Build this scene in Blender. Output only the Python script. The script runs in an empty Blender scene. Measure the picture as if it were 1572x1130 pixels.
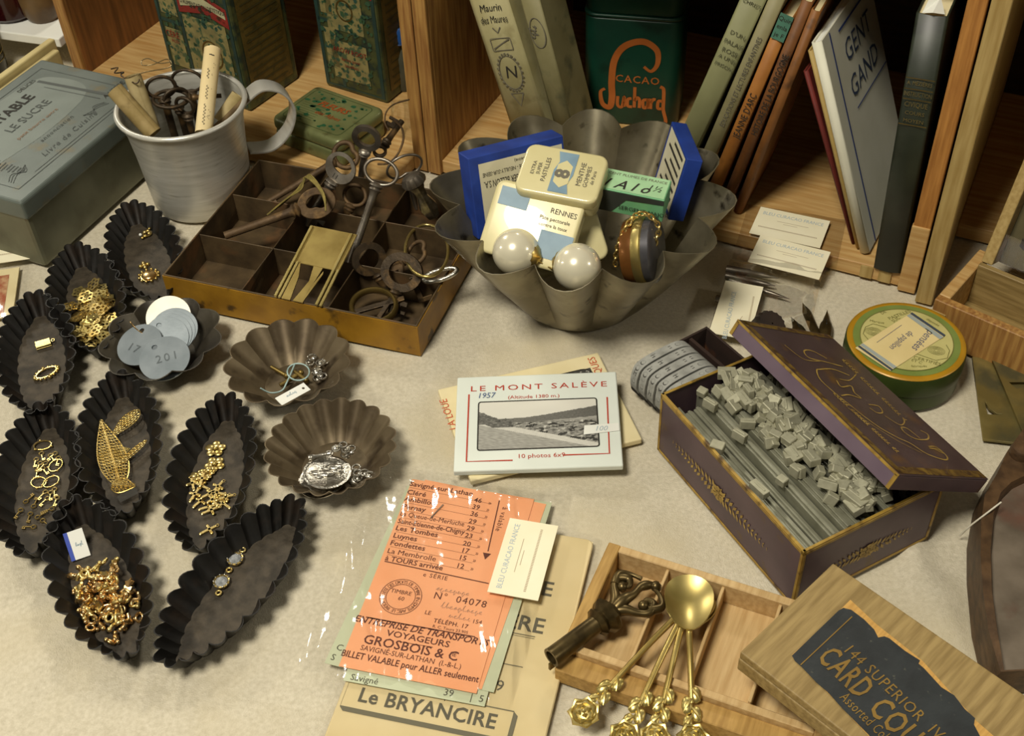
import bpy, bmesh, math, random
from mathutils import Vector, Matrix, noise as mnoise
random.seed(11)
C = bpy.context.scene
COL = C.collection
PI = math.pi
R = math.radians
V = Vector
# ---------------------------------------------------------------- camera
CAM_H, TILT, FPX, ROLL = 0.52, R(44), 1869.0, R(2.9)
CF = V((0, math.cos(TILT), -math.sin(TILT)))
_r = V((1, 0, 0)); _u = V((0, math.sin(TILT), math.cos(TILT)))
CR = _r * math.cos(ROLL) - _u * math.sin(ROLL)
CU = _u * math.cos(ROLL) + _r * math.sin(ROLL)
CC = V((0, 0, CAM_H))
cam = bpy.data.cameras.new('camera'); cam_o = bpy.data.objects.new('camera', cam); COL.objects.link(cam_o)
cam.sensor_width = 36; cam.sensor_fit = 'HORIZONTAL'; cam.lens = 36 * FPX / 1572
cam.clip_start = 0.02; cam.clip_end = 30
_m = Matrix((CR, CU, -CF)).transposed().to_4x4(); _m.translation = CC
cam_o.matrix_basis = _m
C.camera = cam_o
# ---------------------------------------------------------------- light
C.view_settings.view_transform = 'Standard'; C.view_settings.look = 'None'
C.view_settings.gamma = 1; C.view_settings.use_curve_mapping = False
C.view_settings.exposure = -0.06
w = bpy.data.worlds.new('hall'); C.world = w; w.use_nodes = True
w.node_tree.nodes['Background'].inputs[0].default_value = (0.30, 0.275, 0.21, 1)
w.node_tree.nodes['Background'].inputs[1].default_value = 0.37
def lamp(d, dist, watts, size, col=(1, .94, .80)):
    l = bpy.data.lights.new('hall_lamp', 'AREA'); l.shape = 'DISK'; l.size = size; l.energy = watts; l.color = col
    o = bpy.data.objects.new('hall_lamp', l); COL.objects.link(o)
    d = V(d).normalized(); p = V((0.05, .55, 0)) + d * dist
    o.location = p; o.rotation_euler = d.to_track_quat('Z', 'Y').to_euler()
lamp((-.29, -.36, .86), 1.7, 26, .42)          # the stall's own lamp, over the seller's left shoulder
lamp((-.59, .68, .62), 2.0, 8, .20)
lamp((.16, .78, .72), 2.2, 11, .26)
lamp((.66, .60, .60), 2.2, 4, .14)
lamp((.87, -.30, .55), 2.2, 5, .16)
lamp((-.87, .1, .35), 2.2, 2.5, .16)
# ---------------------------------------------------------------- helpers
def P(x, y, z=0.0):
    """point of the table scene seen at photo pixel (x, y) at height z"""
    d = CF * FPX + CR * (x - 786) - CU * (y - 565)
    return CC + d * ((z - CAM_H) / d.z)
def hx(s):
    f = lambda c: c / 12.92 if c <= .04045 else ((c + .055) / 1.055) ** 2.4
    return tuple(f(int(s[i:i + 2], 16) / 255) for i in (0, 2, 4)) + (1,)
def frame(O, X, Y):
    """rigid matrix at O, x towards X, y as near to Y as it can be"""
    x = (X - O).normalized(); y = Y - O; y = (y - x * y.dot(x)).normalized()
    m = Matrix((x, y, x.cross(y))).transposed().to_4x4(); m.translation = O
    return m
def fl(A, B, z, Cp=None, zb=None):
    """flat frame: x from pixel A to pixel B at height z; returns matrix, |AB|, depth to pixel Cp"""
    a, b = P(*A, z), P(*B, z); x = (b - a).normalized(); y = V((-x.y, x.x, 0))
    m = Matrix((x, y, V((0, 0, 1)))).transposed().to_4x4(); m.translation = a if zb is None else V((a.x, a.y, zb))
    d = (P(*Cp, z) - a).dot(y) if Cp else None
    return m, (b - a).length, d
def T(x=0, y=0, z=0): return Matrix.Translation((x, y, z))
def RZ(a): return Matrix.Rotation(a, 4, 'Z')
def RX(a): return Matrix.Rotation(a, 4, 'X')
def RY(a): return Matrix.Rotation(a, 4, 'Y')
def SC(x, y, z): return Matrix.Diagonal((x, y, z, 1))
class MB:
    def __init__(s): s.v = []; s.f = []; s.k = []; s.M = Matrix(); s.mi = 0
    def add(s, vs, fs):
        n = len(s.v); s.v += [s.M @ V(p) for p in vs]
        s.f += [tuple(i + n for i in f) for f in fs]; s.k += [s.mi] * len(fs); return s
    def box(s, a, b):
        (x0, y0, z0), (x1, y1, z1) = a, b
        return s.add([(x0, y0, z0), (x1, y0, z0), (x1, y1, z0), (x0, y1, z0), (x0, y0, z1), (x1, y0, z1), (x1, y1, z1), (x0, y1, z1)],
                     [(0, 3, 2, 1), (4, 5, 6, 7), (0, 1, 5, 4), (1, 2, 6, 5), (2, 3, 7, 6), (3, 0, 4, 7)])
    def lathe(s, prof, n=24, rf=None, cap=True):
        """prof: (r, z) list; rf(angle, i) scales radius"""
        vs = []; fs = []; m = len(prof)
        for i, (r, z) in enumerate(prof):
            for j in range(n):
                a = 2 * PI * j / n; q = r * (rf(a, i) if rf else 1); vs.append((q * math.cos(a), q * math.sin(a), z))
        for i in range(m - 1):
            for j in range(n):
                k = (j + 1) % n; fs.append((i * n + j, i * n + k, (i + 1) * n + k, (i + 1) * n + j))
        if cap and prof[0][0] > 1e-6: fs.append(tuple(range(n))[::-1])
        if cap and prof[-1][0] > 1e-6: fs.append(tuple((m - 1) * n + j for j in range(n)))
        return s.add(vs, fs)
    def cyl(s, r, z0, z1, n=20, r1=None): return s.lathe([(r, z0), (r if r1 is None else r1, z1)], n)
    def sph(s, c, r, n=12, m=8, sc=(1, 1, 1)):
        o = s.M; s.M = o @ T(*c) @ SC(*sc)
        s.lathe([(max(r * math.sin(PI * i / m), 1e-7), -r * math.cos(PI * i / m)) for i in range(m + 1)], n); s.M = o; return s
    def tube(s, pts, r, n=8, closed=False, flat=1.0):
        pts = [V(p) for p in pts]; m = len(pts); vs = []; fs = []
        rr = r if isinstance(r, (list, tuple)) else [r] * m
        up = None
        for i, p in enumerate(pts):
            a = pts[i - 1] if (i or closed) else p; b = pts[(i + 1) % m] if (i < m - 1 or closed) else p
            t = (b - a).normalized()
            if up is None: up = t.orthogonal().normalized() if abs(t.z) > .9 else V((0, 0, 1))
            sd = t.cross(up)
            sd = sd.normalized() if sd.length > 1e-4 else t.orthogonal().normalized()
            up = sd.cross(t).normalized()
            for j in range(n):
                q = 2 * PI * j / n; vs.append(p + sd * (rr[i] * math.cos(q)) + up * (rr[i] * flat * math.sin(q)))
        for i in range(m if closed else m - 1):
            for j in range(n):
                k = (j + 1) % n; i2 = (i + 1) % m; fs.append((i * n + j, i * n + k, i2 * n + k, i2 * n + j))
        if not closed: fs += [tuple(range(n))[::-1], tuple((m - 1) * n + j for j in range(n))]
        return s.add(vs, fs)
    def ring(s, c, r, t, n=24, k=8, sx=1, sy=1, flat=1.0):
        return s.tube([(c[0] + r * sx * math.cos(2 * PI * i / n), c[1] + r * sy * math.sin(2 * PI * i / n), c[2]) for i in range(n)], t, k, True, flat)
    def prism(s, poly, z0, z1):
        n = len(poly)
        if sum(poly[i][0] * poly[(i + 1) % n][1] - poly[(i + 1) % n][0] * poly[i][1] for i in range(n)) < 0: poly = poly[::-1]
        vs = [(x, y, z0) for x, y in poly] + [(x, y, z1) for x, y in poly]
        return s.add(vs, [tuple(range(n))[::-1], tuple(range(n, 2 * n))] + [(i, (i + 1) % n, n + (i + 1) % n, n + i) for i in range(n)])
    def flat(s, poly, z=0.0):
        n = len(poly)
        if sum(poly[i][0] * poly[(i + 1) % n][1] - poly[(i + 1) % n][0] * poly[i][1] for i in range(n)) < 0: poly = poly[::-1]
        return s.add([(x, y, z) for x, y in poly], [tuple(range(n))])
    def rect(s, x0, y0, x1, y1, z=0.0): return s.flat([(x0, y0), (x1, y0), (x1, y1), (x0, y1)], z)
    def strip(s, pts, w, z=0.0, closed=False):
        """flat drawn line"""
        m = len(pts); L = []; Rr = []
        for i in range(m):
            a = pts[i - 1] if (i or closed) else pts[i]; b = pts[(i + 1) % m] if (i < m - 1 or closed) else pts[i]
            dx, dy = b[0] - a[0], b[1] - a[1]; l = math.hypot(dx, dy) or 1; ww = w[i] if isinstance(w, (list, tuple)) else w
            nx, ny = -dy / l * ww / 2, dx / l * ww / 2
            L.append((pts[i][0] + nx, pts[i][1] + ny, z)); Rr.append((pts[i][0] - nx, pts[i][1] - ny, z))
        return s.add(L + Rr, [(m + i, m + (i + 1) % m, (i + 1) % m, i) for i in range(m if closed else m - 1)])
    def grid(s, fn, nu, nv, cu=False):
        vs = [fn(i / nu, j / nv) for j in range(nv + 1) for i in range(nu + 1)]
        return s.add(vs, [(j * (nu + 1) + i, j * (nu + 1) + i + 1, (j + 1) * (nu + 1) + i + 1, (j + 1) * (nu + 1) + i) for j in range(nv) for i in range(nu)])
    def build(s, name, m, parent=None, M=None, smooth=None, bevel=0, seg=2, solid=0, weld=False, ang=0.5):
        me = bpy.data.meshes.new(name); me.from_pydata([tuple(p) for p in s.v], [], s.f)
        ms = m if isinstance(m, (list, tuple)) else [m]
        for x in ms: me.materials.append(x)
        if len(ms) > 1: me.polygons.foreach_set('material_index', s.k)
        if bevel or solid or weld:
            bm = bmesh.new(); bm.from_mesh(me)
            if weld: bmesh.ops.remove_doubles(bm, verts=bm.verts, dist=1e-5)
            if solid:
                bm.normal_update(); bmesh.ops.solidify(bm, geom=bm.faces[:], thickness=solid)
            if bevel:
                bm.normal_update()
                es = [e for e in bm.edges if len(e.link_faces) == 2 and e.calc_face_angle(0) > ang]
                bmesh.ops.bevel(bm, geom=es, offset=bevel, offset_type='OFFSET', segments=seg, profile=.5, affect='EDGES', clamp_overlap=True)
            bm.to_mesh(me); bm.free()
        if smooth is not None:
            me.polygons.foreach_set('use_smooth', [True] * len(me.polygons)); me.set_sharp_from_angle(angle=R(smooth))
        me.validate()
        o = bpy.data.objects.new(name, me); COL.objects.link(o)
        if parent is not None: o.parent = parent
        if M is not None: o.matrix_basis = M
        return o
LABELS = {}
def tag(o, label, cat, group=None, kind=None):
    o['label'] = label; o['category'] = cat
    if group: o['group'] = group
    if kind: o['kind'] = kind
    return o
def thing(name, label, cat, M, group=None):
    o = bpy.data.objects.new(name, None); COL.objects.link(o); o.empty_display_size = .01
    o.matrix_basis = M
    return tag(o, label, cat, group)
def lab(o, t): o['label'] = t; return o
def dup(o, M, label=None, parent=None):
    c = o.copy(); COL.objects.link(c)
    if parent is not None: c.parent = parent
    if M is not None: c.matrix_basis = M
    if label: c['label'] = label
    for ch in o.children: dup(ch, None, None, c)
    return c
_tc = {}
def text(s, size, m, parent=None, M=None, align='CENTER', bold=0.0, sx=1.0, shear=0.0, name='lettering', sp=1.0, build=True, fit=None):
    """flat printed lettering, converted to a mesh"""
    cu = bpy.data.curves.new('t', 'FONT'); cu.body = s; cu.size = size; cu.align_x = align; cu.align_y = 'CENTER'
    cu.offset = 0 if ('M' in s or 'W' in s) else bold * size; cu.shear = shear; cu.space_character = sp; cu.resolution_u = 2
    o = bpy.data.objects.new('t', cu); me = bpy.data.meshes.new_from_object(o)
    bpy.data.objects.remove(o); bpy.data.curves.remove(cu)
    if fit and len(me.vertices):
        xs = [q.co.x for q in me.vertices]; sx = fit / max(1e-6, max(xs) - min(xs))
    if sx != 1: me.transform(SC(sx, 1, 1))
    if not build: return me
    me.materials.clear(); me.materials.append(m); me.name = name
    o = bpy.data.objects.new(name, me); COL.objects.link(o)
    if parent is not None: o.parent = parent
    if M is not None: o.matrix_basis = M
    return o
def lines(items, m, parent, M=None, name='lettering'):
    """many printed lines as one part: (string, size, x, y[, dict])"""
    vs, fs = [], []
    for it in items:
        s, size, x, y = it[:4]; k = dict(it[4]) if len(it) > 4 else {}
        rot = k.pop('rot', 0); me = text(s, size, m, build=False, **k); X = T(x, y, 0) @ RZ(rot); n = len(vs)
        vs += [X @ q.co for q in me.vertices]; fs += [tuple(i + n for i in p.vertices) for p in me.polygons]
        bpy.data.meshes.remove(me)
    b = MB(); b.add(vs, fs); return b.build(name, m, parent, M)
def scrib(b, x, y, w, h, z=0, lw=.0003, rnd=None, rot=0, n=None):
    """a handwritten word of about w x h"""
    rnd = rnd or random; n = n or max(4, int(w / h * 1.6)); pts = []
    for i in range(n):
        cx = x + w * (i + .5) / n; sx = w / n; tall = rnd.random(); up = h * (.95 if tall > .75 else .42); dn = -h * (.4 if tall < .15 else .02)
        pts += [(cx - sx * .45, y + h * .05, 0), (cx + sx * rnd.uniform(-.05, .3), y + up, 0), (cx - sx * rnd.uniform(.05, .3), y + up * .8, 0), (cx - sx * .05, y + dn, 0), (cx + sx * .35, y + h * rnd.uniform(.05, .3), 0)]
    pts = [(p.x, p.y) for p in bez(pts, 4)]
    if rot:
        c, s = math.cos(rot), math.sin(rot); pts = [(x + (p - x) * c - (q - y) * s, y + (p - x) * s + (q - y) * c) for p, q in pts]
    b.strip(pts, lw, z)
def bez(pts, n=8):
    """Catmull-Rom through pts"""
    pts = [V(p) for p in pts]; out = []
    for i in range(len(pts) - 1):
        a = pts[max(i - 1, 0)]; b = pts[i]; c = pts[i + 1]; d = pts[min(i + 2, len(pts) - 1)]
        for j in range(n):
            t = j / n
            out.append(.5 * (2 * b + (c - a) * t + (2 * a - 5 * b + 4 * c - d) * t * t + (3 * b - a - 3 * c + d) * t ** 3))
    return out + [pts[-1]]
def holed(outer, holes, th, name, m, parent=None, M=None, bevel=0):
    """flat plate with holes"""
    cu = bpy.data.curves.new('p', 'CURVE'); cu.dimensions = '2D'; cu.fill_mode = 'BOTH'; cu.extrude = th / 2; cu.bevel_depth = bevel
    for poly in [outer] + holes:
        sp = cu.splines.new('POLY'); sp.points.add(len(poly) - 1); sp.use_cyclic_u = True
        for q, (x, y) in zip(sp.points, poly): q.co = (x, y, 0, 1)
    o = bpy.data.objects.new('p', cu); me = bpy.data.meshes.new_from_object(o); bpy.data.objects.remove(o); bpy.data.curves.remove(cu)
    me.transform(T(0, 0, th / 2)); me.materials.clear(); me.materials.append(m); me.name = name
    o = bpy.data.objects.new(name, me); COL.objects.link(o)
    if parent is not None: o.parent = parent
    if M is not None: o.matrix_basis = M
    return o
def circ(cx, cy, r, n=24, sx=1, sy=1): return [(cx + r * sx * math.cos(2 * PI * i / n), cy + r * sy * math.sin(2 * PI * i / n)) for i in range(n)]
def rrect(x0, y0, x1, y1, r, n=5):
    out = []
    for cx, cy, a in ((x1 - r, y1 - r, 0), (x0 + r, y1 - r, 90), (x0 + r, y0 + r, 180), (x1 - r, y0 + r, 270)):
        out += [(cx + r * math.cos(R(a + 90 * i / n)), cy + r * math.sin(R(a + 90 * i / n))) for i in range(n + 1)]
    return out
# ---------------------------------------------------------------- materials
def mat(name, c1, c2=None, rough=.5, metal=0.0, scale=60, det=4, lo=.35, hi=.65, bump=0.0, bscale=400, stretch=None, spec=.5, coat=0, c3=None, scale3=25, lo3=.55, hi3=.7, rvar=0.0):
    m = bpy.data.materials.new(name); m.use_nodes = True; N = m.node_tree.nodes; L = m.node_tree.links; b = N['Principled BSDF']
    b.inputs['Roughness'].default_value = rough; b.inputs['Metallic'].default_value = metal
    b.inputs['Specular IOR Level'].default_value = spec; b.inputs['Coat Weight'].default_value = coat
    b.inputs['Base Color'].default_value = hx(c1)
    tc = N.new('ShaderNodeTexCoord'); src = tc.outputs['Object']
    if stretch:
        mp = N.new('ShaderNodeMapping'); mp.inputs['Scale'].default_value = stretch; L.new(src, mp.inputs[0]); src = mp.outputs[0]
    def nz(sc, d, lo, hi):
        n = N.new('ShaderNodeTexNoise'); n.inputs['Scale'].default_value = sc; n.inputs['Detail'].default_value = d; L.new(src, n.inputs['Vector'])
        r = N.new('ShaderNodeMapRange'); r.inputs[1].default_value = lo; r.inputs[2].default_value = hi; L.new(n.outputs[0], r.inputs[0]); return r.outputs[0]
    def mix(f, a, bcol):
        x = N.new('ShaderNodeMix'); x.data_type = 'RGBA'; L.new(f, x.inputs[0])
        if isinstance(a, str): x.inputs[6].default_value = hx(a)
        else: L.new(a, x.inputs[6])
        x.inputs[7].default_value = hx(bcol); return x.outputs[2]
    if c2:
        f = nz(scale, det, lo, hi); o = mix(f, c1, c2)
        if c3: o = mix(nz(scale3, 5, lo3, hi3), o, c3)
        L.new(o, b.inputs['Base Color'])
        if rvar:
            q = N.new('ShaderNodeMapRange'); q.inputs[3].default_value = rough - rvar; q.inputs[4].default_value = rough + rvar; L.new(f, q.inputs[0]); L.new(q.outputs[0], b.inputs['Roughness'])
    if bump:
        n = N.new('ShaderNodeTexNoise'); n.inputs['Scale'].default_value = bscale; n.inputs['Detail'].default_value = 3; L.new(src, n.inputs['Vector'])
        u = N.new('ShaderNodeBump'); u.inputs['Strength'].default_value = bump; u.inputs['Distance'].default_value = .001; L.new(n.outputs[0], u.inputs['Height']); L.new(u.outputs[0], b.inputs['Normal'])
    return m
def film(name, clear=.86, rough=.08, bump=.6, bscale=45, tint='ffffff', gl=.06):
    """clear plastic sheet: mostly see-through, with its own gloss"""
    m = bpy.data.materials.new(name); m.use_nodes = True; N = m.node_tree.nodes; L = m.node_tree.links
    N.remove(N['Principled BSDF']); out = N['Material Output']
    t = N.new('ShaderNodeBsdfTransparent'); t.inputs[0].default_value = hx(tint)
    g = N.new('ShaderNodeBsdfGlossy'); g.inputs['Roughness'].default_value = rough
    lw = N.new('ShaderNodeFresnel'); lw.inputs[0].default_value = 1.45
    ad = N.new('ShaderNodeMath'); ad.operation = 'MULTIPLY_ADD'; ad.inputs[1].default_value = .8; ad.inputs[2].default_value = gl; L.new(lw.outputs[0], ad.inputs[0]); ad.use_clamp = True
    mn = N.new('ShaderNodeMath'); mn.operation = 'MINIMUM'; mn.inputs[1].default_value = .34; L.new(ad.outputs[0], mn.inputs[0]); ad = mn
    tc = N.new('ShaderNodeTexCoord'); n = N.new('ShaderNodeTexNoise'); n.inputs['Scale'].default_value = bscale; n.inputs['Detail'].default_value = 2; L.new(tc.outputs['Object'], n.inputs['Vector'])
    u = N.new('ShaderNodeBump'); u.inputs['Strength'].default_value = bump; u.inputs['Distance'].default_value = .0022; L.new(n.outputs[0], u.inputs['Height'])
    L.new(u.outputs[0], g.inputs['Normal']); L.new(u.outputs[0], lw.inputs['Normal'])
    x = N.new('ShaderNodeMixShader'); L.new(ad.outputs[0], x.inputs[0]); L.new(t.outputs[0], x.inputs[1]); L.new(g.outputs[0], x.inputs[2]); L.new(x.outputs[0], out.inputs[0])
    return m
W = {}
W['pine'] = mat('pine', 'c8a56c', 'b0864c', .6, scale=9, stretch=(2, 30, 30), bump=.1, bscale=60)
W['pine_v'] = mat('pine_upright', 'b08648', '85592a', .6, scale=10, stretch=(40, 30, 2.5), bump=.1, bscale=60)
W['pine_red'] = mat('pine_stained', '8f5c2c', '66401c', .55, scale=9, stretch=(34, 20, 2.2), bump=.1, bscale=60)
W['pine_pale'] = mat('pine_pale', 'b39a62', '9c8149', .65, scale=9, stretch=(40, 30, 3), bump=.1, bscale=60)
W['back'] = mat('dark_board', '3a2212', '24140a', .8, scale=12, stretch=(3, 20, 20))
W['beech'] = mat('beech', 'c8aa78', 'b3925f', .6, scale=10, stretch=(3, 34, 34), bump=.12, bscale=90)
W['beech_edge'] = mat('beech_edge', 'b5904f', '9a763a', .6, scale=14, stretch=(4, 30, 30))
W['oldwood'] = mat('old_wood', '9c8452', '7f683a', .6, scale=9, stretch=(4, 40, 40), bump=.12, bscale=60)
W['walnut'] = mat('dark_wood', '5a4229', '3c2a18', .5, scale=14, stretch=(8, 8, 20), bump=.15, bscale=80)
W['walnut_in'] = mat('dark_wood_worn', '75695a', '554a3c', .75, scale=40, c3='5d3f30', scale3=30, lo3=.55, hi3=.7, bump=.2, bscale=200)
W['tin'] = mat('old_tinplate', '989079', '6f6752', .4, .75, scale=35, c3='3f382a', scale3=90, lo3=.6, hi3=.72, bump=.06, bscale=120)
W['tin_brown'] = mat('browned_tinplate', '766850', '554835', .48, .6, scale=45, c3='35291a', scale3=80, lo3=.55, hi3=.75, bump=.08, bscale=150)
W['iron'] = mat('black_baked_iron', '17140f', '0d0b08', .55, .15, scale=60, c3='2a2017', scale3=50, lo3=.58, hi3=.75, bump=.15, bscale=200)
W['iron_floor'] = mat('worn_iron', '4a4134', '352e23', .65, .2, scale=160, c3='272118', scale3=40, bump=.3, bscale=500)
W['iron_grey'] = mat('grey_iron', '4c4638', '36312a', .5, .5, scale=40, bump=.1)
W['alu'] = mat('aluminium', 'd3d1c8', 'c2c0b5', .36, .42, scale=30, stretch=(1, 1, 10), c3='908b7c', scale3=60, lo3=.62, hi3=.8, bump=.05, bscale=300)
W['zinc'] = mat('zinc', '8f979c', '7d868b', .45, .55, scale=60, bump=.05)
W['disc'] = mat('pale_metal', 'd9d3c2', 'c6bfae', .4, .3, scale=40)
W['gold'] = mat('gilt_brass', 'e2cb8a', 'c4a65c', .32, .92, scale=120)
W['brass'] = mat('brass', 'c6ae69', 'a28a4c', .36, .85, scale=50, c3='c9b46a', scale3=30, lo3=.55, hi3=.8)
W['brass_bright'] = mat('bright_brass', 'd0bd7c', 'b39f5c', .36, .9, scale=40)
W['brass_dull'] = mat('dull_brass', '8a7440', '6d5c30', .45, .8, scale=50)
W['copper'] = mat('copper_gilt', 'e2c18a', 'bb9152', .27, .95, scale=160)
W['silver'] = mat('silver', 'd2cec4', '9a958a', .28, 1, scale=300, bump=.3, bscale=900)
W['steel'] = mat('key_steel', '9c9488', '6f665a', .4, .85, scale=60, bump=.1)
W['rust'] = mat('rusty_iron', '6d563a', '4b3925', .65, .4, scale=70, c3='83663f', scale3=120, bump=.3, bscale=400)
W['darkkey'] = mat('dark_iron', '4a3d2d', '302619', .5, .6, scale=70, c3='6b5334', scale3=90, bump=.2, bscale=400)
W['bronze'] = mat('dark_bronze', '6e5d3a', '43371f', .36, .8, scale=90)
W['lead'] = mat('type_metal', 'aca991', '8f8c76', .6, .35, scale=120, bump=.15, bscale=500)
W['lead_strip'] = mat('type_metal_strip', '9f9e8b', '83826f', .4, .5, scale=60, bump=.1, bscale=300)
W['pearl'] = mat('pearl', 'ece5cc', 'e0d8bc', .25, .2, scale=20, coat=1)
_b = W['pearl'].node_tree.nodes['Principled BSDF']; _b.inputs['Coat IOR'].default_value = 2.3; _b.inputs['Coat Roughness'].default_value = .06
W['ochre'] = mat('ochre_paint', 'a67a1e', '8a6216', .5, .1, scale=50, c3='4a3412', scale3=70, lo3=.6, hi3=.7, bump=.08, bscale=200)
W['tray_in'] = mat('rusted_inside', '5c4a30', '40321f', .6, .2, scale=60, c3='6b4c2e', scale3=40, bump=.15, bscale=300)
W['paper'] = mat('cream_paper', 'e6d8ac', 'dccc9c', .75, scale=30)
W['card'] = mat('ivory_card', 'efe8cb', 'e9e0bf', .75, scale=30)
W['white'] = mat('white_paper', 'e9e9e2', 'e2e2d8', .7, scale=20)
W['ink'] = mat('black_ink', '2b2822', rough=.8)
W['ink_grey'] = mat('grey_ink', '6b6658', rough=.8)
W['ink_blue'] = mat('pale_blue_ink', 'a9b8c0', rough=.8)
W['ink_red'] = mat('red_ink', 'b4402c', rough=.8)
W['pen'] = mat('blue_pen', '56688c', rough=.8)
# ================================================================ SETTING
cloth_m = mat('linen', 'd2c9b4', 'bfb6a0', .95, scale=420, det=6, lo=.3, hi=.7, c3='c3b79a', scale3=14, lo3=.45, hi3=.75, bump=.5, bscale=1300, spec=.15)
def fold(x, y, a, b, w, h):
    ax, ay = a; dx, dy = b[0] - ax, b[1] - ay; l2 = dx * dx + dy * dy; t = ((x - ax) * dx + (y - ay) * dy) / l2
    e = max(0, -t, t - 1) * math.sqrt(l2); t = min(1, max(0, t)); d = math.hypot(x - ax - dx * t, y - ay - dy * t)
    return h * math.exp(-(d / w) ** 2)
def g2(p, q): a, b = P(*p), P(*q); return (a.x, a.y), (b.x, b.y)
FOLDS = [(*g2((1400, 835), (1440, 960)), .006, .004), (*g2((1455, 900), (1475, 1010)), .006, .003),
         (*g2((640, 640), (560, 690)), .01, .0015), (*g2((10, 880), (60, 1010)), .012, .002), (*g2((120, 1080), (420, 1120)), .014, .002),
         (*g2((20, 1080), (80, 1000)), .01, .002), (*g2((620, 520), (700, 600)), .012, .0015), (*g2((860, 770), (980, 800)), .012, .0012)]
def cl(u, v):
    x = -.95 + 1.9 * u; y = -.1 + 1.35 * v
    z = -.0022 + .0011 * mnoise.noise(V((x * 9, y * 9, 0))) + .0006 * mnoise.noise(V((x * 28, y * 28, 3)))
    for f in FOLDS: z += 1.5 * fold(x, y, *f)
    return (x, y, z - .0003)
b = MB(); b.grid(cl, 300, 220)
tag(b.build('tablecloth', cloth_m, smooth=180), 'cream linen tablecloth covering the whole market table', 'tablecloth')
b = MB(); b.box((-.93, -.08, -.03), (.93, 1.23, -.006)); 
tb = thing('market_table', 'plain trestle table hidden under the cream linen cloth', 'table', T(0, .575, -.75))
b.M = T(0, -.575, .75); b2 = MB(); b2.M = b.M; b2.box((-.93, -.08, -.03), (.93, 1.23, -.006)); b2.build('tabletop', W['oldwood'], tb)
for sx in (-.85, .85):
    for sy in (-.55, .55):
        q = MB(); q.box((sx - .03, sy - .03, 0), (sx + .03, sy + .03, .72)); q.build('leg', W['oldwood'], tb)
b = MB(); b.box((-3, -2, -.8), (3, 3.2, -.75)); o = b.build('floor', mat('hall_floor', '5a4c3a', '4a3e2e', .8, scale=4)); o['kind'] = 'structure'
b = MB(); b.box((-3, 3.0, -.75), (3, 3.05, 1.6)); o = b.build('wall_back', mat('hall_wall', '4a3b2a', '403222', .9, scale=3)); o['kind'] = 'structure'
# ---- wooden crates standing on their sides, open to the front
W['pine_orange'] = mat('pine_orange', 'b98240', '96622a', .6, scale=10, stretch=(40, 30, 2.5), bump=.1, bscale=60)
ang = -R(27.3); CM = Matrix.Translation(V((-.063, .760, 0))) @ RZ(ang)      # x along the fronts, y into the crates
TH = .0108; CH = .228; CD = .25
def crate(x0, x1, label, side_l, side_r, edge_l, edge_r, front=0.0, floor_front=0.0):
    r = thing('wooden_crate', label, 'crate', CM @ T((x0 + x1) / 2, 0, 0))
    w2 = (x1 - x0) / 2
    for sx, m, me in ((-1, side_l, edge_l), (1, side_r, edge_r)):
        a = -w2 if sx < 0 else w2 - TH
        q = MB(); q.box((a, front, 0), (a + TH, CD, CH)); q.build('side_panel', m, r, bevel=.0006, seg=1)
        q = MB(); q.box((a + .0002, front - .0035, .0), (a + TH - .0002, front + .0004, CH)); q.build('front_edging', me, r, bevel=.0005, seg=1)
    q = MB(); q.box((-w2 + TH, floor_front, 0), (w2 - TH, CD, TH)); q.build('bottom_board', W['pine'], r, bevel=.0006, seg=1)
    q = MB(); q.box((-w2 + TH, front, CH - TH), (w2 - TH, CD, CH)); q.build('top_board', W['pine'], r)
    for k in range(3):
        z0 = TH + k * (CH - 2 * TH) / 3
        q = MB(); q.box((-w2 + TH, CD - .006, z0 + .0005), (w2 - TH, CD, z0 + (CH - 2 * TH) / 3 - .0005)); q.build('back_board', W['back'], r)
    return r, w2
crA, wA = crate(-.318, .0106, 'open wooden crate at the left behind the mug, holding tall green tins', W['pine_red'], W['pine_v'], W['pine_v'], W['pine_v'], 0, -.042)
crB, wB = crate(.0110, .367, 'open wooden crate in the middle holding leaning books and a green canister', W['pine_v'], W['pine_red'], W['pine_v'], W['pine_orange'])
crC, wC = crate(.3685, .72, 'open wooden crate at the far right, pale front edge beside the dark green book', W['pine_pale'], W['pine_pale'], W['pine_pale'], W['pine_pale'], -.008, .066)
# pale finger joint block at the foot of crate B's right side
q = MB(); q.box((wB - TH - .0005, -.0045, 0), (wB + .0, .0, .052)); lab(q.build('corner_block', W['pine'], crB, bevel=.0008), 'pale wood patch at the foot of the right edge')
q = MB()
for k in range(2): q.box((wB - TH - .014 - k * .012, -.0015, .0012), (wB - TH - .006 - k * .012, .0005, TH - .0008))
q.build('finger_joint', W['pine_pale'], crB)
# ---- shelf, jar and bottle far behind on the left
z = .032; a = P(-60, 40, z); bq = P(90, 60, z)
sh = thing('white_shelf', 'white shelf board behind the crates at the top left', 'shelf', frame(a, bq, bq + V((-.2, .5, 0))))
q = MB(); q.box((-.1, 0, -.008), ((bq - a).length, .12, 0)); q.build('shelf_board', W['white'], sh, bevel=.001)
for x in (-.06, (bq - a).length - .01):
    q = MB(); q.box((x - .004, .05, -.0318), (x + .004, .09, -.0082)); q.build('leg', W['back'], sh)
o = P(18, 26, .032) + V((0, .008, 0))
jr = thing('red_jar', 'dark red glass jar standing on the white shelf', 'jar', T(o.x, o.y, .0322))
q = MB(); q.lathe([(.020, 0), (.0235, .004), (.0235, .045), (.018, .052)], 24); q.build('body', mat('red_glass', '3a0c0c', '25080a', .15, scale=20), jr, smooth=40)
q = MB(); q.cyl(.019, .0522, .066, 20); q.build('lid', W['brass_dull'], jr, smooth=40)
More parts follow.
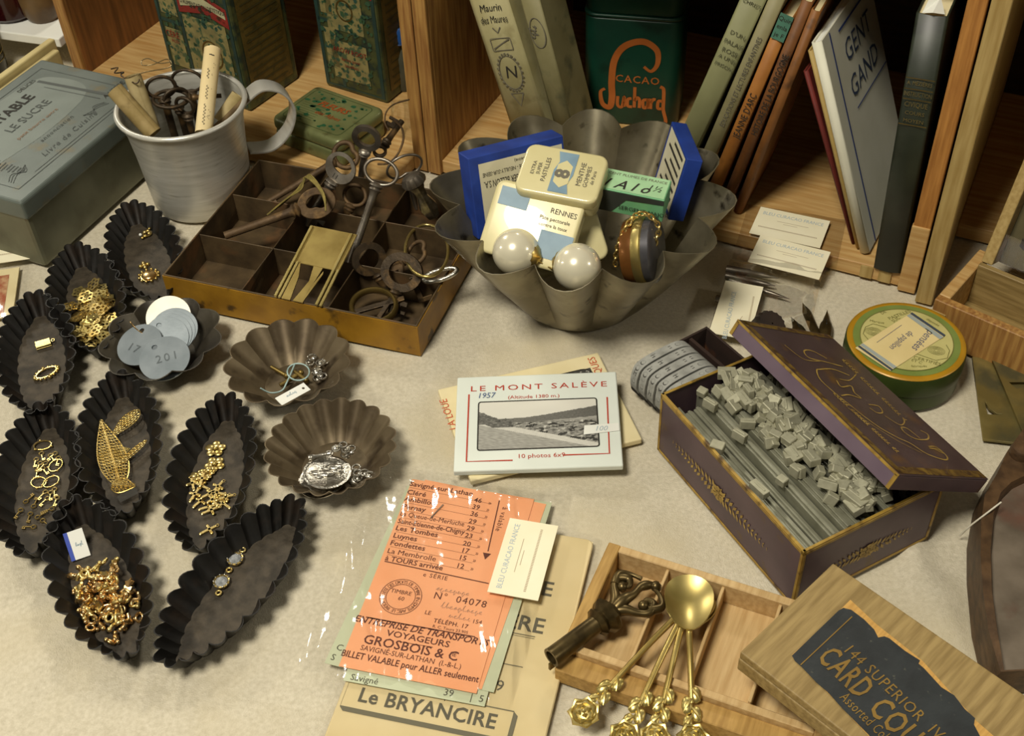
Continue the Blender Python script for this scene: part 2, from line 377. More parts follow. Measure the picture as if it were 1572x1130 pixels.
o = P(66, 32, .032) + V((0, .006, 0))
jr = thing('brown_pot', 'small brown stoneware pot beside the red jar on the white shelf', 'pot', T(o.x, o.y, .0322))
q = MB(); q.lathe([(.012, 0), (.0155, .006), (.0165, .02), (.013, .035), (.015, .04)], 20); q.build('body', mat('stoneware', '6d5534', '4e3a22', .4, scale=40), jr, smooth=40)
o = P(8, 118, .0)
bk = thing('dark_bottle', 'dark bottle with fine gold bands at the left edge below the shelf', 'bottle', T(o.x - .02, o.y + .01, 0))
q = MB(); q.lathe([(.018, 0), (.02, .003), (.02, .045), (.012, .06), (.007, .07), (.007, .08)], 24); q.build('body', mat('dark_glass', '16120d', '0d0b08', .15, scale=10), bk, smooth=40)
for z in (.012, .018, .038):
    q = MB(); q.ring((0, 0, z), .0201, .0004, 28, 5); q.build('gold_band', W['brass'], bk, smooth=60)
# ================================================================ LEFT SIDE
# ---- blue grey tin box
tin_m = mat('bluegrey_tin', '626a64', '545c56', .45, .25, scale=30, c3='6a6248', scale3=60, lo3=.6, hi3=.75, bump=.04, bscale=60)
tin_side = mat('greengrey_tin', '70705c', '5b5b49', .42, .35, scale=25, c3='4e4c3a', scale3=40, lo3=.55, hi3=.8)
tin_print = mat('faded_print', '454a46', rough=.6); tin_pale = mat('pale_panel', '757d76', '6d756e', .5, .2, scale=40)
M, wt, _ = fl((32, 312), (250, 130), .056, zb=0)
bt = thing('biscuit_tin', 'large blue grey biscuit tin with faded lettering at the left edge', 'tin', M)
L_, D_ = .155, .112; q = MB(); q.box((.0012, .0012, 0), (L_ - .0012, D_ - .0012, .045)); q.build('body', tin_side, bt, bevel=.003)
q = MB(); q.box((0, 0, .041), (L_, D_, .056)); q.build('lid', [tin_m], bt, bevel=.0022, seg=3)
# lid decoration, read from the long far side: words run along +x on the lid
LM = T(0, 0, .0562)
q = MB(); x0, y0, x1, y1 = .012, .012, L_ - .012, D_ - .010
q.strip([(x0, y0), (x1, y0), (x1, y1), (x0, y1)], .0007, 0, True); q.strip([(x0 + .02, y0 + .003), (x1 - .02, y0 + .003)], .0005)
q.strip([(x1 - .012, y0 + .01), (x1 - .016, y1 - .01)], .003); q.strip([(x1 - .019, y0 + .02), (x1 - .021, y1 - .02)], .0008)
for cx, cy, s in ((x0 + .012, y0 + .012, 1), (x1 - .03, y0 + .014, -1)):
    for k in range(3): q.strip(bez([(cx - s * .008, cy - .002 * k, 0), (cx, cy + .004 - .002 * k, 0), (cx + s * .006, cy - .003 + .002 * k, 0), (cx + s * .012, cy + .003, 0)], 6), .0006)
for k in range(26): q.strip([(x0 + .012 + .004 * random.random(), y0 + .012 + k * .0028), (x0 + .019 + .003 * random.random(), y0 + .0125 + k * .0028)], .0011)
q.build('printed_border', tin_print, bt, LM)
q = MB(); q.flat(bez([(.03, .045, 0), (.07, .040, 0), (.115, .043, 0), (.135, .055, 0), (.137, .08, 0), (.125, .096, 0), (.07, .1, 0), (.03, .096, 0), (.022, .07, 0)], 6)[:-1] and [(p.x, p.y) for p in bez([(.03, .045, 0), (.07, .040, 0), (.115, .043, 0), (.135, .055, 0), (.137, .08, 0), (.125, .096, 0), (.07, .1, 0), (.03, .096, 0), (.022, .07, 0)], 6)], -.0001)
q.build('pale_panel', tin_pale, bt, LM)
lines([('CARTABLE', .013, .078, .083, {'bold': .02, 'sx': 1.0}), ('A VERRE', .0062, .137, .030, {'rot': 0, 'shear': .3}), ('DÉLICES', .005, .118, .095)], W['ink'], bt, T(0, 0, .0564))
lines([('LE SUCRE', .0105, .086, .066, {'bold': .0}), ('annonciation', .0055, .080, .036, {'shear': .3, 'sp': 1.2}), ('Livre de Cuisine', .0072, .078, .023, {'shear': .4, 'sp': 1.2})], tin_print, bt, T(0, 0, .0564))
lines([('petit beurre extra', .0045, .08, .053, {'sx': 1.3})], mat('worn_rust_print', '8a6a4e', rough=.7), bt, T(0, 0, .0564))
# ---- cream card folders leaning behind the tin
fm = mat('cream_board', 'c9b883', 'b7a570', .75, scale=30)
A, B_ = P(-70, 190, .05), P(92, 70, .05)
dx = (B_ - A).normalized(); nn = V((-dx.y, dx.x, 0))
for k, (off, h, lb) in enumerate(((.002, .046, 'cream cardboard folder standing against the back of the blue grey tin'), (.0095, .051, 'taller cream folder standing behind the first one, by the tin'))):
    M = Matrix((dx, nn, V((0, 0, 1)))).transposed().to_4x4(); M.translation = V((A.x, A.y, 0)) + nn * off
    q = MB(); q.box((0, 0, 0), ((B_ - A).length + .006 * k, .006, h)); tag(q.build('card_folder', fm, None, M, bevel=.0012), lb, 'folder', 'cream folders behind the tin')
# ---- business card and plastic sleeve at the left edge
sl_f = film('sleeve_film', gl=.05, bump=.3)
M, a, d = fl((-60, 500), (30, 486), .0, (64, 401))
sv = thing('plastic_sleeve', 'clear plastic sleeve with printed cards inside at the left edge', 'sleeve', M)
q = MB(); q.box((-.02, .0, .0004), (a - .004, d - .005, .0016)); q.build('sheet', W['paper'], sv)
q = MB(); q.rect(-.02, .004, a - .01, d - .012, .0018); q.build('red_print', mat('red_print', 'a3583a', 'c9a37a', .7, scale=200), sv)
q = MB(); q.grid(lambda u, v: (-.025 + (a + .028) * u, -.002 + (d + .002) * v, .0026 + .0008 * math.sin(9 * u + 5 * v)), 16, 12); q.build('film', sl_f, sv, smooth=180)
def vcard(name, label, z, A, B, D, tilt=0, dz=0):
    """seller's card: A-B is its left short edge upwards, D its top right corner"""
    m, h, w_ = fl(A, B, z, D); w_ = abs(w_); m = m @ RZ(R(90)) @ SC(1, 1, 1)
    # local: y along A->B reversed so that the print reads along +x
    m = fl(A, B, z)[0] @ Matrix(((0, 1, 0, 0), (-1, 0, 0, 0), (0, 0, 1, 0), (0, 0, 0, 1)))
    m = m @ RX(tilt) @ RY(dz)
    c = thing(name, label, 'card', m, "the seller's small printed cards")
    q = MB(); q.box((0, 0, 0), (w_, h, .0004)); q.build('card_sheet', W['card'], c)
    lines([('BLEU CURACAO FRANCE', h * .155, w_ / 2, h * .80, {'fit': w_ * .86})], W['ink_blue'], c, T(0, 0, .0005))
    q = MB()
    for k, (x0, x1, y) in enumerate(((.3, .75, .60), (.4, .6, .53))): q.strip([(w_ * x0, h * y), (w_ * x1, h * y)], h * .012)
    for k in range(40): x = w_ * (.08 + .84 * k / 40); q.strip([(x, h * .30), (x + w_ * .012, h * .30)], h * .045)
    q.build('small_print', mat('brown_print', 'b5a489', rough=.8), c, T(0, 0, .0005))
    return c
vcard('business_card', 'ivory business card on the plastic sleeve at the far left edge', .0042, (-26, 408), (-18, 367), (50, 370))
# ---- aluminium mug
mug = thing('aluminium_mug', 'dented aluminium mug full of old keys and paper rolls', 'mug', T(-.2185, .7365, 0))
rf = lambda a, i: 1 + (.012 * math.exp(-((a - 5.6) / .35) ** 2) * (-1 if 1 < i < 5 else 0))
q = MB(); q.lathe([(.001, .0012), (.0345, .0012), (.0355, .003), (.0368, .02), (.0385, .045), (.0405, .064), (.0432, .0735), (.0432, .0755)], 64, rf, cap=False)
q.lathe([(.0422, .0755), (.0395, .063), (.0375, .045), (.0355, .02), (.034, .004), (.0001, .004)], 64, cap=False)
q.build('body', W['alu'], mug, smooth=60)
q = MB(); q.ring((0, 0, .0765), .0437, .0019, 64, 10); q.build('rim', W['alu'], mug, smooth=60)
hp = bez([(.0415, 0, .0685), (.056, 0, .0765), (.070, 0, .070), (.0755, 0, .055), (.069, 0, .038), (.055, 0, .028), (.0385, 0, .030)], 8)
q = MB(); wv = []
for i, p in enumerate(hp):
    t = (hp[min(i + 1, len(hp) - 1)] - hp[max(i - 1, 0)]).normalized(); n_ = V((-t.z, 0, t.x)) * .0009; ww = .0075
    wv += [p + n_ + V((0, -ww, 0)), p + n_ + V((0, ww, 0)), p - n_ + V((0, ww, 0)), p - n_ + V((0, -ww, 0))]
q.add(wv, [(i * 4 + j, i * 4 + (j + 1) % 4, i * 4 + 4 + (j + 1) % 4, i * 4 + 4 + j) for i in range(len(hp) - 1) for j in range(4)])
q.build('handle', W['alu'], mug, RZ(R(20)), smooth=40, bevel=.0004)
# paper rolls in the mug
def roll(name, label, p0, p1, r, m, txt=None):
    d = (p1 - p0); M = frame(p0, p1, p0 + V((0, 0, 1)))
    o = thing(name, label, 'paper roll', M, 'paper rolls in the mug'); l = d.length
    q = MB(); n = 60
    vs = []
    for e in (0, l):
        for i in range(n + 1):
            a = i / n * 2 * PI * 2.2; rr = r * (1 - .28 * i / n); vs.append((e, rr * math.cos(a), rr * math.sin(a)))
    q.add(vs, [(i, i + 1, n + 2 + i, n + 1 + i) for i in range(n)]); q.build('paper', m, o, smooth=50)
    return o, l
old_p = mat('brown_paper', 'a08b5c', '85713f', .8, scale=80, c3='5d4a26', scale3=60)
cr_p = mat('roll_paper', 'e3cf9f', 'd8c28f', .8, scale=30)
ro, l = roll('paper_roll', 'clean cream paper roll with handwriting standing in the mug', P(312, 205, .068), P(326, 76, .1005), .0062, cr_p)
q = MB()
cam_d = (CC - ro.matrix_basis.translation).normalized(); lz = ro.matrix_basis.to_3x3().inverted() @ cam_d; th = math.atan2(lz.z, lz.y)
def onroll(x, s): a = th + s / .0063; return V((x, .0063 * math.cos(a), .0063 * math.sin(a)))
def cyl_scrib(x0, x1, s0, amp, lw, n, seed):
    rr = random.Random(seed); ps = []
    for i in range(n * 5 + 1):
        t = i / (n * 5); ps.append((x0 + (x1 - x0) * t, s0 + amp * math.sin(t * n * 2 * PI) * (.5 + .5 * rr.random())))
    for (xa, sa), (xb, sb) in zip(ps, ps[1:]):
        dx_, ds = xb - xa, sb - sa; l_ = math.hypot(dx_, ds) or 1; nx, ns = -ds / l_ * lw, dx_ / l_ * lw
        q.add([onroll(xa + nx, sa + ns), onroll(xb + nx, sb + ns), onroll(xb - nx, sb - ns), onroll(xa - nx, sa - ns)], [(0, 1, 2, 3)])
cyl_scrib(l * .06, l * .30, -.0008, .0011, .00018, 6, 1); cyl_scrib(l * .36, l * .52, -.0006, .001, .00018, 4, 2); cyl_scrib(l * .60, l * .72, -.001, .001, .0002, 3, 3); cyl_scrib(l * .88, l * .89, 0, .0035, .0003, 1, 4)
for k in range(14):
    x, s = l * random.uniform(.08, .8), random.uniform(.0008, .0035); q.add([onroll(x, s), onroll(x + .0004, s), onroll(x + .0004, s + .0004), onroll(x, s + .0004)], [(0, 1, 2, 3)])
q.build('handwriting', W['ink'], ro)
roll('paper_roll', 'brown stained paper roll leaning over the left rim of the mug', P(236, 206, .062), P(176, 138, .088), .0064, old_p)
roll('paper_roll', 'paler frayed roll tied behind the brown stained roll in the mug', P(232, 196, .058), P(203, 117, .094), .0062, mat('tan_paper', 'b7a67a', '9c8a5c', .8, scale=80))
roll('paper_roll', 'short coiled paper roll by the right side inside the mug', P(338, 186, .060), P(366, 146, .074), .0056, mat('tan_roll', 'b8a67a', '9a8858', .8, scale=80))
roll('paper_roll', 'dark thin paper roll lying along the right inner wall of the mug', P(330, 197, .058), P(380, 150, .0735), .0026, mat('dark_paper', '7a6340', '544226', .8, scale=90))
wire_m = mat('fine_wire', 'a08f6a', '7a6a48', .4, .8, scale=100)
q = MB(); pts = [P(*p) for p in ((196, 120, .095), (222, 111, .096), (258, 104, .097), (263, 96, .098), (255, 91, .099), (235, 99, .099), (219, 100, .099), (218, 93, .1), (228, 90, .1), (245, 97, .099), (262, 95, .099))]
tag(q.tube(bez(pts, 5), .00035, 6).build('wire_hook', wire_m, smooth=60), 'bent wire hook above the rolls at the back of the mug', 'wire')
q = MB(); q.tube(bez([P(*p) for p in ((170, 106, .092), (181, 104, .092), (176, 112, .092), (190, 111, .093), (186, 116, .092), (208, 128, .093), (214, 122, .094))], 5), .0005, 6)
tag(q.build('twisted_wire', W['darkkey'], smooth=60), 'dark twisted wire around the tan paper roll in the mug', 'wire')
# ---- keys
def key(label, p_bow, p_tip, bow='oval', r=.0035, bw=.0095, bh=.007, m='darkkey', up=None, th=.0011, bit=True, group='old keys', name='door_key', bitdir=1, flip=1):
    up = up or (CC - p_bow).normalized(); x = (p_tip - p_bow)
    M = frame(p_bow, p_tip, p_bow + up.cross(x))
    k = thing(name, label, 'key', M, group); l = x.length; mm = W[m] if isinstance(m, str) else m
    q = MB()
    if bow == 'oval': q.ring((0, 0, 0), 1, th, 32, 8, bh, bw)
    elif bow == 'kidney':
        pts = []
        for i in range(40):
            a = 2 * PI * i / 40; rr = 1 - .30 * math.exp(-((a - PI) / .45) ** 2); pts.append((bh * rr * math.cos(a), bw * rr * math.sin(a), 0))
        q.tube(pts, th, 8, True)
    elif bow == 'heart':
        pts = []
        for i in range(40):
            a = 2 * PI * i / 40; rr = 1 - .34 * math.exp(-((a - 0) / .4) ** 2) - .34 * math.exp(-((a - 2 * PI) / .4) ** 2); pts.append((bh * rr * math.cos(a), bw * rr * math.sin(a), 0))
        q.tube(pts, th, 8, True)
    elif bow == 'plate':
        holed(circ(0, 0, 1, 32, bh, bw), [circ(-bh * .22, 0, 1, 24, bh * .52, bw * .68)], th * 1.6, 'bow', mm, k, T(0, 0, -th * .8)); q = None
    elif bow == 'disc':
        holed(circ(0, 0, 1, 32, bh, bw), [circ(0, 0, 1, 24, bh * .60, bw * .60)], th * 1.8, 'bow', mm, k, T(0, 0, -th * .9)); q = None
    elif bow == 'fat':
        outer = [(bh * math.cos(a) * (1 - .0 * math.cos(a)), bw * math.sin(a)) for a in [2 * PI * i / 36 for i in range(36)]]
        kid = []
        for i in range(30):
            a = 2 * PI * i / 30; rr = .62 - .30 * math.exp(-((a - 1.2) / .7) ** 2); kid.append((bh * rr * math.cos(a), bw * rr * math.sin(a)))
        holed(outer, [kid], th * 2.4, 'bow', mm, k, T(0, 0, -th * 1.2), bevel=th * .4); q = None
    if q: q.build('bow', mm, k, smooth=60)
    q = MB(); q.M = RY(R(90)); s = bh * .92
    q.lathe([(r * .7, s), (r * 1.25, s + .001), (r * 1.45, s + .0022), (r * 1.05, s + .0036), (r * 1.3, s + .0048), (r * .9, s + .0066), (r * .8, s + .010), (r * .72, l)], 14)
    q.build('shaft', mm, k, smooth=50)
    if bit:
        q = MB(); t = max(r * .35, .0005); bl = r * 2.8; y0, y1 = (r * .3, r * 3.2) if bitdir > 0 else (-r * 3.2, -r * .3)
        q.box((l - bl - .001, y0, -t), (l - bl * .62 - .001, y1, t)); q.box((l - bl * .64 - .001, y0, -t), (l - bl * .36, y0 + (y1 - y0) * .55, t)); q.box((l - bl * .38, y0, -t), (l - .001, y1, t))
        q.build('bit', mm, k, bevel=.0002, seg=1)
    return k
vx = V((0, 0, 1))
def mkey(label, px, z, bw, bh, r, turn, m='darkkey', z1=.010, bow='oval', th=.0013):
    b_ = P(*px, z); key(label, b_, V((b_.x + .002, b_.y - .003, z1)), bow, r, bw, bh, m, V((math.sin(turn), -math.cos(turn), .35)), th)
mkey('dark key standing in the mug, its wide ring bow nearest the brown roll', (247, 134), .082, .0098, .0078, .0034, .25)
mkey('dark key standing in the mug with its bow against the back rim', (288, 124), .082, .0110, .0082, .0032, -.15, th=.0011)
mkey('dark key standing lower between the two ring keys in the mug', (270, 150), .073, .0085, .0065, .0028, .5)
mkey('smaller key standing near the clean cream roll in the mug', (284, 162), .070, .0070, .0060, .0030, -.4)
b_ = P(262, 152, .074); key('dark key lying flat across the standing keys in the mug', b_, b_ + V((.034, .006, -.003)), 'oval', .0022, .0085, .012, 'darkkey', V((0, -.25, 1)), .0013, False)
# ---- oval fluted tins
def boat(L, Wd, h, n=13, seed=0):
    """pointed oval fluted tartlet mould: returns wall shell and floor mesh builders"""
    def outline(s, k, amp):
        # walk the lens outline: s in 0..1 around
        N_ = 2 * n; a = s * 2 * PI
        x = -math.cos(a); e = max(0., 1 - x * x); y = math.copysign(e ** .5, math.sin(a))
        f = abs(math.sin(s * N_ * PI)) ** .75
        px, py = x * (L / 2 - k), y * (Wd / 2 - k * .95)
        tip = max(0, abs(x) - .955) / .045
        nx, ny = x / L, y / Wd; l = math.hypot(nx, ny) or 1
        o = amp * f + .0036 * tip ** .6
        return px + nx / l * o, py + ny / l * o
    q = MB(); m = 2 * n * 6; rows = [(.0068, 0.0004, .0010), (.0046, h * .33, .0022), (.0023, h * .67, .0034), (0, h, .0043)]
    vs = []
    for kk, z, amp in rows:
        for i in range(m):
            x, y = outline(i / m, kk, amp); vs.append((x, y, z))
    nr = len(rows)
    for kk, z, amp in rows[::-1]:
        for i in range(m):
            x, y = outline(i / m, kk + .0007, amp); vs.append((x, y, max(z, .0012)))
    q.add(vs, [(r * m + i, r * m + (i + 1) % m, (r + 1) * m + (i + 1) % m, (r + 1) * m + i) for r in range(2 * nr - 1) for i in range(m)])
    fl_ = MB(); fl_.flat([outline(i / m, .0074, .0010) for i in range(m)], .0013); fl_.flat([outline(i / m, .0068, .0010) for i in range(m)], .0003)
    return q, fl_
BOATS = [((200, 318), (243, 452), .058, 'black fluted oval tin nearest the mug, holding two gilt medallions'),
         ((115, 386), (149, 526), .060, 'black fluted oval tin full of gilt filigree pieces beside the zinc tags'),
         ((52, 457), (57, 625), .058, 'black fluted oval tin with a small gilt book and oval frame at the left edge'),
         ((67, 627), (41, 841), .058, 'black fluted oval tin with gilt rings and tiny keys at the left edge'),
         ((179, 580), (187, 780), .054, 'black fluted oval tin of lacy filigree leaves below the zinc tags'),
         ((346, 612), (299, 837), .056, 'black fluted oval tin with gilt flowers and crosses beside the round dishes'),
         ((108, 772), (195, 1002), .058, 'black fluted oval tin heaped with copper gilt charms, white ticket stuck inside'),
         ((453, 771), (254, 1014), .056, 'nearly empty black fluted oval tin, frontmost, holding only a crystal link')]
proto = None; BM = []
for i, (A, B_, wd, lb) in enumerate(BOATS):
    a, b2 = P(*A, .0145), P(*B_, .0145); c = (a + b2) / 2; an = math.atan2(b2.y - a.y, b2.x - a.x); M = T(c.x, c.y, .0004) @ RZ(an); BM.append((M, (b2 - a).length))
    if proto is None:
        proto = thing('oval_tin', lb, 'baking tin', M, 'black fluted oval baking tins'); w_, f_ = boat(.1030, .0420, .0155)
        w_.build('fluted_wall', W['iron'], proto, smooth=50); lab(f_.build('bottom_plate', W['iron_floor'], proto), 'worn grey brown flat bottom'); p0 = proto
    else: dup(p0, M, lb)
    s = (b2 - a).length / .1065
BZ = .0021
def inb(i, u, v, z=BZ):
    """point in boat i: u along its length, v across, in metres"""
    p = BM[i][0] @ V((u, v, 0)); return V((p.x, p.y, z))
def pin(x, y, z=BZ): return P(x, y, z)
# ---- jewellery findings
def filig(n, r, holes, name, m, th=.0005):
    me = holed([(r * (1 + .12 * math.cos(n * a)) * math.cos(a), r * (1 + .12 * math.cos(n * a)) * math.sin(a)) for a in [2 * PI * i / 72 for i in range(72)]],
               [circ(r * .62 * math.cos(2 * PI * k / n), r * .62 * math.sin(2 * PI * k / n), r * .19, 10) for k in range(n)] + [circ(0, 0, r * .28, 10)], th, name, m)
    return me
def single(o, M, label, cat, group): o.matrix_basis = M; return tag(o, label, cat, group)
# boat 0: two medallions
def medallion(M, label, r, gem):
    t = thing('medallion', label, 'pendant', M, 'gilt medallions in the tin by the mug')
    q = MB(); q.lathe([(r * .75, 0), (r * .8, .0006), (r * .62, .0008)], 24); q.build('plate', W['gold'], t, smooth=40)
    q = MB()
    for k in range(12): q.sph((r * .92 * math.cos(k * PI / 6), r * .92 * math.sin(k * PI / 6), .0007), r * .15, 8, 6)
    q.build('beaded_border', W['gold'], t, smooth=60)
    q = MB()
    for k, (x, y) in enumerate(((0, r * 1.35), (-r * .35, r * 1.7), (r * .35, r * 1.7), (0, r * 2.05), (0, r * 1.7))): q.sph((x, y, .0006), r * .22, 8, 6)
    q.build('bow_finial', W['gold'], t, smooth=60)
    if gem:
        q = MB(); q.sph((0, 0, .0009), r * .72, 14, 8, (1, 1, .35)); q.build('stone', gem, t, smooth=60)
    return t
medallion(T(*pin(229, 424)) @ RZ(R(25)), 'round gilt medallion with beaded border and pierced bow in the tin by the mug', .0072, W['copper'])
t = thing('floral_brooch', 'tiny gilt flower spray with a white stone in the tin by the mug', 'brooch', T(*pin(222, 361, .0022)), 'gilt medallions in the tin by the mug')
q = MB()
for k, (x, y, r) in enumerate(((0, .002, .0017), (.002, .0035, .0015), (.0033, .0005, .0014), (.001, -.0025, .0016), (-.0005, -.0045, .0012), (.0025, .006, .0012))): q.sph((x, y, .0012), r, 9, 6, (1, 1, .7))
q.ring((.002, .0005, .0008), .0028, .0006, 16, 6); q.build('petals', W['gold'], t, smooth=60)
q = MB(); q.sph((-.0024, -.0012, .0014), .0011, 10, 7); q.build('stone', W['white'], t, smooth=60)
# boat 1: filigree pile
tmp = [filig(6, .0050, 6, 'filigree_piece', W['gold']), filig(5, .0042, 5, 'filigree_piece', W['brass_bright'])]
rr = random.Random(4); used = set()
for k in range(84):
    o = tmp[k] if k < 2 else tmp[k % 2].copy()
    if k >= 2: COL.objects.link(o)
    u, v = rr.gauss(.008, .014), rr.gauss(0, .0075)
    u = max(-.022, min(.038, u)); v = max(-.0125, min(.0125, v))
    lvl = .0006 * (k % 9)
    p = inb(1, u, v, BZ + .0012 + lvl)
    single(o, T(*p) @ RZ(rr.random() * 6) @ RX(rr.gauss(0, .22)) @ RY(rr.gauss(0, .22)), ('six lobed' if k % 2 == 0 else 'five lobed') + ' gilt filigree piece ' + ('at the upper end of the heap' if u < 0 else 'in the middle of the heap' if u < .016 else 'at the lower end of the heap') + ' beside the zinc tags', 'finding', 'filigree pieces heaped in the second oval tin')
# boat 2: book charm and oval frame
M = fl((46, 528), (55, 541), BZ)[0]
bc = thing('book_charm', 'small gilt book shaped charm in the tin at the left edge', 'charm', T(*pin(67, 530)) @ RZ(R(22)))
q = MB(); q.box((-.0048, -.0030, 0), (.0048, .0030, .0006)); q.box((-.0048, -.0030, .0016), (.0048, .0030, .0022)); q.box((-.0048, .0026, 0), (.0048, .0032, .0022)); q.build('cover', W['brass_bright'], bc, bevel=.0002, seg=1)
q = MB(); q.box((-.0044, -.0027, .0006), (.0044, .0026, .0016)); q.build('pages', W['brass_dull'], bc)
q = MB(); q.ring((.0062, .0010, .001), .0011, .0003, 12, 6); q.build('loop', W['gold'], bc, smooth=60)
fr_ = thing('oval_brooch', 'tiny gilt oval brooch with a knotted border, empty in the middle', 'brooch', T(*pin(72, 574)) @ RZ(R(38)))
q = MB(); q.ring((0, 0, .0009), 1, .0007, 32, 6, .0066, .0038); q.build('oval_band', W['gold'], fr_, smooth=60)
q = MB()
for k in range(16): a = k * PI / 8; q.sph((.0076 * math.cos(a), .0048 * math.sin(a), .0009), .0009 if k % 4 else .0014, 7, 5)
q.build('knotted_border', W['gold'], fr_, smooth=60)
# boat 3: rings and little keys
q = MB(); q.ring((0, 0, .0007), .0046, .0005, 28, 6)
for k in range(3): q.sph((.0052 * math.cos(2 + k * 2), .0052 * math.sin(2 + k * 2), .0007), .0008, 6, 5)
o = q.build('charm_ring', W['gold'], smooth=60)
for k, (x, y) in enumerate(((66, 685), (86, 716), (60, 742), (79, 741))):
    c = o if not k else o.copy()
    if k: COL.objects.link(c)
    single(c, T(*pin(x, y, BZ + .0002 * k + .0002)) @ RZ(k * 1.3) @ SC(1.0 + .1 * (k == 0), .8, 1), 'thin gilt ring among the tiny keys in the left tin', 'ring', 'gilt rings in the left oval tin')
q = MB(); q.ring((0, 0, .0005), .0013, .0004, 12, 5); q.tube([(.0012, 0, .0005), (.0062, 0, .0005)], .00045, 6); q.box((.0045, 0, .0002), (.0052, .0017, .0008)); q.box((.0056, 0, .0002), (.0062, .0017, .0008))
o = q.build('tiny_key', W['gold'], smooth=50); q = q.build('tiny_key', W['brass_dull'], smooth=50)
rr = random.Random(9)
spots = [(56, 706, 0), (62, 712, 0), (70, 712, 0), (78, 700, 0), (85, 697, 0), (58, 723, 0), (66, 720, 0), (70, 756, 0), (78, 757, 0), (84, 752, 0), (73, 766, 0), (88, 765, 0), (64, 697, 0), (90, 704, 0),
         (32, 784, 1), (40, 771, 1), (52, 778, 1), (58, 795, 1), (52, 810, 1), (66, 800, 1), (80, 782, 1), (47, 790, 1)]
fg = fd = True
for k, (x, y, dk) in enumerate(spots):
    s = q if dk else o; first = fd if dk else fg
    c = s if first else s.copy()
    if not first: COL.objects.link(c)
    if dk: fd = False
    else: fg = False
    single(c, T(*pin(x, y, BZ + .0003 * (k % 3))) @ RZ(rr.uniform(-2.2, -.8) if not dk else rr.random() * 6), 'dull little key lying near the lower end of the left tin' if dk else 'bright gilt little key among the rings in the left tin', 'key charm', 'dull tiny keys in the left tin' if dk else 'bright tiny keys in the left tin')
# boat 4: lacy leaves
def leaf(L, Wd, m, name='filigree_leaf'):
    q = MB(); hwf = lambda t: Wd * .5 * math.sin(PI * min(1, max(0, t)) ** .7)
    out = [(L * t, hwf(t), .0006) for t in [i / 20 for i in range(21)]]; out += [(x, -y, z) for x, y, z in out[-2:0:-1]]
    q.tube(out, .00038, 5, True)
    nx = max(4, int(L / .0025))
    for i in range(nx):
        t = (i + .7) / (nx + .5); hw = hwf(t); n_ = int(hw / .00155)
        for j in range(-n_, n_ + 1): q.ring((L * t + (.0004 if j % 2 else 0), j * hw * .86 / (n_ + .35), .0006 + .0004 * (1 - abs(j) / (n_ + 1))), .00108, .00021, 10, 4)
    q.tube([(L * .02, 0, .001), (L * .96, 0, .001)], .0004, 5)
    return q.build(name, m, smooth=60)
p = pin(157, 648, .004); pe = pin(183, 742, .0035)
LV = [((186, 748), (155, 645), .016, .0058, 'largest lacy gilt filigree leaf lying across the lower tin', 'gold'), ((214, 630), (172, 672), .0105, .0042, 'lacy gilt leaf at the upper right of the filigree tin', 'gold'),
      ((226, 677), (176, 720), .0042, .0055, 'narrow gilt filigree bar lying to the right in the filigree tin', 'gold'), ((172, 745), (208, 748), .010, .0062, 'round lacy gilt piece at the lower end of the filigree tin', 'gold'),
      ((150, 705), (200, 690), .012, .0045, 'lacy gilt leaf under the largest leaf in the filigree tin', 'brass_bright')]
for A, B_, wd, z, lb, m in LV:
    a, b2 = P(*A, z), P(*B_, z); o = leaf((b2 - a).length, wd, W[m])
    tag(o, lb, 'finding', 'lacy gilt leaves in the filigree tin'); o.matrix_basis = T(*a) @ RZ(math.atan2(b2.y - a.y, b2.x - a.x)) @ RX(.12)
q = MB(); q.flat(rrect(-.0055, -.0022, .0055, .0022, .001)); 
o = q.build('plastic_scrap', film('scrap_film', gl=.5), None, T(*pin(196, 760, .0062)) @ RZ(R(35)) @ RX(.3), solid=-.0005); tag(o, 'shiny clear plastic scrap at the lower tip of the filigree tin', 'plastic scrap')
# boat 5: flowers and crosses
def flower(M, label, r=.0036):
    t = thing('flower_charm', label, 'charm', M, 'gilt five petal flowers')
    for k in range(5):
        q = MB(); q.sph((r * .62 * math.cos(k * 2 * PI / 5), r * .62 * math.sin(k * 2 * PI / 5), .0007), r * .40, 14, 6, (1, 1, .28)); q.build('petal', W['gold'], t, smooth=60)
    q = MB(); q.sph((0, 0, .001), r * .2, 8, 6); q.build('centre', W['brass_bright'], t, smooth=60); return t
t = flower(T(*pin(331, 690, .0026)) @ RZ(.3), 'topmost gilt five petal flower in the tin of crosses', .0062)
dup(t, T(*pin(330, 714, .0022)) @ RZ(.9) @ SC(.98, .98, 1), 'second gilt five petal flower, below the topmost one')
dup(t, T(*pin(305, 733, .0022)) @ RZ(.1) @ SC(.85, .85, 1), 'third gilt five petal flower, lying left among the crosses')
dup(t, T(*pin(318, 727, .0034)) @ RZ(1.4) @ SC(.75, .75, 1), 'smallest gilt five petal flower, on top of the crosses')
def cross():
    q = MB(); q.box((-.0042, -.0007, 0), (.0050, .0007, .0009)); q.box((.0004, -.0030, 0), (.0018, .0030, .0009)); q.ring((.0058, 0, .0005), .0009, .0003, 10, 5)
    for x, y in ((-.0042, 0), (.0011, .003), (.0011, -.003)): q.sph((x, y, .0005), .001, 7, 5, (1, 1, .6))
    return q.build('cross_charm', W['gold'], smooth=40)
o = cross(); rr = random.Random(3)
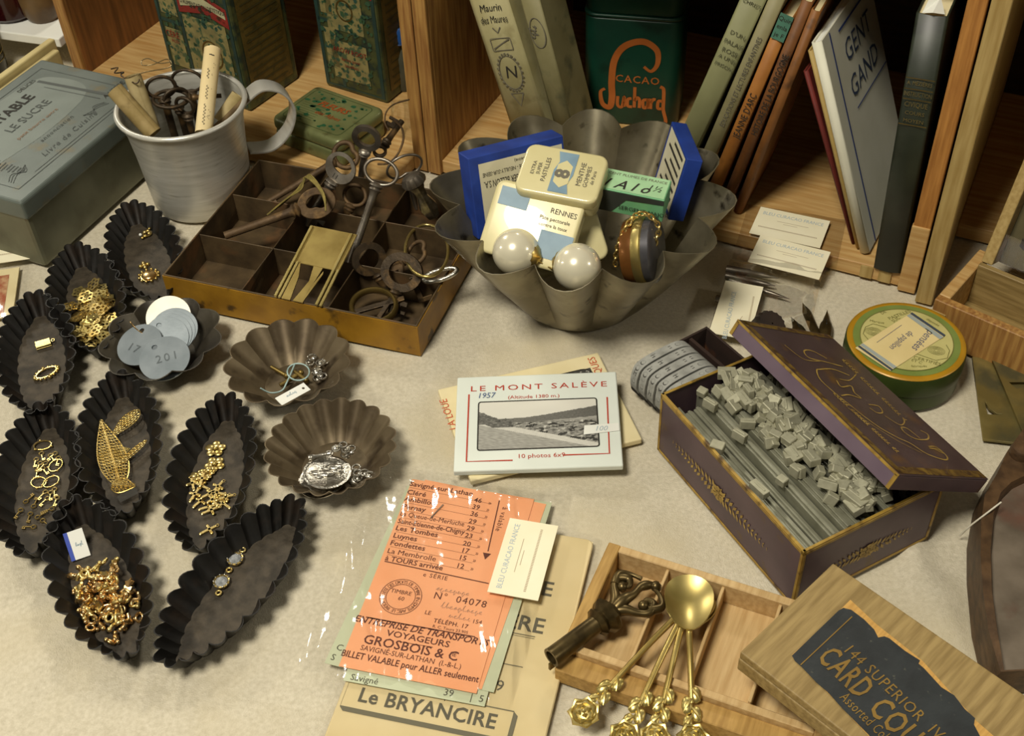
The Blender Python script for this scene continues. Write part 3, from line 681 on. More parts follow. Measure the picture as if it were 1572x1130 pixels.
for k, (x, y, a, z) in enumerate(((298, 762, 1.2, 3), (296, 745, 1.9, 2), (306, 772, .9, 1), (312, 748, 2.6, 2), (320, 760, .6, 3), (318, 780, .3, 1), (322, 785, .45, 2), (333, 750, 1.0, 2), (338, 768, .6, 1), (344, 765, .3, 2), (345, 775, 2.4, 1), (328, 770, 2.2, 3), (310, 738, 1.5, 4), (336, 758, 2.8, 3), (319, 815, .55, 0))):
    c = o if not k else o.copy()
    if k: COL.objects.link(c)
    single(c, T(*pin(x, y, BZ + .0006 * z)) @ RZ(a), 'single gilt cross lying alone at the lower end of its tin' if k == 14 else 'small gilt cross in the heap below the flowers', 'cross charm', 'gilt crosses in the oval tin')
# boat 6: copper gilt charms heap + ticket
def charm(k):
    q = MB(); r = random.Random(k)
    if k % 5 == 0: q.ring((0, 0, 0), .0022, .0008, 16, 7); q.sph((.0034, 0, 0), .0013, 8, 6)
    elif k % 5 == 1: q.lathe([(.0002, -.0045), (.0016, -.003), (.0009, -.001), (.002, .0005), (.0012, .002), (.0016, .0035), (.0003, .0048)], 10); q.M = RY(1.2)
    elif k % 5 == 2: q.sph((0, 0, 0), .0021, 9, 6, (1.5, 1, .6)); q.sph((.0028, .001, .0004), .0012, 8, 5); q.sph((-.0024, -.001, .0003), .0013, 8, 5)
    elif k % 5 == 3: q.tube(bez([(-.004, 0, 0), (-.001, .0018, .0006), (.001, -.001, .0008), (.0042, .001, 0)], 5), .0010, 7); q.sph((.0042, .001, 0), .0014, 8, 6)
    else: q.prism([(.0034 * math.cos(a) * (1 if i % 2 else .55), .0034 * math.sin(a) * (1 if i % 2 else .55)) for i, a in enumerate([j * PI / 5 for j in range(10)])], -.0006, .0006)
    return q.build('gilt_charm', W['copper'] if k % 3 else W['gold'], smooth=60)
kinds = [charm(k) for k in range(15)]; rr = random.Random(21)
for k in range(110):
    o = kinds[k] if k < 15 else kinds[k % 15].copy()
    if k >= 15: COL.objects.link(o)
    u, v = rr.gauss(.008, .013), rr.gauss(.000, .0068); u = max(-.018, min(.036, u)); v = max(-.0125, min(.0125, v))
    e = max(0, 1 - (u - .006) ** 2 / .028 ** 2 - v * v / .017 ** 2); z = BZ + .0016 + .0085 * e * rr.random() ** .6
    single(o, T(*inb(6, u, v, z)) @ Matrix.Rotation(rr.random() * 6, 4, 'Z') @ RX(rr.gauss(0, .7)) @ RY(rr.gauss(0, .5)), 'gilt ' + ['ring shaped', 'baluster shaped', 'bud shaped', 'twisted', 'star shaped'][k % 5] + ' charm ' + ('at the upper end' if u < 0 else 'in the middle' if u < .016 else 'at the lower end') + ' of the heap beside the price ticket', 'charm', 'copper gilt charms heaped in the front left tin')
tk = thing('price_ticket', 'white blue edged price ticket stuck inside the charm tin', 'ticket', frame(P(111, 862, .003), P(137, 853, .003), P(104, 824, .0115)))
q = MB(); q.box((0, 0, 0), (.0098, .0155, .0003)); q.build('paper', W['white'], tk); q = MB(); q.box((-.0003, 0, -.0002), (.0018, .0155, .0005)); q.build('blue_edge', mat('cobalt', '2c46a8', rough=.6), tk)
q = MB(); scrib(q, .004, .007, .004, .002, .0005); q.build('handwriting', W['ink_blue'], tk)
# boat 7: crystal link
cl_ = thing('crystal_link', 'two clear crystals in gilt settings joined by rings, in the front tin', 'jewellery link', Matrix())
gm = mat('crystal', 'c3c6c8', '8a8d90', .08, .4, scale=400); 
for (x, y) in ((362, 861), (341, 896)):
    p = pin(x, y, BZ); q = MB(); q.M = T(*p); q.lathe([(.0036, 0), (.0042, .001), (.0044, .0022), (.0036, .0024), (.0034, .0015)], 20); q.build('setting', W['gold'], cl_, smooth=40)
    q = MB(); q.M = T(*p); q.lathe([(.0035, .0016), (.0034, .0022), (.002, .0032), (.0001, .0033)], 8, cap=False); q.build('crystal', gm, cl_)
    q = MB(); q.M = T(*p)
    for k in range(10): q.sph((.0041 * math.cos(k * PI / 5), .0041 * math.sin(k * PI / 5), .0024), .0006, 6, 4)
    q.build('bead_edge', W['silver'], cl_, smooth=60)
for (x, y) in ((373, 846), (352, 877), (336, 912)):
    p = pin(x, y, BZ); q = MB(); q.M = T(*p); q.ring((0, 0, .001), .0014, .0006, 16, 7); q.build('loop', W['gold'], cl_, smooth=60)
# ---- round fluted dishes
def dish(name, label, c, r, h, rb, n, amp, m, mi, pw=1.0, th=.0007, rows=6, rot=0, floor_m=None, cusp=True, tilt=None):
    t = thing(name, label, 'baking tin', T(c[0], c[1], .0004) @ RZ(rot), 'round fluted baking tins')
    if tilt: t.matrix_basis = t.matrix_basis @ tilt
    def ro(a, s): f = abs(math.sin(n * a / 2)) if cusp else .5 + .5 * math.cos(n * a); return rb + (r - amp - rb) * s + amp * s ** pw * f
    N_ = n * 10; q = MB(); vs = []
    for d_ in (0, th):
        for i in range(rows + 1):
            s = i / rows if d_ == 0 else 1 - i / rows
            for j in range(N_): a = 2 * PI * j / N_; rr_ = ro(a, s) - d_; vs.append((rr_ * math.cos(a), rr_ * math.sin(a), max(h * s, d_)))
    k = 2 * (rows + 1); q.add(vs, [(i * N_ + j, i * N_ + (j + 1) % N_, (i + 1) * N_ + (j + 1) % N_, (i + 1) * N_ + j) for i in range(k - 1) for j in range(N_)])
    q.build('fluted_wall', m, t, smooth=40)
    q = MB(); q.flat([(ro(2 * PI * j / 80, 0) * math.cos(2 * PI * j / 80), ro(2 * PI * j / 80, 0) * math.sin(2 * PI * j / 80)) for j in range(80)], .0009); q.flat(circ(0, 0, rb, 60), .0002)
    q.build('bottom_plate', floor_m or m, t); return t
dish('round_tin', 'dark grey round tin with wavy edge holding zinc number tags', (-.2163, .5635), .0385, .017, .018, 9, .0055, W['iron_grey'], None, .8, rot=.2)
dish('round_tin', 'brown fluted round tin with silver charms and a white string tag', (-.1345, .5337), .0385, .020, .017, 13, .0042, W['tin_brown'], None, .8, rot=.1)
dish('round_tin', 'brown finely fluted round tin holding silver medals', (-.1038, .464), .0375, .019, .019, 20, .0030, W['tin_brown'], None, .8, rot=.05, floor_m=W['tin_brown'])
# zinc number tags fanned in the dark dish
def tagdisc(label, px, z, r, m, num=None, tilt=(0, 0), hole=True, rot=0, nump=(0, -.001)):
    t = thing('number_tag', label, 'metal tag', T(*P(*px, z)) @ RX(tilt[0]) @ RY(tilt[1]) @ RZ(rot), 'metal discs in the dark round tin')
    hs = [circ(-r * .30, r * .62, r * .12, 14)] if hole else []
    holed(circ(0, 0, r, 48), hs, .0008, 'disc', m, t, bevel=.0001)
    if num: lines([(num, r * .52, r * nump[0], r * nump[1], {'sp': 1.25})], mat('stamped', '666d70', '5a6164', .5, .5), t, T(0, 0, .0011), 'stamped_number')
    return t
pm = W['zinc']
tagdisc('smooth white metal disc at the back of the zinc tags', (259, 487), .0185, .0140, W['disc'], None, (.5, .05), False)
for k, (x, y, z) in enumerate(((268, 506, .0155), (264, 511, .0150), (259, 515, .0148), (254, 520, .0146))):
    tagdisc(['zinc tag just in front of the white disc', 'zinc tag second in front of the white disc', 'zinc tag third in front of the white disc', 'zinc tag fourth in front of the white disc'][k], (x, y), z, .0145, pm, None, (.42, .05))
tagdisc('zinc tag stamped 17 at the left of the fan', (215, 530), .0150, .0145, pm, '17', (.30, -.15), True, -.5, (-.15, -.25))
tagdisc('zinc tag stamped 201 lying in front of the other tags', (253, 551), .0140, .0155, pm, '201', (.30, .0), True, .25, (.1, .0))
q = MB(); q.tube(bez([P(200, 494, .021), P(207, 503, .019), P(219, 512, .018), P(224, 511, .017), P(221, 506, .018)], 6), .0004, 6); tag(q.build('tag_wire', W['copper'], smooth=60), 'thin copper wire looped through the zinc tag stamped 17', 'wire')
# dish 2: silver charms, string and tag
sg = 'silver charms with a string tag in the brown round tin'
def blob(label, pts, r0, m, name='silver_charm', cat='charm', grp=sg, seed=0):
    rr = random.Random(seed); q = MB()
    for (x, y, z) in pts:
        p = P(x, y, z); q.sph(p, r0 * rr.uniform(.9, 1.5), 9, 6, (1, 1, .7)); q.ring(p + V((rr.gauss(0, .001), rr.gauss(0, .001), .0008)), r0 * 1.6, r0 * .42, 12, 6)
    return tag(q.build(name, m, smooth=60), label, cat, grp)
blob('silver scrolled charm at the back of the string tag', [(474, 556, .0075), (482, 550, .0085), (492, 558, .0075), (499, 554, .007)], .0016, W['silver'], seed=1)
blob('silver knotted charm right of the string loop', [(486, 572, .006), (493, 577, .006), (489, 584, .005)], .0017, W['silver'], seed=2)
for k, (a, b_, lb) in enumerate((((416, 563, .0085), (440, 577, .0055), 'brown metal bar charm pointing up left from the string'), ((430, 592, .004), (462, 572, .005), 'brown metal bar charm under the string loop'), ((452, 570, .006), (470, 584, .0045), 'short brown bar charm beside the white tag'))):
    q = MB(); q.tube([P(*a), P(*b_)], [.0012, .0016], 8); q.sph(P(*b_), .002, 8, 6); tag(q.build('bar_charm', W['brass_dull'], smooth=50), lb, 'charm', sg)
strm = mat('blue_string', 'a9c0bd', '8fa8a6', .8, scale=200)
st = []
for i in range(40):
    a = i / 39 * 2 * PI * 1.7; st.append(P(458 + 17 * math.cos(a), 571 + 13 * math.sin(a), .0085 + .001 * math.sin(a * 3)))
q = MB(); q.tube(st + bez([st[-1], P(440, 588, .007), P(432, 600, .006), P(415, 603, .008), P(400, 596, .013)], 6), .0005, 6)
wt_ = thing('string_tag', 'small white price tag on pale blue string in the brown tin', 'price tag', Matrix()); q.build('string', strm, wt_, smooth=60)
m3 = frame(P(433, 623, .0135), P(491, 591, .0115), P(426, 606, .0145))
holed([(0, 0), (.0205, 0), (.0205, .007), (0, .007)], [circ(.0178, .0035, .0009, 12)], .0004, 'ticket', W['white'], wt_, m3); q = MB(); scrib(q, .006, .0035, .007, .0022, .0006, .0003, random.Random(5)); q.build('handwriting', W['ink_blue'], wt_, m3)
# dish 3: silver medals
sg3 = 'silver medals in the finely fluted tin'
def medal(label, px, z, r, tilt, seed):
    t = thing('silver_medal', label, 'medal', T(*P(*px, z)) @ RX(tilt[0]) @ RY(tilt[1]), sg3)
    q = MB(); q.lathe([(r * .94, 0), (r, .0006), (r, .0012), (r * .9, .0014), (r * .84, .0009), (0.0001, .0011)], 32, cap=False); q.build('disc', W['silver'], t, smooth=40)
    rr = random.Random(seed); q = MB()
    for k in range(9): a = rr.random() * 6; x = r * .5 * rr.random(); q.sph((x * math.cos(a), x * math.sin(a), .0012), r * rr.uniform(.12, .28), 8, 5, (1.5, .8, .35))
    q.build('relief', W['silver'], t, smooth=60); q = MB(); q.ring((0, r * 1.15, .0008), r * .14, r * .05, 12, 6); q.build('loop', W['silver'], t, smooth=60)
    return t
medal('large round silver medal uppermost in the finely fluted tin', (502, 727), .010, .0135, (-.1, .08), 1)
medal('silver medal partly under the large round medal', (495, 738), .006, .0135, (.0, -.1), 2)
blob('silver scroll charm above the large medal', [(515, 688, .013), (523, 685, .0135), (531, 690, .013), (540, 694, .012), (533, 700, .011)], .0014, W['silver'], grp=sg3, seed=6)
q = MB(); a, b_ = P(474, 703, .012), P(508, 696, .0125); q.tube([a, a + (b_ - a) * .2, a + (b_ - a) * .3, b_], [.0016, .0018, .0011, .0013], 8); tag(q.build('silver_bar', W['silver'], smooth=50), 'slim silver bar charm above the left of the large medal', 'charm', sg3)
blob('silver scroll charm at the right of the large medal', [(545, 722, .010), (552, 727, .0105), (560, 727, .011), (566, 731, .0115), (549, 735, .009)], .0014, W['silver'], grp=sg3, seed=7)
q = MB(); q.sph(P(546, 738, .0055), .0042, 12, 8, (1, 1, .8)); tag(q.build('silver_bell', W['silver'], smooth=60), 'small smooth silver bell right of the large medal', 'charm', sg3)
# ================================================================ KEY TRAY
TZ = .025
M, tw, td = fl((250, 422), (640, 501), TZ, (392, 244), zb=.0003)
tr = thing('key_tray', 'ochre painted metal tray with nine compartments holding old keys', 'tray', M)
t_ = .0011
def wall(name, x0, y0, x1, y1, h=TZ, m=None):
    q = MB(); q.mi = 0; q.box((x0, y0, 0), (x1, y1, h)); return q.build(name, m or W['tray_in'], tr, bevel=.0003, seg=1)
q = MB(); q.box((0, 0, 0), (tw, td, .0012)); q.build('bottom_plate', W['tray_in'], tr)
for nm, a in (('front_wall', (0, 0, tw, t_)), ('back_wall', (0, td - t_, tw, td)), ('side_wall', (0, t_, t_, td - t_)), ('side_wall', (tw - t_, t_, tw, td - t_))):
    wall(nm, *a)
    ox = {'front_wall': (a[0] - .0004, a[1] - .0005, a[2] + .0004, a[1] + .0001), 'back_wall': (a[0], a[3], a[2], a[3] + .0004)}.get(nm) or ((a[0] - .0005, 0, a[0] + .0001, td) if a[0] == 0 else (a[2] - .0001, 0, a[2] + .0005, td))
    q = MB(); q.box((ox[0], ox[1], 0.0002), (ox[2], ox[3], TZ - .0008)); q.build('painted_side', W['ochre'], tr)
X1, X2, Y1, Y2 = .0562, .1166, .0460, .0930
for x in (X1, X2): wall('partition', x - .0004, t_, x + .0004, td - t_, TZ - .001)
for y in (Y1, Y2): wall('partition', t_, y - .0004, tw - t_, y + .0004, TZ - .0012)
# keys
key('key with an upright bright oval ring bow standing among the tray keys', P(585, 264, .060), P(532, 420, .006), 'oval', .0034, .0112, .0082, 'steel', V((0, -.62, .78)), .0012)
k11 = key('grey flat bow key stamped 11 beside the bright oval key', P(523, 258, .046), P(470, 345, .010), 'plate', .0036, .0118, .0105, 'steel', V((0, -.5, .86)), .0011)
lines([('11', .0050, .0068, 0, {'rot': R(90)})], W['ink'], k11, T(0, 0, .0011), 'stamped_number')
key('thick rusty key with kidney bow lying across the left compartments', P(486, 312, .034), P(345, 362, .0255), 'fat', .0038, .0098, .0125, 'rust', V((.25, -.75, .6)), .0017, False)
key('long rusty key behind the thick rusty key, bow at the back rim', P(531, 238, .034), P(405, 314, .010), 'kidney', .0030, .0095, .0085, 'rust', V((0, -.6, .8)), .0018)
key('grey ring bow key resting on the crate edge by the green flat tin', P(563, 212, .058), P(552, 290, .012), 'disc', .0032, .0105, .0105, 'steel', V((0, -.7, .7)), .0013)
key('thin wire key with a heart shaped bow at the right of the bright ring', P(621, 256, .046), P(640, 320, .006), 'heart', .0022, .0125, .0095, 'steel', V((0, -.45, .9)), .0009)
key('dark ornate key bit up beside the rusty wire', P(583, 232, .044), P(617, 186, .052), 'disc', .0028, .005, .005, 'darkkey', V((0, -.6, .8)), .0012)
key('brown flat ring key lying in the front right compartment', P(566, 398, .027), P(598, 452, .006), 'disc', .003, .0118, .0108, 'darkkey', V((.1, -.35, .92)), .0014)
key('larger grey brown ring key in front of the brass ring', P(617, 418, .0285), P(600, 480, .008), 'disc', .003, .0142, .0125, 'darkkey', V((-.1, -.4, .9)), .0015)
key('rusty key lying along the right side under the chrome ring', P(640, 388, .024), P(600, 408, .012), 'kidney', .0034, .008, .008, 'rust', V((0, -.3, .95)), .0014)
key('dark key half hidden at the back of the middle compartment', P(545, 300, .022), P(525, 345, .006), 'oval', .003, .008, .007, 'rust', V((0, -.5, .86)), .0014)
rg = thing('spoked_ring', 'flat iron ring with a crossbar lying at the front right of the key tray', 'iron ring', frame(P(574, 470, .014), P(640, 478, .014), P(574, 430, .020)), 'old keys')
q = MB(); q.tube([(.0145 * math.cos(a * PI / 20), .0120 * math.sin(a * PI / 20), 0) for a in range(40)], .0017, 8, True, 1.8); q.build('ring_band', W['brass_dull'], rg, smooth=50)
q = MB(); q.box((-.016, -.0022, -.001), (.020, .0012, .001)); q.build('crossbar', W['darkkey'], rg, RZ(.45), bevel=.0003)
q = MB(); q.box((.006, -.006, -.001), (.009, .010, .001)); q.box((.006, .0075, -.001), (.0135, .010, .001)); q.build('bit', W['darkkey'], rg, RZ(-.3), bevel=.0003)
q = MB(); q.M = frame(P(645, 455, .012), P(630, 420, .026), P(700, 455, .012)); q.box((-.004, -.0018, -.0012), (.014, .0018, .0012)); q.box((-.004, -.0018, -.0012), (-.001, .008, .0012)); tag(q.build('iron_bracket', W['darkkey'], bevel=.0003), 'small iron bracket standing at the front right corner of the tray', 'bracket', 'old keys')
q = MB(); pts = [P(655 + 33 * math.cos(a), 385 + 40 * math.sin(a), .028 + .008 * math.sin(a)) for a in [2 * PI * i / 36 for i in range(36)]]; tag(q.tube(pts, .0011, 8, True).build('brass_ring', W['brass_bright'], smooth=60), 'thin brass ring standing against the big tin', 'ring', 'old keys')
q = MB(); q.M = frame(P(676, 422, .030), P(705, 413, .032), P(676, 400, .034)); q.ring((0, 0, 0), 1, .0016, 30, 8, .0108, .0035); tag(q.build('chrome_ring', W['silver'], smooth=60), 'shiny oval chrome ring by the foot of the big tin', 'ring', 'old keys')
pl_ = thing('drawer_pull', 'small chrome pull with a fluted round head beside the big tin', 'handle', frame(P(638, 283, .050), P(662, 325, .030), P(600, 290, .05)), 'old keys')
q = MB(); q.M = RY(R(90)); q.lathe([(.001, -.008), (.0065, -.0065), (.0085, -.003), (.0080, -.0005), (.0055, .001)], 40, lambda a, i: 1 + .03 * math.cos(16 * a)); q.build('fluted_head', W['steel'], pl_, smooth=40)
q = MB(); q.M = RY(R(90)); q.lathe([(.0055, .001), (.0042, .004), (.0036, .010), (.0062, .018), (.0040, .026), (.0008, .028)], 24, lambda a, i: 1 + .1 * math.cos(6 * a)); q.build('stem', W['silver'], pl_, smooth=40)
q = MB(); q.tube(bez([P(628, 153, .075), P(605, 160, .066), P(593, 172, .060), P(591, 188, .055), P(597, 200, .052)], 6), .0006, 6)
tag(q.build('rusty_wire', W['rust'], smooth=60), 'thin rusty wire rising above the keys towards the crate', 'wire', 'rusty wires by the crate')
q = MB(); q.tube(bez([P(606, 186, .054), P(617, 197, .053), P(619, 215, .050), P(611, 236, .046), P(597, 250, .042), P(580, 252, .040)], 6), .0008, 6)
tag(q.build('rusty_wire', W['rust'], smooth=60), 'curved rusty wire looping right of the dark ornate key', 'wire', 'rusty wires by the crate')
strw = mat('straw_string', '8f7f3e', '6d602c', .8, scale=200); q = MB()
for k in range(4): q.tube(bez([P(410 + 6 * k, 330 - 4 * k, .026), P(440 + 4 * k, 305 - 3 * k, .032), P(463 + k, 290 - 4 * k, .040), P(468 + 3 * k, 272 - k, .044), P(488 + 3 * k, 288 + 3 * k, .046), P(500, 312 + 4 * k, .040)], 5), .0006, 5)
tag(q.build('straw_string', strw, smooth=60), 'old straw coloured string tied round the thick rusty key bow', 'string')
# brass stencil clip
A, B_, D_ = P(421, 456, .026), P(494, 472, .026), P(456, 344, .040)
bp = thing('brass_clip', 'brass plate with cut out legs standing in the middle of the key tray', 'brass plate', frame(A, B_, D_)); wq = (B_ - A).length; hq = (D_ - A).length
q = MB(); q.box((0, hq * .48, 0), (wq, hq, .0008)); q.build('top_plate', W['brass'], bp, bevel=.0003, seg=1)
for x0 in (0, wq * .86):
    q = MB(); q.box((x0, 0, -.0004), (x0 + wq * .06, hq * .99, .0018)); q.box((x0 + wq * .08, 0, -.0002), (x0 + wq * .14, hq * .5, .0012)); q.build('side_rail', W['brass_bright'], bp, bevel=.0003, seg=1)
for poly in ([(.16, 0), (.34, 0), (.28, .30), (.17, .50), (.15, .50)], [(.40, 0), (.58, 0), (.66, .48), (.46, .48), (.52, .28)], [(.60, .20), (.58, .0), (.60, 0), (.72, .4), (.70, .44)]):
    q = MB(); q.prism([(x * wq, y * hq) for x, y in poly], 0, .0008); q.build('cut_leg', W['brass'], bp)
# ================================================================ BIG FLUTED TIN
bc_ = V((.0475, .609, 0)); BH = .078
bt2 = dish('brioche_tin', 'large deep fluted baking tin filled with small boxes and pearls', bc_, .0945, BH, .041, 12, .0195, W['tin'], None, .75, .0008, 14, rot=R(5))
del bt2['group']
def box6(name, label, M, s, m, cat='box', group=None, bev=.0006):
    t = thing(name, label, cat, M, group); q = MB(); q.box((0, 0, -s[2]), (s[0], s[1], 0)); q.build('carton', m, t, bevel=bev); return t
blue = mat('blue_card', '1f3f96', '18327c', .55, scale=60); lbl = mat('label_paper', 'd8d2b6', 'cbc4a4', .75, scale=30)
# blue box standing at the left back
TL, TR, BL = P(707, 243, .107), P(853, 207, .104), P(731, 347, .064)
Mx = frame(TL, TR, BL) @ RX(PI)
wdt, hgt = (TR - TL).length, .052
b1 = box6('medicine_box', 'blue cardboard box with cream label standing upside down at the left of the big tin', frame(TL, TR, BL) @ T(.003, hgt, 0) @ RX(PI) @ T(0, 0, .004), (wdt, hgt, .016), blue)
q = MB(); q.rect(.006, .000, wdt - .0015, hgt - .005, .0002); q.build('label', lbl, b1)
def flip(x, y): return T(x, y, .0003) @ RZ(PI)
lines([('LABORATOIRES ROGER BELLON S.A.', .0062, 0, .0, {'fit': wdt * .80}), ('159 AVENUE DU ROULE - NEUILLY-SUR-SEINE', .0036, 0, -.0062, {'fit': wdt * .80}), ('(Seine)', .003, 0, -.0105)], W['ink'], b1, T(wdt * .53, hgt - .0185, .0004) @ RZ(PI))
lines([('Soludagenan', .0045, 0, 0, {'shear': .4})], W['ink'], b1, T(.025, .022, .0004) @ RZ(PI))
q = MB(); q.rect(.009, .004, .016, .0065, .0004); q.rect(.009, .009, .014, .0105, .0004); q.build('blue_mark', blue, b1)
# blue box at the right
TLb, TRb, BLb = P(1055, 244, .100), P(1080, 251, .098), P(1042, 332, .062)
fx = frame(TLb, TRb, BLb) @ RY(R(-17))
b2 = thing('medicine_box', 'blue cardboard box standing on edge against the right wall of the big tin', 'box', fx)
wb, hb = (TRb - TLb).length, (BLb - TLb).length
q = MB(); q.box((0, 0, 0), (wb, hb + .004, .050)); q.build('carton', blue, b2, bevel=.0006)
q = MB(); q.add([(-.0003, .0015, .002), (-.0003, hb, .002), (-.0003, hb, .046), (-.0003, .0015, .046)], [(0, 1, 2, 3)]); q.build('label', lbl, b2)
q = MB()
for k in range(6): q.add([(-.0004, .004 + k * .0055, .006), (-.0004, .006 + k * .0055, .006), (-.0004, .006 + k * .0055, .03 + .01 * (k % 2)), (-.0004, .004 + k * .0055, .03 + .01 * (k % 2))], [(0, 1, 2, 3)])
q.build('printed_lines', W['ink'], b2)
# cream pastille tins
cream_m = mat('cream_enamel', 'd9cf9f', 'cdc28f', .32, .05, scale=25, coat=.3); bl_m = mat('slate_blue_print', '7f9aab', '6f8a9c', .5, scale=60)
def ptin(label, M, sx, sy, sz, words):
    t = thing('pastille_tin', label, 'tin', M, 'cream and blue pastille tins'); r = .006
    q = MB(); q.prism(rrect(.0004, .0004, sx - .0004, sy - .0004, r), -sz, -sz * .48); q.build('body', cream_m, t, bevel=.0016, seg=3, smooth=50)
    q = MB(); q.prism(rrect(0, 0, sx, sy, r), -sz * .5, 0); q.build('lid', cream_m, t, bevel=.0018, seg=3, smooth=50)
    for c in words: c(t)
    return t
def w1(t):
    q = MB(); q.flat([(.020, .003), (.032, .003), (.030, .010), (.032, .016), (.032, .031), (.020, .031), (.022, .024), (.020, .018)], .0003); q.build('blue_panel', bl_m, t)
    q = MB(); q.flat([(.0215, .010), (.026, .0065), (.0305, .010), (.0305, .022), (.026, .0255), (.0215, .022)], .0004); q.build('cream_lozenge', cream_m, t)
    lines([('8', .012, .026, .016, {'bold': .04, 'rot': R(90)}), ('PASTILLES', .0038, .0155, .017, {'rot': R(90)}), ('SUPER', .003, .0115, .017, {'rot': R(90)}), ('EXTRA', .003, .008, .017, {'rot': R(90)}), ('MENTHE', .0042, .0365, .018, {'rot': R(90)}), ('GOMMES', .0036, .0405, .017, {'rot': R(90)}), ('de Paris', .003, .044, .017, {'rot': R(90)})], W['ink_grey'], t, T(0, 0, .0005))
def w2(t):
    q = MB(); q.rect(.004, .030, .022, .041, .0003); q.rect(.034, .006, .054, .022, .0003); q.build('blue_panel', bl_m, t)
    lines([('RENNES', .0045, .044, .034, {}), ('Pâte pectorale', .0032, .040, .029, {}), ('contre la toux', .003, .040, .025, {}), ('ARIS', .0055, .020, .008, {'rot': .2, 'bold': .02})], W['ink_grey'], t, T(0, 0, .0005))
A, B_, D_ = P(787, 290, .103), P(914, 314, .101), P(795, 241, .111)
m1 = frame(A, B_, D_); ptin('cream pastille tin with blue panel, uppermost in the big tin', m1, (B_ - A).length, max(.034, (D_ - A).length), .0165, [w1])
A, B_, D_ = P(724, 388, .070), P(880, 432, .064), P(765, 300, .094)
ptin('cream and blue pastille tin lying under the upper one, behind the pearls', frame(A, B_, D_) @ T(.003, .002, .003), .055, .045, .013, [w2])
A, B_, D_ = P(820, 425, .060), P(934, 392, .066), P(790, 330, .084)
ptin('cream pastille tin leaning right behind the second pearl', frame(A, B_, D_) @ T(0, 0, -.006), .048, .044, .012, [])
# green nib box
gr = mat('mint_card', '7fbf8b', '6bab78', .55, scale=50); gr2 = mat('mint_top', 'a8cfa0', '98c092', .6, scale=50); dkm = mat('dark_band', '3d423c', '2f342e', .6)
A, B_, D_ = P(920, 288, .098), P(1020, 308, .096), P(927, 260, .0995)
mg = frame(A, B_, D_); wg, dg = (B_ - A).length, (D_ - A).length + .002
g = thing('nib_box', 'mint green pen nib box with handwritten price in the big tin', 'box', mg)
q = MB(); q.box((0, 0, -.017), (wg, dg, 0)); q.build('carton', gr, g, bevel=.0004, seg=1)
q = MB(); q.rect(.0006, .0006, wg - .0006, dg - .0006, .0002); q.build('top_label', gr2, g)
FM = Matrix(((1, 0, 0, 0), (0, 0, -1, -.0003), (0, 1, 0, 0), (0, 0, 0, 1)))
q = MB(); q.flat([(.0003, -.0006), (wg, -.0006), (wg, -.004), (wg * .42, -.0055), (wg * .20, -.0165), (.0003, -.0165)]); q.build('dark_band', dkm, g, FM)
lines([('SERGENT-MAJOR', .0042, wg * .70, -.0115, {'sx': .95})], W['ink'], g, FM @ T(0, 0, .0003))
lines([('1 A l o', .0105, wg * .36, dg * .30, {'shear': .4, 'bold': .01, 'sx': 1.0}), ('1½', .007, wg * .80, dg * .42, {'shear': .3})], W['ink'], g, T(0, 0, .0004))
lines([('CENT PLUMES DE FRANCE', .003, wg * .5, dg * .78)], W['ink_grey'], g, T(0, 0, .0004))
# pearls
for (x, y, z, lb) in ((792, 387, .0755, 'large pearl bead at the left, resting by the tin rim'), (886, 410, .0745, 'large pearl bead at the right, resting by the tin rim')):
    c = P(x, y, z); t = thing('pearl_bead', lb, 'bead', T(*c)); q = MB(); q.sph((0, 0, 0), .0139, 40, 24); q.build('pearl', W['pearl'], t, smooth=180)
    s = 1 if x < 850 else -1
    q = MB(); q.M = RY(s * R(90)) @ T(0, 0, .0118); q.lathe([(.0070, 0), (.0062, .0012), (.0030, .0026), (.0012, .004)], 20, lambda a, i: 1 + .04 * math.cos(10 * a)); q.build('gilt_cap', W['gold'], t, RZ(-s * R(25)) if s > 0 else RZ(R(-30)), smooth=40)
q = MB(); q.tube(bez([P(822, 398, .074), P(838, 408, .070), P(852, 415, .071)], 6), .0006, 6); tag(q.build('pearl_wire', W['gold'], smooth=60), 'gilt wire linking the two large pearl beads', 'wire')
# pocket watch case and chain
cA = P(985, 384, .070); wn = (V((.93, -.30, .22))).normalized()
mw = frame(cA, cA + V((0, .3, 1)), cA + V((0, -1, .3))); z_ = wn; x_ = (V((.1, .25, 1)) - z_ * z_.dot(V((.1, .25, 1)))).normalized(); y_ = z_.cross(x_)
mw = Matrix((x_, y_, z_)).transposed().to_4x4(); mw.translation = cA
wch = thing('pocket_watch', 'gilt and grey round watch case standing on edge in the big tin', 'watch', mw)
q = MB(); q.lathe([(.0005, -.009), (.0185, -.0085), (.0198, -.005), (.0198, -.0012)], 48, cap=False); q.build('front_case', mat('amber_case', '8a5a2c', '6d4522', .25, .5, scale=50), wch, smooth=40)
q = MB(); q.lathe([(.0200, -.0015), (.0208, 0), (.0208, .0035), (.0196, .0042)], 48, cap=False); q.build('bezel', W['brass_bright'], wch, smooth=40)
q = MB(); q.lathe([(.0194, .004), (.0196, .0085), (.0180, .0098), (.0005, .0102)], 48, cap=False); q.build('back_case', mat('grey_case', '77767a', '605f63', .3, .7, scale=50), wch, smooth=40)
ch = bez([P(945, 405, .062), P(947, 385, .072), P(957, 357, .086), P(973, 333, .094), P(990, 328, .096), P(1005, 338, .092), P(1012, 352, .086), P(1006, 372, .078), P(1000, 395, .070), P(996, 412, .063), P(990, 432, .055)], 5)
chn = thing('watch_chain', 'gilt link chain draped over the watch case', 'chain', Matrix()); lk = None; acc = 0; step = .0031; last = ch[0]; idx = 0; pos = [ch[0]]
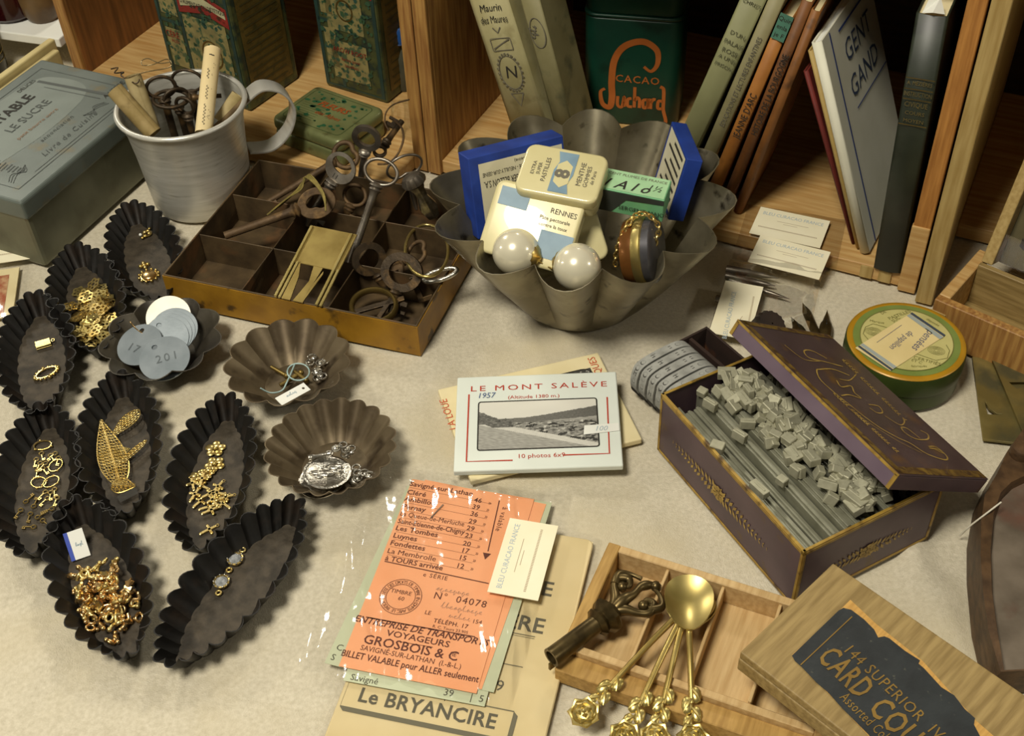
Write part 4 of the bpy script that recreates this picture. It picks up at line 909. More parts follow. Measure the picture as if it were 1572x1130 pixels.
for p_, n_ in zip(ch, ch[1:]):
    seg = (n_ - p_).length; t = 0
    while acc + seg - t >= step: t += step - acc; acc = 0; pos.append(p_ + (n_ - p_) * (t / seg))
    acc += seg - t
lkm = MB(); lkm.ring((0, 0, 0), 1, .00062, 14, 6, .0021, .0014); 
for i in range(len(pos) - 1):
    m = frame(pos[i], pos[i + 1], pos[i] + V((.4, -1, .5))) @ RX(R(90 * (i % 2) + 35))
    if lk is None: lk = lkm.build('link', W['gold'], chn, m, smooth=60)
    else: c = lk.copy(); COL.objects.link(c); c.parent = chn; c.matrix_basis = m
# ================================================================ CRATE CONTENTS
def inc(u, v, z): return CM @ V((u, v, z))
def ondir(px, py, v):
    """seen point on the vertical plane at depth v inside the crates"""
    o = CC; d = CF * FPX + CR * (px - 786) - CU * (py - 565); n = (CM.to_3x3() @ V((0, 1, 0))); p0 = CM @ V((0, v, 0)); return o + d * ((p0 - o).dot(n) / d.dot(n))
# tall decorated tins in the left crate
tg = mat('olive_litho', '555a36', '3a4328', .4, .2, scale=60, c3='2d3a30', scale3=120, lo3=.5, hi3=.6); tcream = mat('litho_cream', '978c5a', '7c744c', .45, .1, scale=90, c3='4a5c40', scale3=140, lo3=.52, hi3=.6)
tside = mat('litho_side', '6d5c2a', '564820', .45, .2, scale=80, c3='42401f', scale3=150); tblue = mat('litho_green', '2f4a42', '263c38', .45, .2, scale=60); tred = mat('litho_red', '8e2a22', '7a231e', .5, scale=60); tband = mat('litho_white', 'b9b48e', 'a8a37e', .5, scale=60)
def litho(label, A, B_, base_z, depth, h, big):
    a, b2 = CM @ V((*A, base_z)), CM @ V((*B_, base_z)); m = frame(a, b2, a + V((.4, .9, 0))); wd = (b2 - a).length
    t = thing('litho_tin', label, 'tin', m, 'tall printed tins in the left crate')
    q = MB(); q.box((0, 0, 0), (wd, depth, h)); q.build('body', tg, t, bevel=.002, seg=2)
    F = Matrix(((1, 0, 0, 0), (0, 0, -1, -.0004), (0, 1, 0, 0), (0, 0, 0, 1)))
    q = MB(); q.strip([(.003, .004), (wd - .003, .004), (wd - .003, h - .004), (.003, h - .004)], .0035, 0, True); q.strip([(wd * .33, .004), (wd * .33, h * .62)], .003); q.strip([(.003, h * .40), (wd * .33, h * .40)], .003); q.build('green_border', tblue, t, F)
    q = MB(); q.rect(wd * .36, h * .13, wd - .008, h * .47, .0002) if big else q.rect(.012, h * .08, wd - .014, h * .30, .0002); q.rect(.007, h * .14, wd * .30, h * .36, .0002)
    q.rect(.007, h * .44, wd * .30, h * .62, .0002)
    if not big: q.rect(.012, h * .36, wd - .014, h * .62, .0002)
    q.build('cream_panel', tcream, t, F)
    rr = random.Random(5 + big); q = MB()
    for k in range(150):
        x, y = rr.uniform(.006, wd - .006), rr.uniform(.01, h * .66); s = rr.uniform(.0012, .0036); q.flat([(x + s * math.cos(a_) * rr.uniform(.3, 1), y + s * math.sin(a_) * rr.uniform(.3, 1)) for a_ in [j * PI / 3 for j in range(6)]], .0003)
    q.build('foliage_print', mat('litho_foliage', '2d4f45', '3d5a38', .45, .1, scale=200), t, F)
    cx = wd * .66 if big else wd * .5; cy = h * .28 if big else h * .48
    q = MB(); q.ring((cx, cy, .0004), wd * .12, .0007, 28, 4, 1, 1.15, .2); q.build('medallion_print', W['brass_dull'], t, F)
    q = MB(); y = h * .55 if big else h * .66; x0 = wd * .34 if big else wd * .15
    q.flat([(x0, y + .004), (x0 + (wd - x0) * .5, y + .010), (wd - .003, y + .003), (wd - .003, y - .013), (x0 + (wd - x0) * .5, y - .006), (x0, y - .011)], .0003); q.build('red_banner', tred, t, F)
    q = MB(); q.flat([(x0 + .003, y + .001), (x0 + (wd - x0) * .5, y + .007), (wd - .005, y), (wd - .005, y - .0055), (x0 + (wd - x0) * .5, y + .0005), (x0 + .003, y - .005)], .0005); q.build('white_ribbon', tband, t, F)
    lines([("D'ALIMENTATION DIÉTÉTIQUE", .0046, (x0 + wd) / 2, y - .0005, {'sx': .72, 'bold': .01}), ('SOCIÉTÉ', .0048, (x0 + wd) / 2, y + .0115, {'sx': .9})], W['ink'], t, F @ T(0, 0, .0008))
    if big: lines([('CÉRÉ', .0075, wd * .17, h * .325, {'sx': .85}), ('ALES', .004, wd * .19, h * .29)], tred, t, F @ T(0, 0, .0008))
    else: lines([('AROW ROOT', .006, wd * .5, h * .25, {'sx': .85}), ('farine pour', .004, wd * .5, h * .20), ('bouillies', .004, wd * .5, h * .165)], tred, t, F @ T(0, 0, .0008))
    q = MB(); q.add([(wd + .0004, .006, .008), (wd + .0004, depth - .006, .008), (wd + .0004, depth - .006, h - .01), (wd + .0004, .006, h - .01)], [(0, 1, 2, 3)]); q.build('side_print', tside, t)
    q = MB(); s_ = [(wd + .0006, .010, .012 + k * .006) for k in range(int((h - .03) / .006))]
    for (x, y, z) in s_: q.add([(x, y, z), (x, depth - .011, z), (x, depth - .011, z + .0012), (x, y, z + .0012)], [(0, 1, 2, 3)])
    q.build('side_lines', mat('litho_lines', '45401f', rough=.6), t)
    q = MB(); q.box((.001, .001, h), (wd - .001, depth - .001, h + .006)); q.build('lid', tg, t, bevel=.0015)
    return t
litho('large green printed tin at the left of the crate, red banner on its front', (-.2285, .0125), (-.1473, .0012), TH + .0005, .058, .150, True)
litho('narrower green printed tin at the back right of the left crate', (-.1128, .0574), (-.0530, .0515), TH + .0005, .045, .150, False)
# flat green tin
A, B_, D_ = P(414, 180, .034), P(521, 220, .034), P(591, 166, .034)
m, w_, d_ = fl((414, 180), (521, 220), .033, (591, 166), zb=TH + .0002)
gt = thing('flat_tin', 'flat moss green tin with floral lid lying before the tall tins', 'tin', m); gm2 = mat('moss_enamel', '7c8254', '676c44', .38, .2, scale=40, c3='4a4526', scale3=90, lo3=.6, hi3=.75)
q = MB(); q.prism(rrect(.0006, .0006, w_ - .0006, d_ - .0006, .005), 0, .012); q.build('body', gm2, gt, bevel=.002, smooth=50)
q = MB(); q.prism(rrect(0, 0, w_, d_, .006), .0115, .0225); q.build('lid', gm2, gt, bevel=.004, seg=4, smooth=60)
rr = random.Random(2); q = MB()
for k in range(60):
    x, y = rr.uniform(.008, w_ - .008), rr.uniform(.008, d_ - .008)
    if abs(x - w_ * .5) < .012 and abs(y - d_ * .5) < .012 and rr.random() < .7: continue
    s = rr.uniform(.0012, .0032); q.flat([(x + s * math.cos(a_) * rr.uniform(.4, 1), y + s * math.sin(a_) * rr.uniform(.3, .8)) for a_ in [j * PI / 4 for j in range(8)]], 0)
q.build('leaf_print', mat('leaf_print', '24543a', '315f3c', .4, .1, scale=200), gt, T(0, 0, .0227))
q = MB(); q.strip(rrect(.006, .006, w_ - .006, d_ - .006, .004), .0006, 0, True)
for k in range(8): q.strip([(.009, .012 + k * .0025), (w_ * .45, .012 + k * .0025)], .0004)
q.build('fine_lines', mat('line_print', '3d4a26', rough=.5), gt, T(0, 0, .0226))
lines([('FLEURS', .0085, w_ * .5, d_ * .62, {'shear': .3, 'bold': .02}), ('des Alpes', .006, w_ * .55, d_ * .42, {'shear': .3})], mat('orange_print', '9c4a1e', rough=.5), gt, T(0, 0, .0229))
# bottle with blue cap and the clear bag
p = P(622, 150, TH) + V((0, .03, 0)); p = ondir(628, 110, .085)
bo = thing('blue_cap_bottle', 'small clear bottle with blue cap in the corner of the left crate', 'bottle', T(p.x - .004, p.y, TH))
q = MB(); q.lathe([(.012, 0), (.0135, .003), (.0135, .030), (.009, .036), (.009, .040)], 24); q.build('body', mat('bottle_glass', '45463a', '38392e', .15, scale=20), bo, smooth=40)
q = MB(); q.lathe([(.0115, .0402), (.0118, .052), (.0105, .054)], 28, lambda a, i: 1 + .02 * math.cos(14 * a)); q.build('cap', mat('blue_plastic', '1c4a86', '173c70', .35), bo, smooth=40)
q = MB(); q.ring((0, 0, .041), .0116, .0008, 24, 6); q.build('cap_band', mat('blue_dark', '123058', rough=.4), bo, smooth=40)
a, b2, c2, d2 = P(600, 155, .040), P(640, 150, .050), P(655, 228, TH + .001), P(603, 205, TH + .001)
q = MB(); q.grid(lambda u, v: tuple((a * (1 - u) + b2 * u) * (1 - v) + (d2 * (1 - u) + c2 * u) * v + V((0, -.004, .004)) * math.sin(PI * v) * math.sin(3 * u * PI + v * 2)), 14, 14)
tag(q.build('clear_bag', film('bag_film', gl=.12, bump=1), smooth=180), 'crumpled clear plastic bag in the corner between the flat green tin and the upright', 'plastic bag')
# books. a book stands with its spine to the front; M: x across the spine, y into the crate, z up
def book(label, M, wd, dp, h, cover, pages=None, spine=None, ck=.0012, group='old books in the middle crate', over=.0015):
    t = thing('book', label, 'book', M, group); pg = pages or W['paper']
    q = MB(); q.box((0, 0, 0), (ck, dp, h)); q.build('cover_board', cover, t, bevel=.0003, seg=1)
    q = MB(); q.box((wd - ck, 0, 0), (wd, dp, h)); q.build('cover_board', cover, t, bevel=.0003, seg=1)
    q = MB(); q.grid(lambda u, v: (wd * u, -.0016 * math.sin(PI * u), h * v), 10, 2); q.build('spine', cover if spine is None else spine, t, smooth=180, solid=.0006)
    q = MB(); q.box((ck, .0008, over), (wd - ck, dp - .002, h - over)); q.build('pages', pg, t)
    return t
SPN = lambda wd, z, rot=0: T(wd / 2, -.0020, z) @ RX(R(90)) @ RZ(rot)
def lean(u, v, z, deg, yaw=0, pitch=0): return CM @ T(u, v, z) @ RZ(yaw) @ RY(R(deg)) @ RX(pitch)
cm1 = mat('cream_cover', 'b3ab80', 'a39a6c', .6, scale=40, c3='8c8258', scale3=60)
green_c = mat('sage_cover', '8a8a62', '7c7c55', .6, scale=30); org = mat('orange_cover', 'ac7230', '935c24', .6, scale=40, c3='6d3f1a', scale3=60); brn = mat('brown_cover', '7a4c20', '613a18', .6, scale=40, c3='4a2c12', scale3=70)
BK = 'old books in the middle crate'
# left pair, leaning to the left wall
def onspine(t, wd): return t.matrix_basis @ SPN(wd, 0)
def spl(t, wd, items, ink=None, k=None):
    """lines placed where the photo shows them: (string, size, pixel, pixel...)"""
    m = onspine(t, wd); out = []
    for it in items: x, y = on(m, *it[2]); out.append((it[0], it[1], it[4] if len(it) > 4 else x, y, dict(it[3]) if len(it) > 3 else {}))
    return lines(out, ink or W['ink'], t, SPN(wd, 0))
def on(M, x, y, z=0):
    """photo pixel -> local x, y on the plane z = const of matrix M"""
    d = CF * FPX + CR * (x - 786) - CU * (y - 565); n = M.to_3x3() @ V((0, 0, 1)); o = M @ V((0, 0, z)); p = M.inverted() @ (CC + d * ((o - CC).dot(n) / d.dot(n))); return p.x, p.y
BW1 = .030
bk1 = book('cream book with ornate spine leaning on the left wall of the middle crate', lean(.0712, .030, TH + .0005, -16.5), BW1, .045, .155, cm1)
spl(bk1, BW1, [('Maurin', .0075, (757, 12), {'fit': .017, 'shear': .2}, 0), ('des Maures', .0075, (762, 30), {'fit': .021, 'shear': .2}, 0), ('N', .013, (779, 112), {'shear': .2}, 0)])
nx_, ny_ = on(onspine(bk1, BW1), 779, 112)
q = MB(); q.M = T(0, ny_, 0); q.ring((0, 0, 0), .0085, .0003, 24, 4, 1, 1.5, .3); q.strip(rrect(-.008, .017, .008, .026, .001), .0006, 0, True); q.strip([(-.007, .0185), (.007, .025)], .0008); q.strip([(-.005, -.016), (0, -.026), (.005, -.016)], .0009); q.strip([(-.005, -.016), (.005, -.016)], .0006); q.strip([(-.003, .034), (0, .030), (.003, .034)], .001)
for k in range(24): a_ = k * PI / 12; q.ring((.0092 * math.cos(a_), .0142 * math.sin(a_), 0), .0008, .00025, 6, 3)
q.build('spine_ornament', W['ink_grey'], bk1, SPN(BW1, 0))
bk2 = book('second cream book leaning behind the ornate one, beside the green canister', lean(.1035, .036, TH + .0005, -14.5, 0), .0145, .034, .150, mat('cream_cover_dark', '8f8862', '7d7650', .6, scale=40, c3='5a5a40', scale3=50))
nx_, ny_ = on(onspine(bk2, .0145), 842, 50)
q = MB(); q.M = T(0, ny_, 0); q.ring((0, 0, 0), .0055, .0003, 24, 4, 1, 2, .3); scrib(q, -.003, -.004, .010, .006, 0, .0006, random.Random(4), 1.2); q.build('spine_ornament', W['ink_grey'], bk2, SPN(.0145, 0))
# green canister
can_m = mat('deep_green_tin', '10402f', '0c3327', .4, .1, scale=30, c3='082418', scale3=40)
cq = CM @ V((.1262, .119, 0)); cn = thing('cocoa_canister', 'tall dark green canister with orange lettering in the middle crate', 'canister', T(cq.x, cq.y, TH + .0006) @ RZ(ang + R(13)))
q = MB(); q.prism(rrect(-.0355, -.025, .0355, .025, .010), 0, .086); q.build('body', can_m, cn, bevel=.0015, smooth=50)
q = MB(); q.prism(rrect(-.0361, -.0256, .0361, .0256, .010), .0862, .0890); q.prism(rrect(-.035, -.0245, .035, .0245, .010), .0892, .112); q.build('lid', can_m, cn, bevel=.0012, smooth=50)
F = Matrix(((1, 0, 0, 0), (0, 0, -1, -.0254), (0, 1, 0, 0), (0, 0, 0, 1))); orm = mat('orange_lettering', 'b0622a', 'a0561f', .5); F = F @ T(.001, -.059, 0) @ SC(1.08, 1.08, 1)
q = MB(); pts = bez([(.0075, .101, 0), (.0125, .098, 0), (.0165, .104, 0), (.0155, .114, 0), (.006, .1195, 0), (-.006, .115, 0), (-.0125, .104, 0), (-.014, .088, 0), (-.0135, .076, 0), (-.015, .068, 0), (-.020, .070, 0), (-.0215, .079, 0), (-.0185, .082, 0)], 8)
q.strip([(p.x, p.y) for p in pts], [.0012 + .0034 * min(1, max(.25, math.sin(PI * i / len(pts)) * 1.2)) for i in range(len(pts))])
def sc(pts, w=.0022): pp = bez([(x, y, 0) for x, y in pts], 6); q.strip([(p.x, p.y) for p in pp], w)
x0 = -.0095
sc([(x0, .077), (x0, .070), (x0 + .003, .069), (x0 + .0045, .077), (x0 + .0045, .069)]); x0 += .0065
sc([(x0 + .003, .076), (x0 + .0005, .075), (x0 + .0005, .070), (x0 + .0035, .0695)]); x0 += .005
sc([(x0, .085), (x0, .069)]); sc([(x0, .074), (x0 + .002, .077), (x0 + .0035, .075), (x0 + .0035, .069)]); x0 += .0055
sc([(x0 + .0035, .076), (x0 + .0005, .075), (x0 + .001, .0695), (x0 + .0035, .071), (x0 + .0038, .077), (x0 + .004, .069)]); x0 += .0058
sc([(x0, .077), (x0, .069)]); sc([(x0, .0735), (x0 + .0015, .0765), (x0 + .0032, .0765)]); x0 += .0046
sc([(x0 + .0035, .0755), (x0 + .0006, .0755), (x0 + .0004, .0700), (x0 + .0034, .0700)])
sc([(x0 + .0012, .0868), (x0 + .0036, .0850), (x0 + .0040, .0765), (x0 + .0042, .069), (x0 + .0062, .061), (x0 + .0056, .056)], .0024)
q.build('orange_script', orm, cn, F)
lines([('CACAO', .0078, .0035, .0905, {'sp': 1.15, 'bold': .01})], orm, cn, F)
# right row, leaning to the right: base line u, lean, thickness
def row(u16, deg, v, wd, h, cover, label):
    zb = TH + .0005 + wd * math.sin(R(deg)); u0 = u16 - (.16 - zb) * math.tan(R(deg)); return book(label, lean(u0, v, zb, deg), wd, .068, h, cover)
A90 = R(90)
t = row(.2243, 17.0, .024, .0148, .165, green_c, 'sage green book, leftmost of the row leaning right')
spl(t, .0158, [("D'UN", .0042, (1124, 50), {}, 0), ('PALAIS', .0046, (1117, 64), {'fit': .0125}, 0), ('ROSE', .0046, (1111, 76), {}, 0), ('A UNE', .0040, (1106, 86), {}, 0), ('PRISON', .0036, (1102, 98), {}, 0), ('CHRIST', .0036, (1147, 3), {}, 0)], mat('sage_ink', '55563e', rough=.8))
t = row(.2408, 15.4, .0235, .0093, .165, mat('pale_sage_cover', '8c8560', '7b7450', .6, scale=40), 'slim pale book between the sage green and the orange book')
spl(t, .0100, [('ÉDUCATIONS ET LECTURES ENFANTINES', .0044, (1136, 128), {'rot': A90, 'fit': .070}, 0)], W['ink_grey'])
t = ob = row(.2513, 14.2, .0225, .0082, .150, org, 'orange book about Joan with a small green label on its spine')
spl(t, .0088, [("JEANNE D'ARC", .0062, (1147, 180), {'rot': A90, 'fit': .036}, 0)])
gx, gy = on(onspine(t, .0088), 1207, 45)
q = MB(); q.rect(-.0042, gy - .009, .0042, gy + .009); q.build('green_label', mat('spine_label', '4f7f6c', '44705e', .6), ob, SPN(.0088, 0) @ T(0, 0, .0002)); lines([('Quin', .0042, 0, gy + .0055), ('enla', .0042, 0, gy), ('je F', .0042, 0, gy - .0055)], W['ink'], ob, SPN(.0088, 0) @ T(0, 0, .0004))
t = row(.2605, 13.0, .0215, .0070, .165, brn, 'brown history book right of the orange one')
spl(t, .0078, [('HISTOIRE DE LA BOURGOGNE', .0058, (1182, 148), {'rot': A90, 'fit': .062}, 0)])
row(.2682, 12.0, .0205, .0060, .160, mat('dark_orange_cover', '8a5826', '6f451b', .6, scale=40, c3='50300f', scale3=80), 'worn brown book at the right end of the leaning row')
# books leaning left towards the row
redb = mat('red_cloth', '6b1f16', '551810', .7, scale=60)
def lefty(u0, deg, v, wd, dp, h, cover, label, yaw, pages=None): return book(label, lean(u0, v, TH + .0006, deg, R(yaw)), wd, dp, h, cover, pages)
lefty(.3188, -22.6, .018, .0033, .085, .126, redb, 'thin red cloth book leaning left below the white one', -3)
lefty(.3230, -21.0, .014, .0035, .09, .142, mat('tan_cover', 'b49a5c', 'a2884c', .65, scale=40), 'thin tan book between the red one and the white one', -3)
wb = lefty(.3268, -20.5, .010, .0064, .095, .150, mat('white_cover', 'dfdcc9', 'd6d3bd', .65, scale=30), 'white book with large blue title leaning against the dark green book', -3, W['white'])
FM = T(.0069, 0, 0) @ Matrix(((0, 0, 1, 0), (1, 0, 0, 0), (0, 1, 0, 0), (0, 0, 0, 1)))
lines([('GENT', .020, .054, .126, {'sx': .95}), ('GAND', .020, .054, .103, {'sx': .95})], mat('slate_ink', '3d4a66', '334058', .6), wb, FM)
q = MB(); q.strip([(.012, .001), (.012, .149)], .0018); q.strip([(.026, .143), (.093, .143)], .0016); q.strip([(.030, .089), (.093, .089)], .001); q.build('blue_rules', mat('blue_rule', '34488a', rough=.6), wb, FM)
# dark green book
dkg = mat('dark_green_cloth', '2c3226', '20251c', .42, scale=40, c3='15180f', scale3=50)
dgb = book('thick dark green book standing upright against the right wall of the middle crate', lean(.3384, -.002, TH + .0006, -2.2), .0172, .10, .178, dkg)
spl(dgb, .0172, [('A. MÉZIÈRES', .0036, (1416, 130), {'fit': .014}, 0), ('INSTRUCTION', .0042, (1414, 147), {'fit': .0155}, 0), ('CIVIQUE', .0046, (1412, 163), {'fit': .013}, 0), ('COURS', .0034, (1411, 176), {}, 0), ('MOYEN', .0034, (1410, 188), {}, 0)], mat('faded_gilt', '7d6e40', '6a5d36', .5, .3))
q = MB()
for py in (122, 139, 155, 195): y = on(onspine(dgb, .0172), 1413, py)[1]; q.rect(-.0080, y, .0080, y + .0006)
q.build('gilt_rules', W['brass_dull'], dgb, SPN(.0172, 0) @ T(0, 0, .0004))
q = MB(); q.add([(.003, .0, .178), (.009, -.004, .181), (.015, 0, .179), (.011, .003, .187), (.005, .002, .185)], [(0, 1, 3, 4), (1, 2, 3)]); lab(q.build('torn_headband', W['white'], dgb, solid=.0004), 'torn pale paper at the top of the spine')
# ================================================================ PAPERS IN THE MIDDLE
def vcol_print(name, fn, w, h, nu, nv, m, parent, M):
    """a printed picture: a fine grid whose tone is computed per corner"""
    q = MB(); q.grid(lambda u, v: (w * u, h * v, 0), nu, nv); o = q.build(name, m, parent, M); me = o.data
    ca = me.color_attributes.new('Col', 'FLOAT_COLOR', 'POINT')
    for j in range(nv + 1):
        for i in range(nu + 1):
            g = fn(i / nu, j / nv); ca.data[j * (nu + 1) + i].color = (g * .98, g * .95, g * .84, 1)
    return o
photo_m = bpy.data.materials.new('photo_print'); photo_m.use_nodes = True
_n = photo_m.node_tree.nodes.new('ShaderNodeVertexColor'); _n.layer_name = 'Col'; photo_m.node_tree.links.new(_n.outputs[0], photo_m.node_tree.nodes['Principled BSDF'].inputs[0]); photo_m.node_tree.nodes['Principled BSDF'].inputs['Roughness'].default_value = .4
def nz_(x, y, s=0): return mnoise.noise(V((x, y, s)))
def valley(u, v):
    far = .62 + .05 * u + .20 * max(0, u - .35) ** 1.1 + .010 * nz_(u * 24, 0, 1); left = .80 - 1.0 * u + .02 * nz_(u * 30, 0, 4); sky = max(far + .10 * max(0, u - .5), left)
    if v > sky: return .62 + .10 * v + .03 * nz_(u * 4, v * 6, 2)
    if v > left - .22 and u < .3 and v > .45: return .12 + .22 * max(0, nz_(u * 50, v * 50, 3)) + .10 * nz_(u * 20, v * 60, 5)
    if v > far - .10 - .10 * max(0, u - .35) and v > .5: return .13 + .05 * nz_(u * 60, v * 60, 3) + .05 * (1 - u)
    if u > .6 and v > .56: return .34 + .10 * nz_(u * 16, v * 40, 8)
    road = .52 - .55 * u
    if v < road: return .36 + .13 * nz_(u * 30 + v * 30, v * 50, 6) - .10 * max(0, .25 - v)
    if v < road + .10: return .60 + .06 * nz_(u * 40, v * 40, 6)
    if v < .22 and u < .72: return .50 + .08 * nz_(u * 30, v * 50, 6)
    n = nz_(u * 26, v * 34, 7) + .7 * nz_(u * 60, v * 70, 8); d = nz_(u * 12, v * 14, 11)
    return .62 if n > .62 else (.05 if d > .12 and n < .25 else max(.05, .26 + .22 * n))
# lower cream packet
M, w_, d_ = fl((672, 598), (918, 541), .0042, (970, 678), zb=.0004); d_ = abs(d_)
p1 = thing('photo_packet', 'cream photo packet with red lettering half under the grey blue one', 'photo packet', M @ T(0, -d_, 0), 'old photo packets'); w_ *= 1.0
q = MB(); q.box((0, 0, 0), (w_, d_, .0040)); q.build('sleeve', W['paper'], p1, bevel=.0008)
px_, py_ = on(p1.matrix_basis, 906, 565, .004)
vcol_print('photo_print', lambda u, v: .06 + .10 * max(0, nz_(u * 20, v * 16, 1)) + .4 * (nz_(u * 50, v * 40, 2) > .35), px_ - w_ * .16, py_ - d_ * .15, 80, 56, photo_m, p1, T(w_ * .16, d_ * .15, .0042))
q = MB(); q.strip(rrect(w_ * .16, d_ * .15, px_, py_, .006), .0009, 0, True); q.build('window_edge', W['ink'], p1, T(0, 0, .0044))
lines([('LA LOUE', .0066, on(p1.matrix_basis, 690, 640, .004)[0], on(p1.matrix_basis, 690, 636, .004)[1], {'rot': R(90), 'sx': 1.0}), ('PITTORESQUES', .0066, on(p1.matrix_basis, 914, 562, .004)[0], on(p1.matrix_basis, 918, 560, .004)[1] - .014, {'rot': R(90), 'sx': .95})], mat('orange_red_ink', 'c2522e', rough=.8), p1, T(0, 0, .0043))
# upper packet
pk = mat('pale_blue_paper', 'dfe4da', 'd6dcd2', .6, scale=20)
A, B_, D_ = P(696, 724, .0085), P(957, 715, .0105), P(703, 579, .0128); m = frame(A, B_, D_); w_, d_ = (B_ - A).length, (D_ - A).length
p2 = thing('photo_packet', 'pale blue grey photo packet with a valley photograph, lying on the cream one', 'photo packet', m, 'old photo packets')
q = MB(); q.box((0, 0, -.0042), (w_, d_, 0)); q.build('sleeve', pk, p2, bevel=.0009, seg=3)
wa, wb_ = on(m, 733, 692), on(m, 916, 620)
ww, wh = wb_[0] - wa[0], on(m, 736, 618)[1] - wa[1]
vcol_print('photo_print', valley, ww, wh, 230, 110, photo_m, p2, T(wa[0], wa[1], .0002))
q = MB(); q.strip(rrect(wa[0], wa[1], wa[0] + ww, wa[1] + wh, .0015), .0008, 0, True); q.build('window_edge', W['ink'], p2, T(0, 0, .0003))
c1 = on(m, 827, 594); c2 = on(m, 826, 609); c3 = on(m, 826, 700)
lines([('LE MONT SALÈVE', .0058, w_ * .51, c1[1], {'fit': .080, 'sp': 1.3}), ('(Altitude 1380 m.)', .0036, w_ * .48, c2[1], {'fit': .030}), ('10 photos 6x9', .0042, w_ * .52, c3[1], {'fit': .026})], W['ink_red'], p2, T(0, 0, .0003))
e1, e2, e3, e4 = on(m, 720, 606), on(m, 716, 709), on(m, 787, 707), on(m, 864, 699)
e5, e6 = on(m, 935, 688), on(m, 932, 610)
q = MB(); q.strip([e1, e2, e3], .0009); q.strip([e4, (e5[0], e4[1]), e6], .0009); q.build('red_border', W['ink_red'], p2, T(0, 0, .0003))
lines([('1957', .0058, *on(m, 746, 608), {'shear': .2, 'sx': .9})], W['pen'], p2, T(0, 0, .0004))
s1 = on(m, 896, 668); q = MB(); q.flat([s1, on(m, 951, 662), on(m, 950, 650), on(m, 897, 654)]); q.build('price_sticker', W['white'], p2, T(0, 0, .0005))
lines([('100', .005, *on(m, 922, 659), {'shear': .3})], W['ink_blue'], p2, T(0, 0, .0007))
# ---- booklet, tickets and their bags
tx = (P(731, 1065, .004) - P(520, 1023, .004)).normalized(); tx.z = 0; tx.normalize(); ty = V((-tx.y, tx.x, 0))
def tm(px, py, z): m = Matrix((tx, ty, V((0, 0, 1)))).transposed().to_4x4(); a = P(px, py, z); m.translation = a; return m
bm = tm(505, 1119, .0); bm.translation.z = .0003
bx, by = on(bm, 912, 829, .0025)
bk = thing('army_booklet', 'cream printed booklet in a clear cover under the tickets at the bottom edge', 'booklet', bm)
q = MB(); q.prism(rrect(.0, -.03, bx, by, .004), 0, .0024); q.build('cover', mat('buff_cover', 'd9c79a', 'cdb988', .75, scale=20), bk, bevel=.0005, seg=1)
q = MB(); q.box((.0012, -.029, .0004), (bx - .0004, by - .001, .0018)); q.build('pages', W['paper'], bk)
Z = .0026
def bl(px, py): return on(bm, px, py, Z)
rt = lambda a, b_: math.atan2(bl(*b_)[1] - bl(*a)[1], bl(*b_)[0] - bl(*a)[0])
rr_ = rt((786, 943), (815, 960))
lines([('Le BRYANCIRE', .0108, *bl(655, 1088), {'bold': .02, 'sp': 1.05, 'sx': .93, 'rot': 0}), ('E', .0125, bl(840, 905)[0], bl(840, 905)[1], {'bold': .015}), ('ÈRE', .0125, bl(806, 958)[0], bl(806, 958)[1], {'bold': .015}), ('29', .0085, bl(760, 1052)[0], bl(760, 1052)[1], {'sp': 1.1}), ('Édité pour', .005, *bl(680, 1068))], mat('stamp_ink', '5d5848', rough=.8), bk, T(0, 0, Z))
q = MB(); x1 = bl(822, 975)[0]; y1 = bl(822, 978)[1]; q.strip([(.02, y1), (x1, y1)], .0005); q.strip([(.02, y1 - .0012), (x1, y1 - .0012)], .0003); y2 = bl(800, 1024)[1]; q.strip([(.04, y2), (bl(802, 1026)[0], y2)], .0005)
f1, f2, f3 = bl(541, 1077), bl(771, 1116), bl(549, 1055)
a0, a1 = bl(545, 1086), bl(766, 1128); cx, cy = (a0[0] + a1[0]) / 2, (a0[1] + a1[1]) / 2; hw = (a1[0] - a0[0]) / 2
cx, cy = bl(655, 1088); hw = .041
q.strip([(cx - hw, cy - .0075), (cx + hw, cy - .0075), (cx + hw, cy + .0075), (cx - hw, cy + .0075)], .0006, 0, True)
q.flat([(cx + hw, cy + .0075), (cx + hw + .0022, cy + .0055), (cx + hw + .0022, cy - .0098), (cx + hw, cy - .0078)]); q.flat([(cx - hw, cy - .0078), (cx + hw, cy - .0078), (cx + hw + .0022, cy - .0098), (cx - hw + .002, cy - .0098)])
q.build('printed_rules', mat('rule_ink', '6d6854', rough=.8), bk, T(0, 0, Z + .0001))
q = MB(); q.grid(lambda u, v: (-.003 + (bx + .006) * u, -.03 + (by + .033) * v, .0034 + .0005 * math.sin(7 * u + 3 * v) - .0026 * (abs(u - .5) * 2) ** 10), 24, 24); q.build('clear_cover', film('cover_film', bump=.35, gl=.03, bscale=30), bk, smooth=180)
greenp = mat('pale_green_paper', 'c0c5a6', 'b5ba9a', .75, scale=25); orp = mat('orange_paper', 'eba779', 'e39c6c', .7, scale=25)
tk_in = mat('ticket_ink', '5a2f22', rough=.8); tk_gr = mat('ticket_ink_dark', '4d4a3a', rough=.8)
def ticket(label, M, w, h, z, m, rz=0.0):
    t = thing('bus_ticket', label, 'ticket', M @ T(0, 0, z) @ RZ(rz), 'old bus tickets in the clear bag'); q = MB(); q.box((0, 0, 0), (w, h, .00025)); q.build('paper', m, t); return t
om = tm(520, 1023, .0055); om.translation.z = 0
TW, TH2 = .0697, .1226
g1 = ticket('lowest pale green bus ticket showing past the left of the orange ones', om @ T(-.008, .001, 0), .070, .118, .0040, greenp, R(-3))
g2 = ticket('pale green bus ticket printed 39 showing below the orange ones', om @ T(.0045, -.0065, 0), .0705, .126, .0044, greenp, R(1))
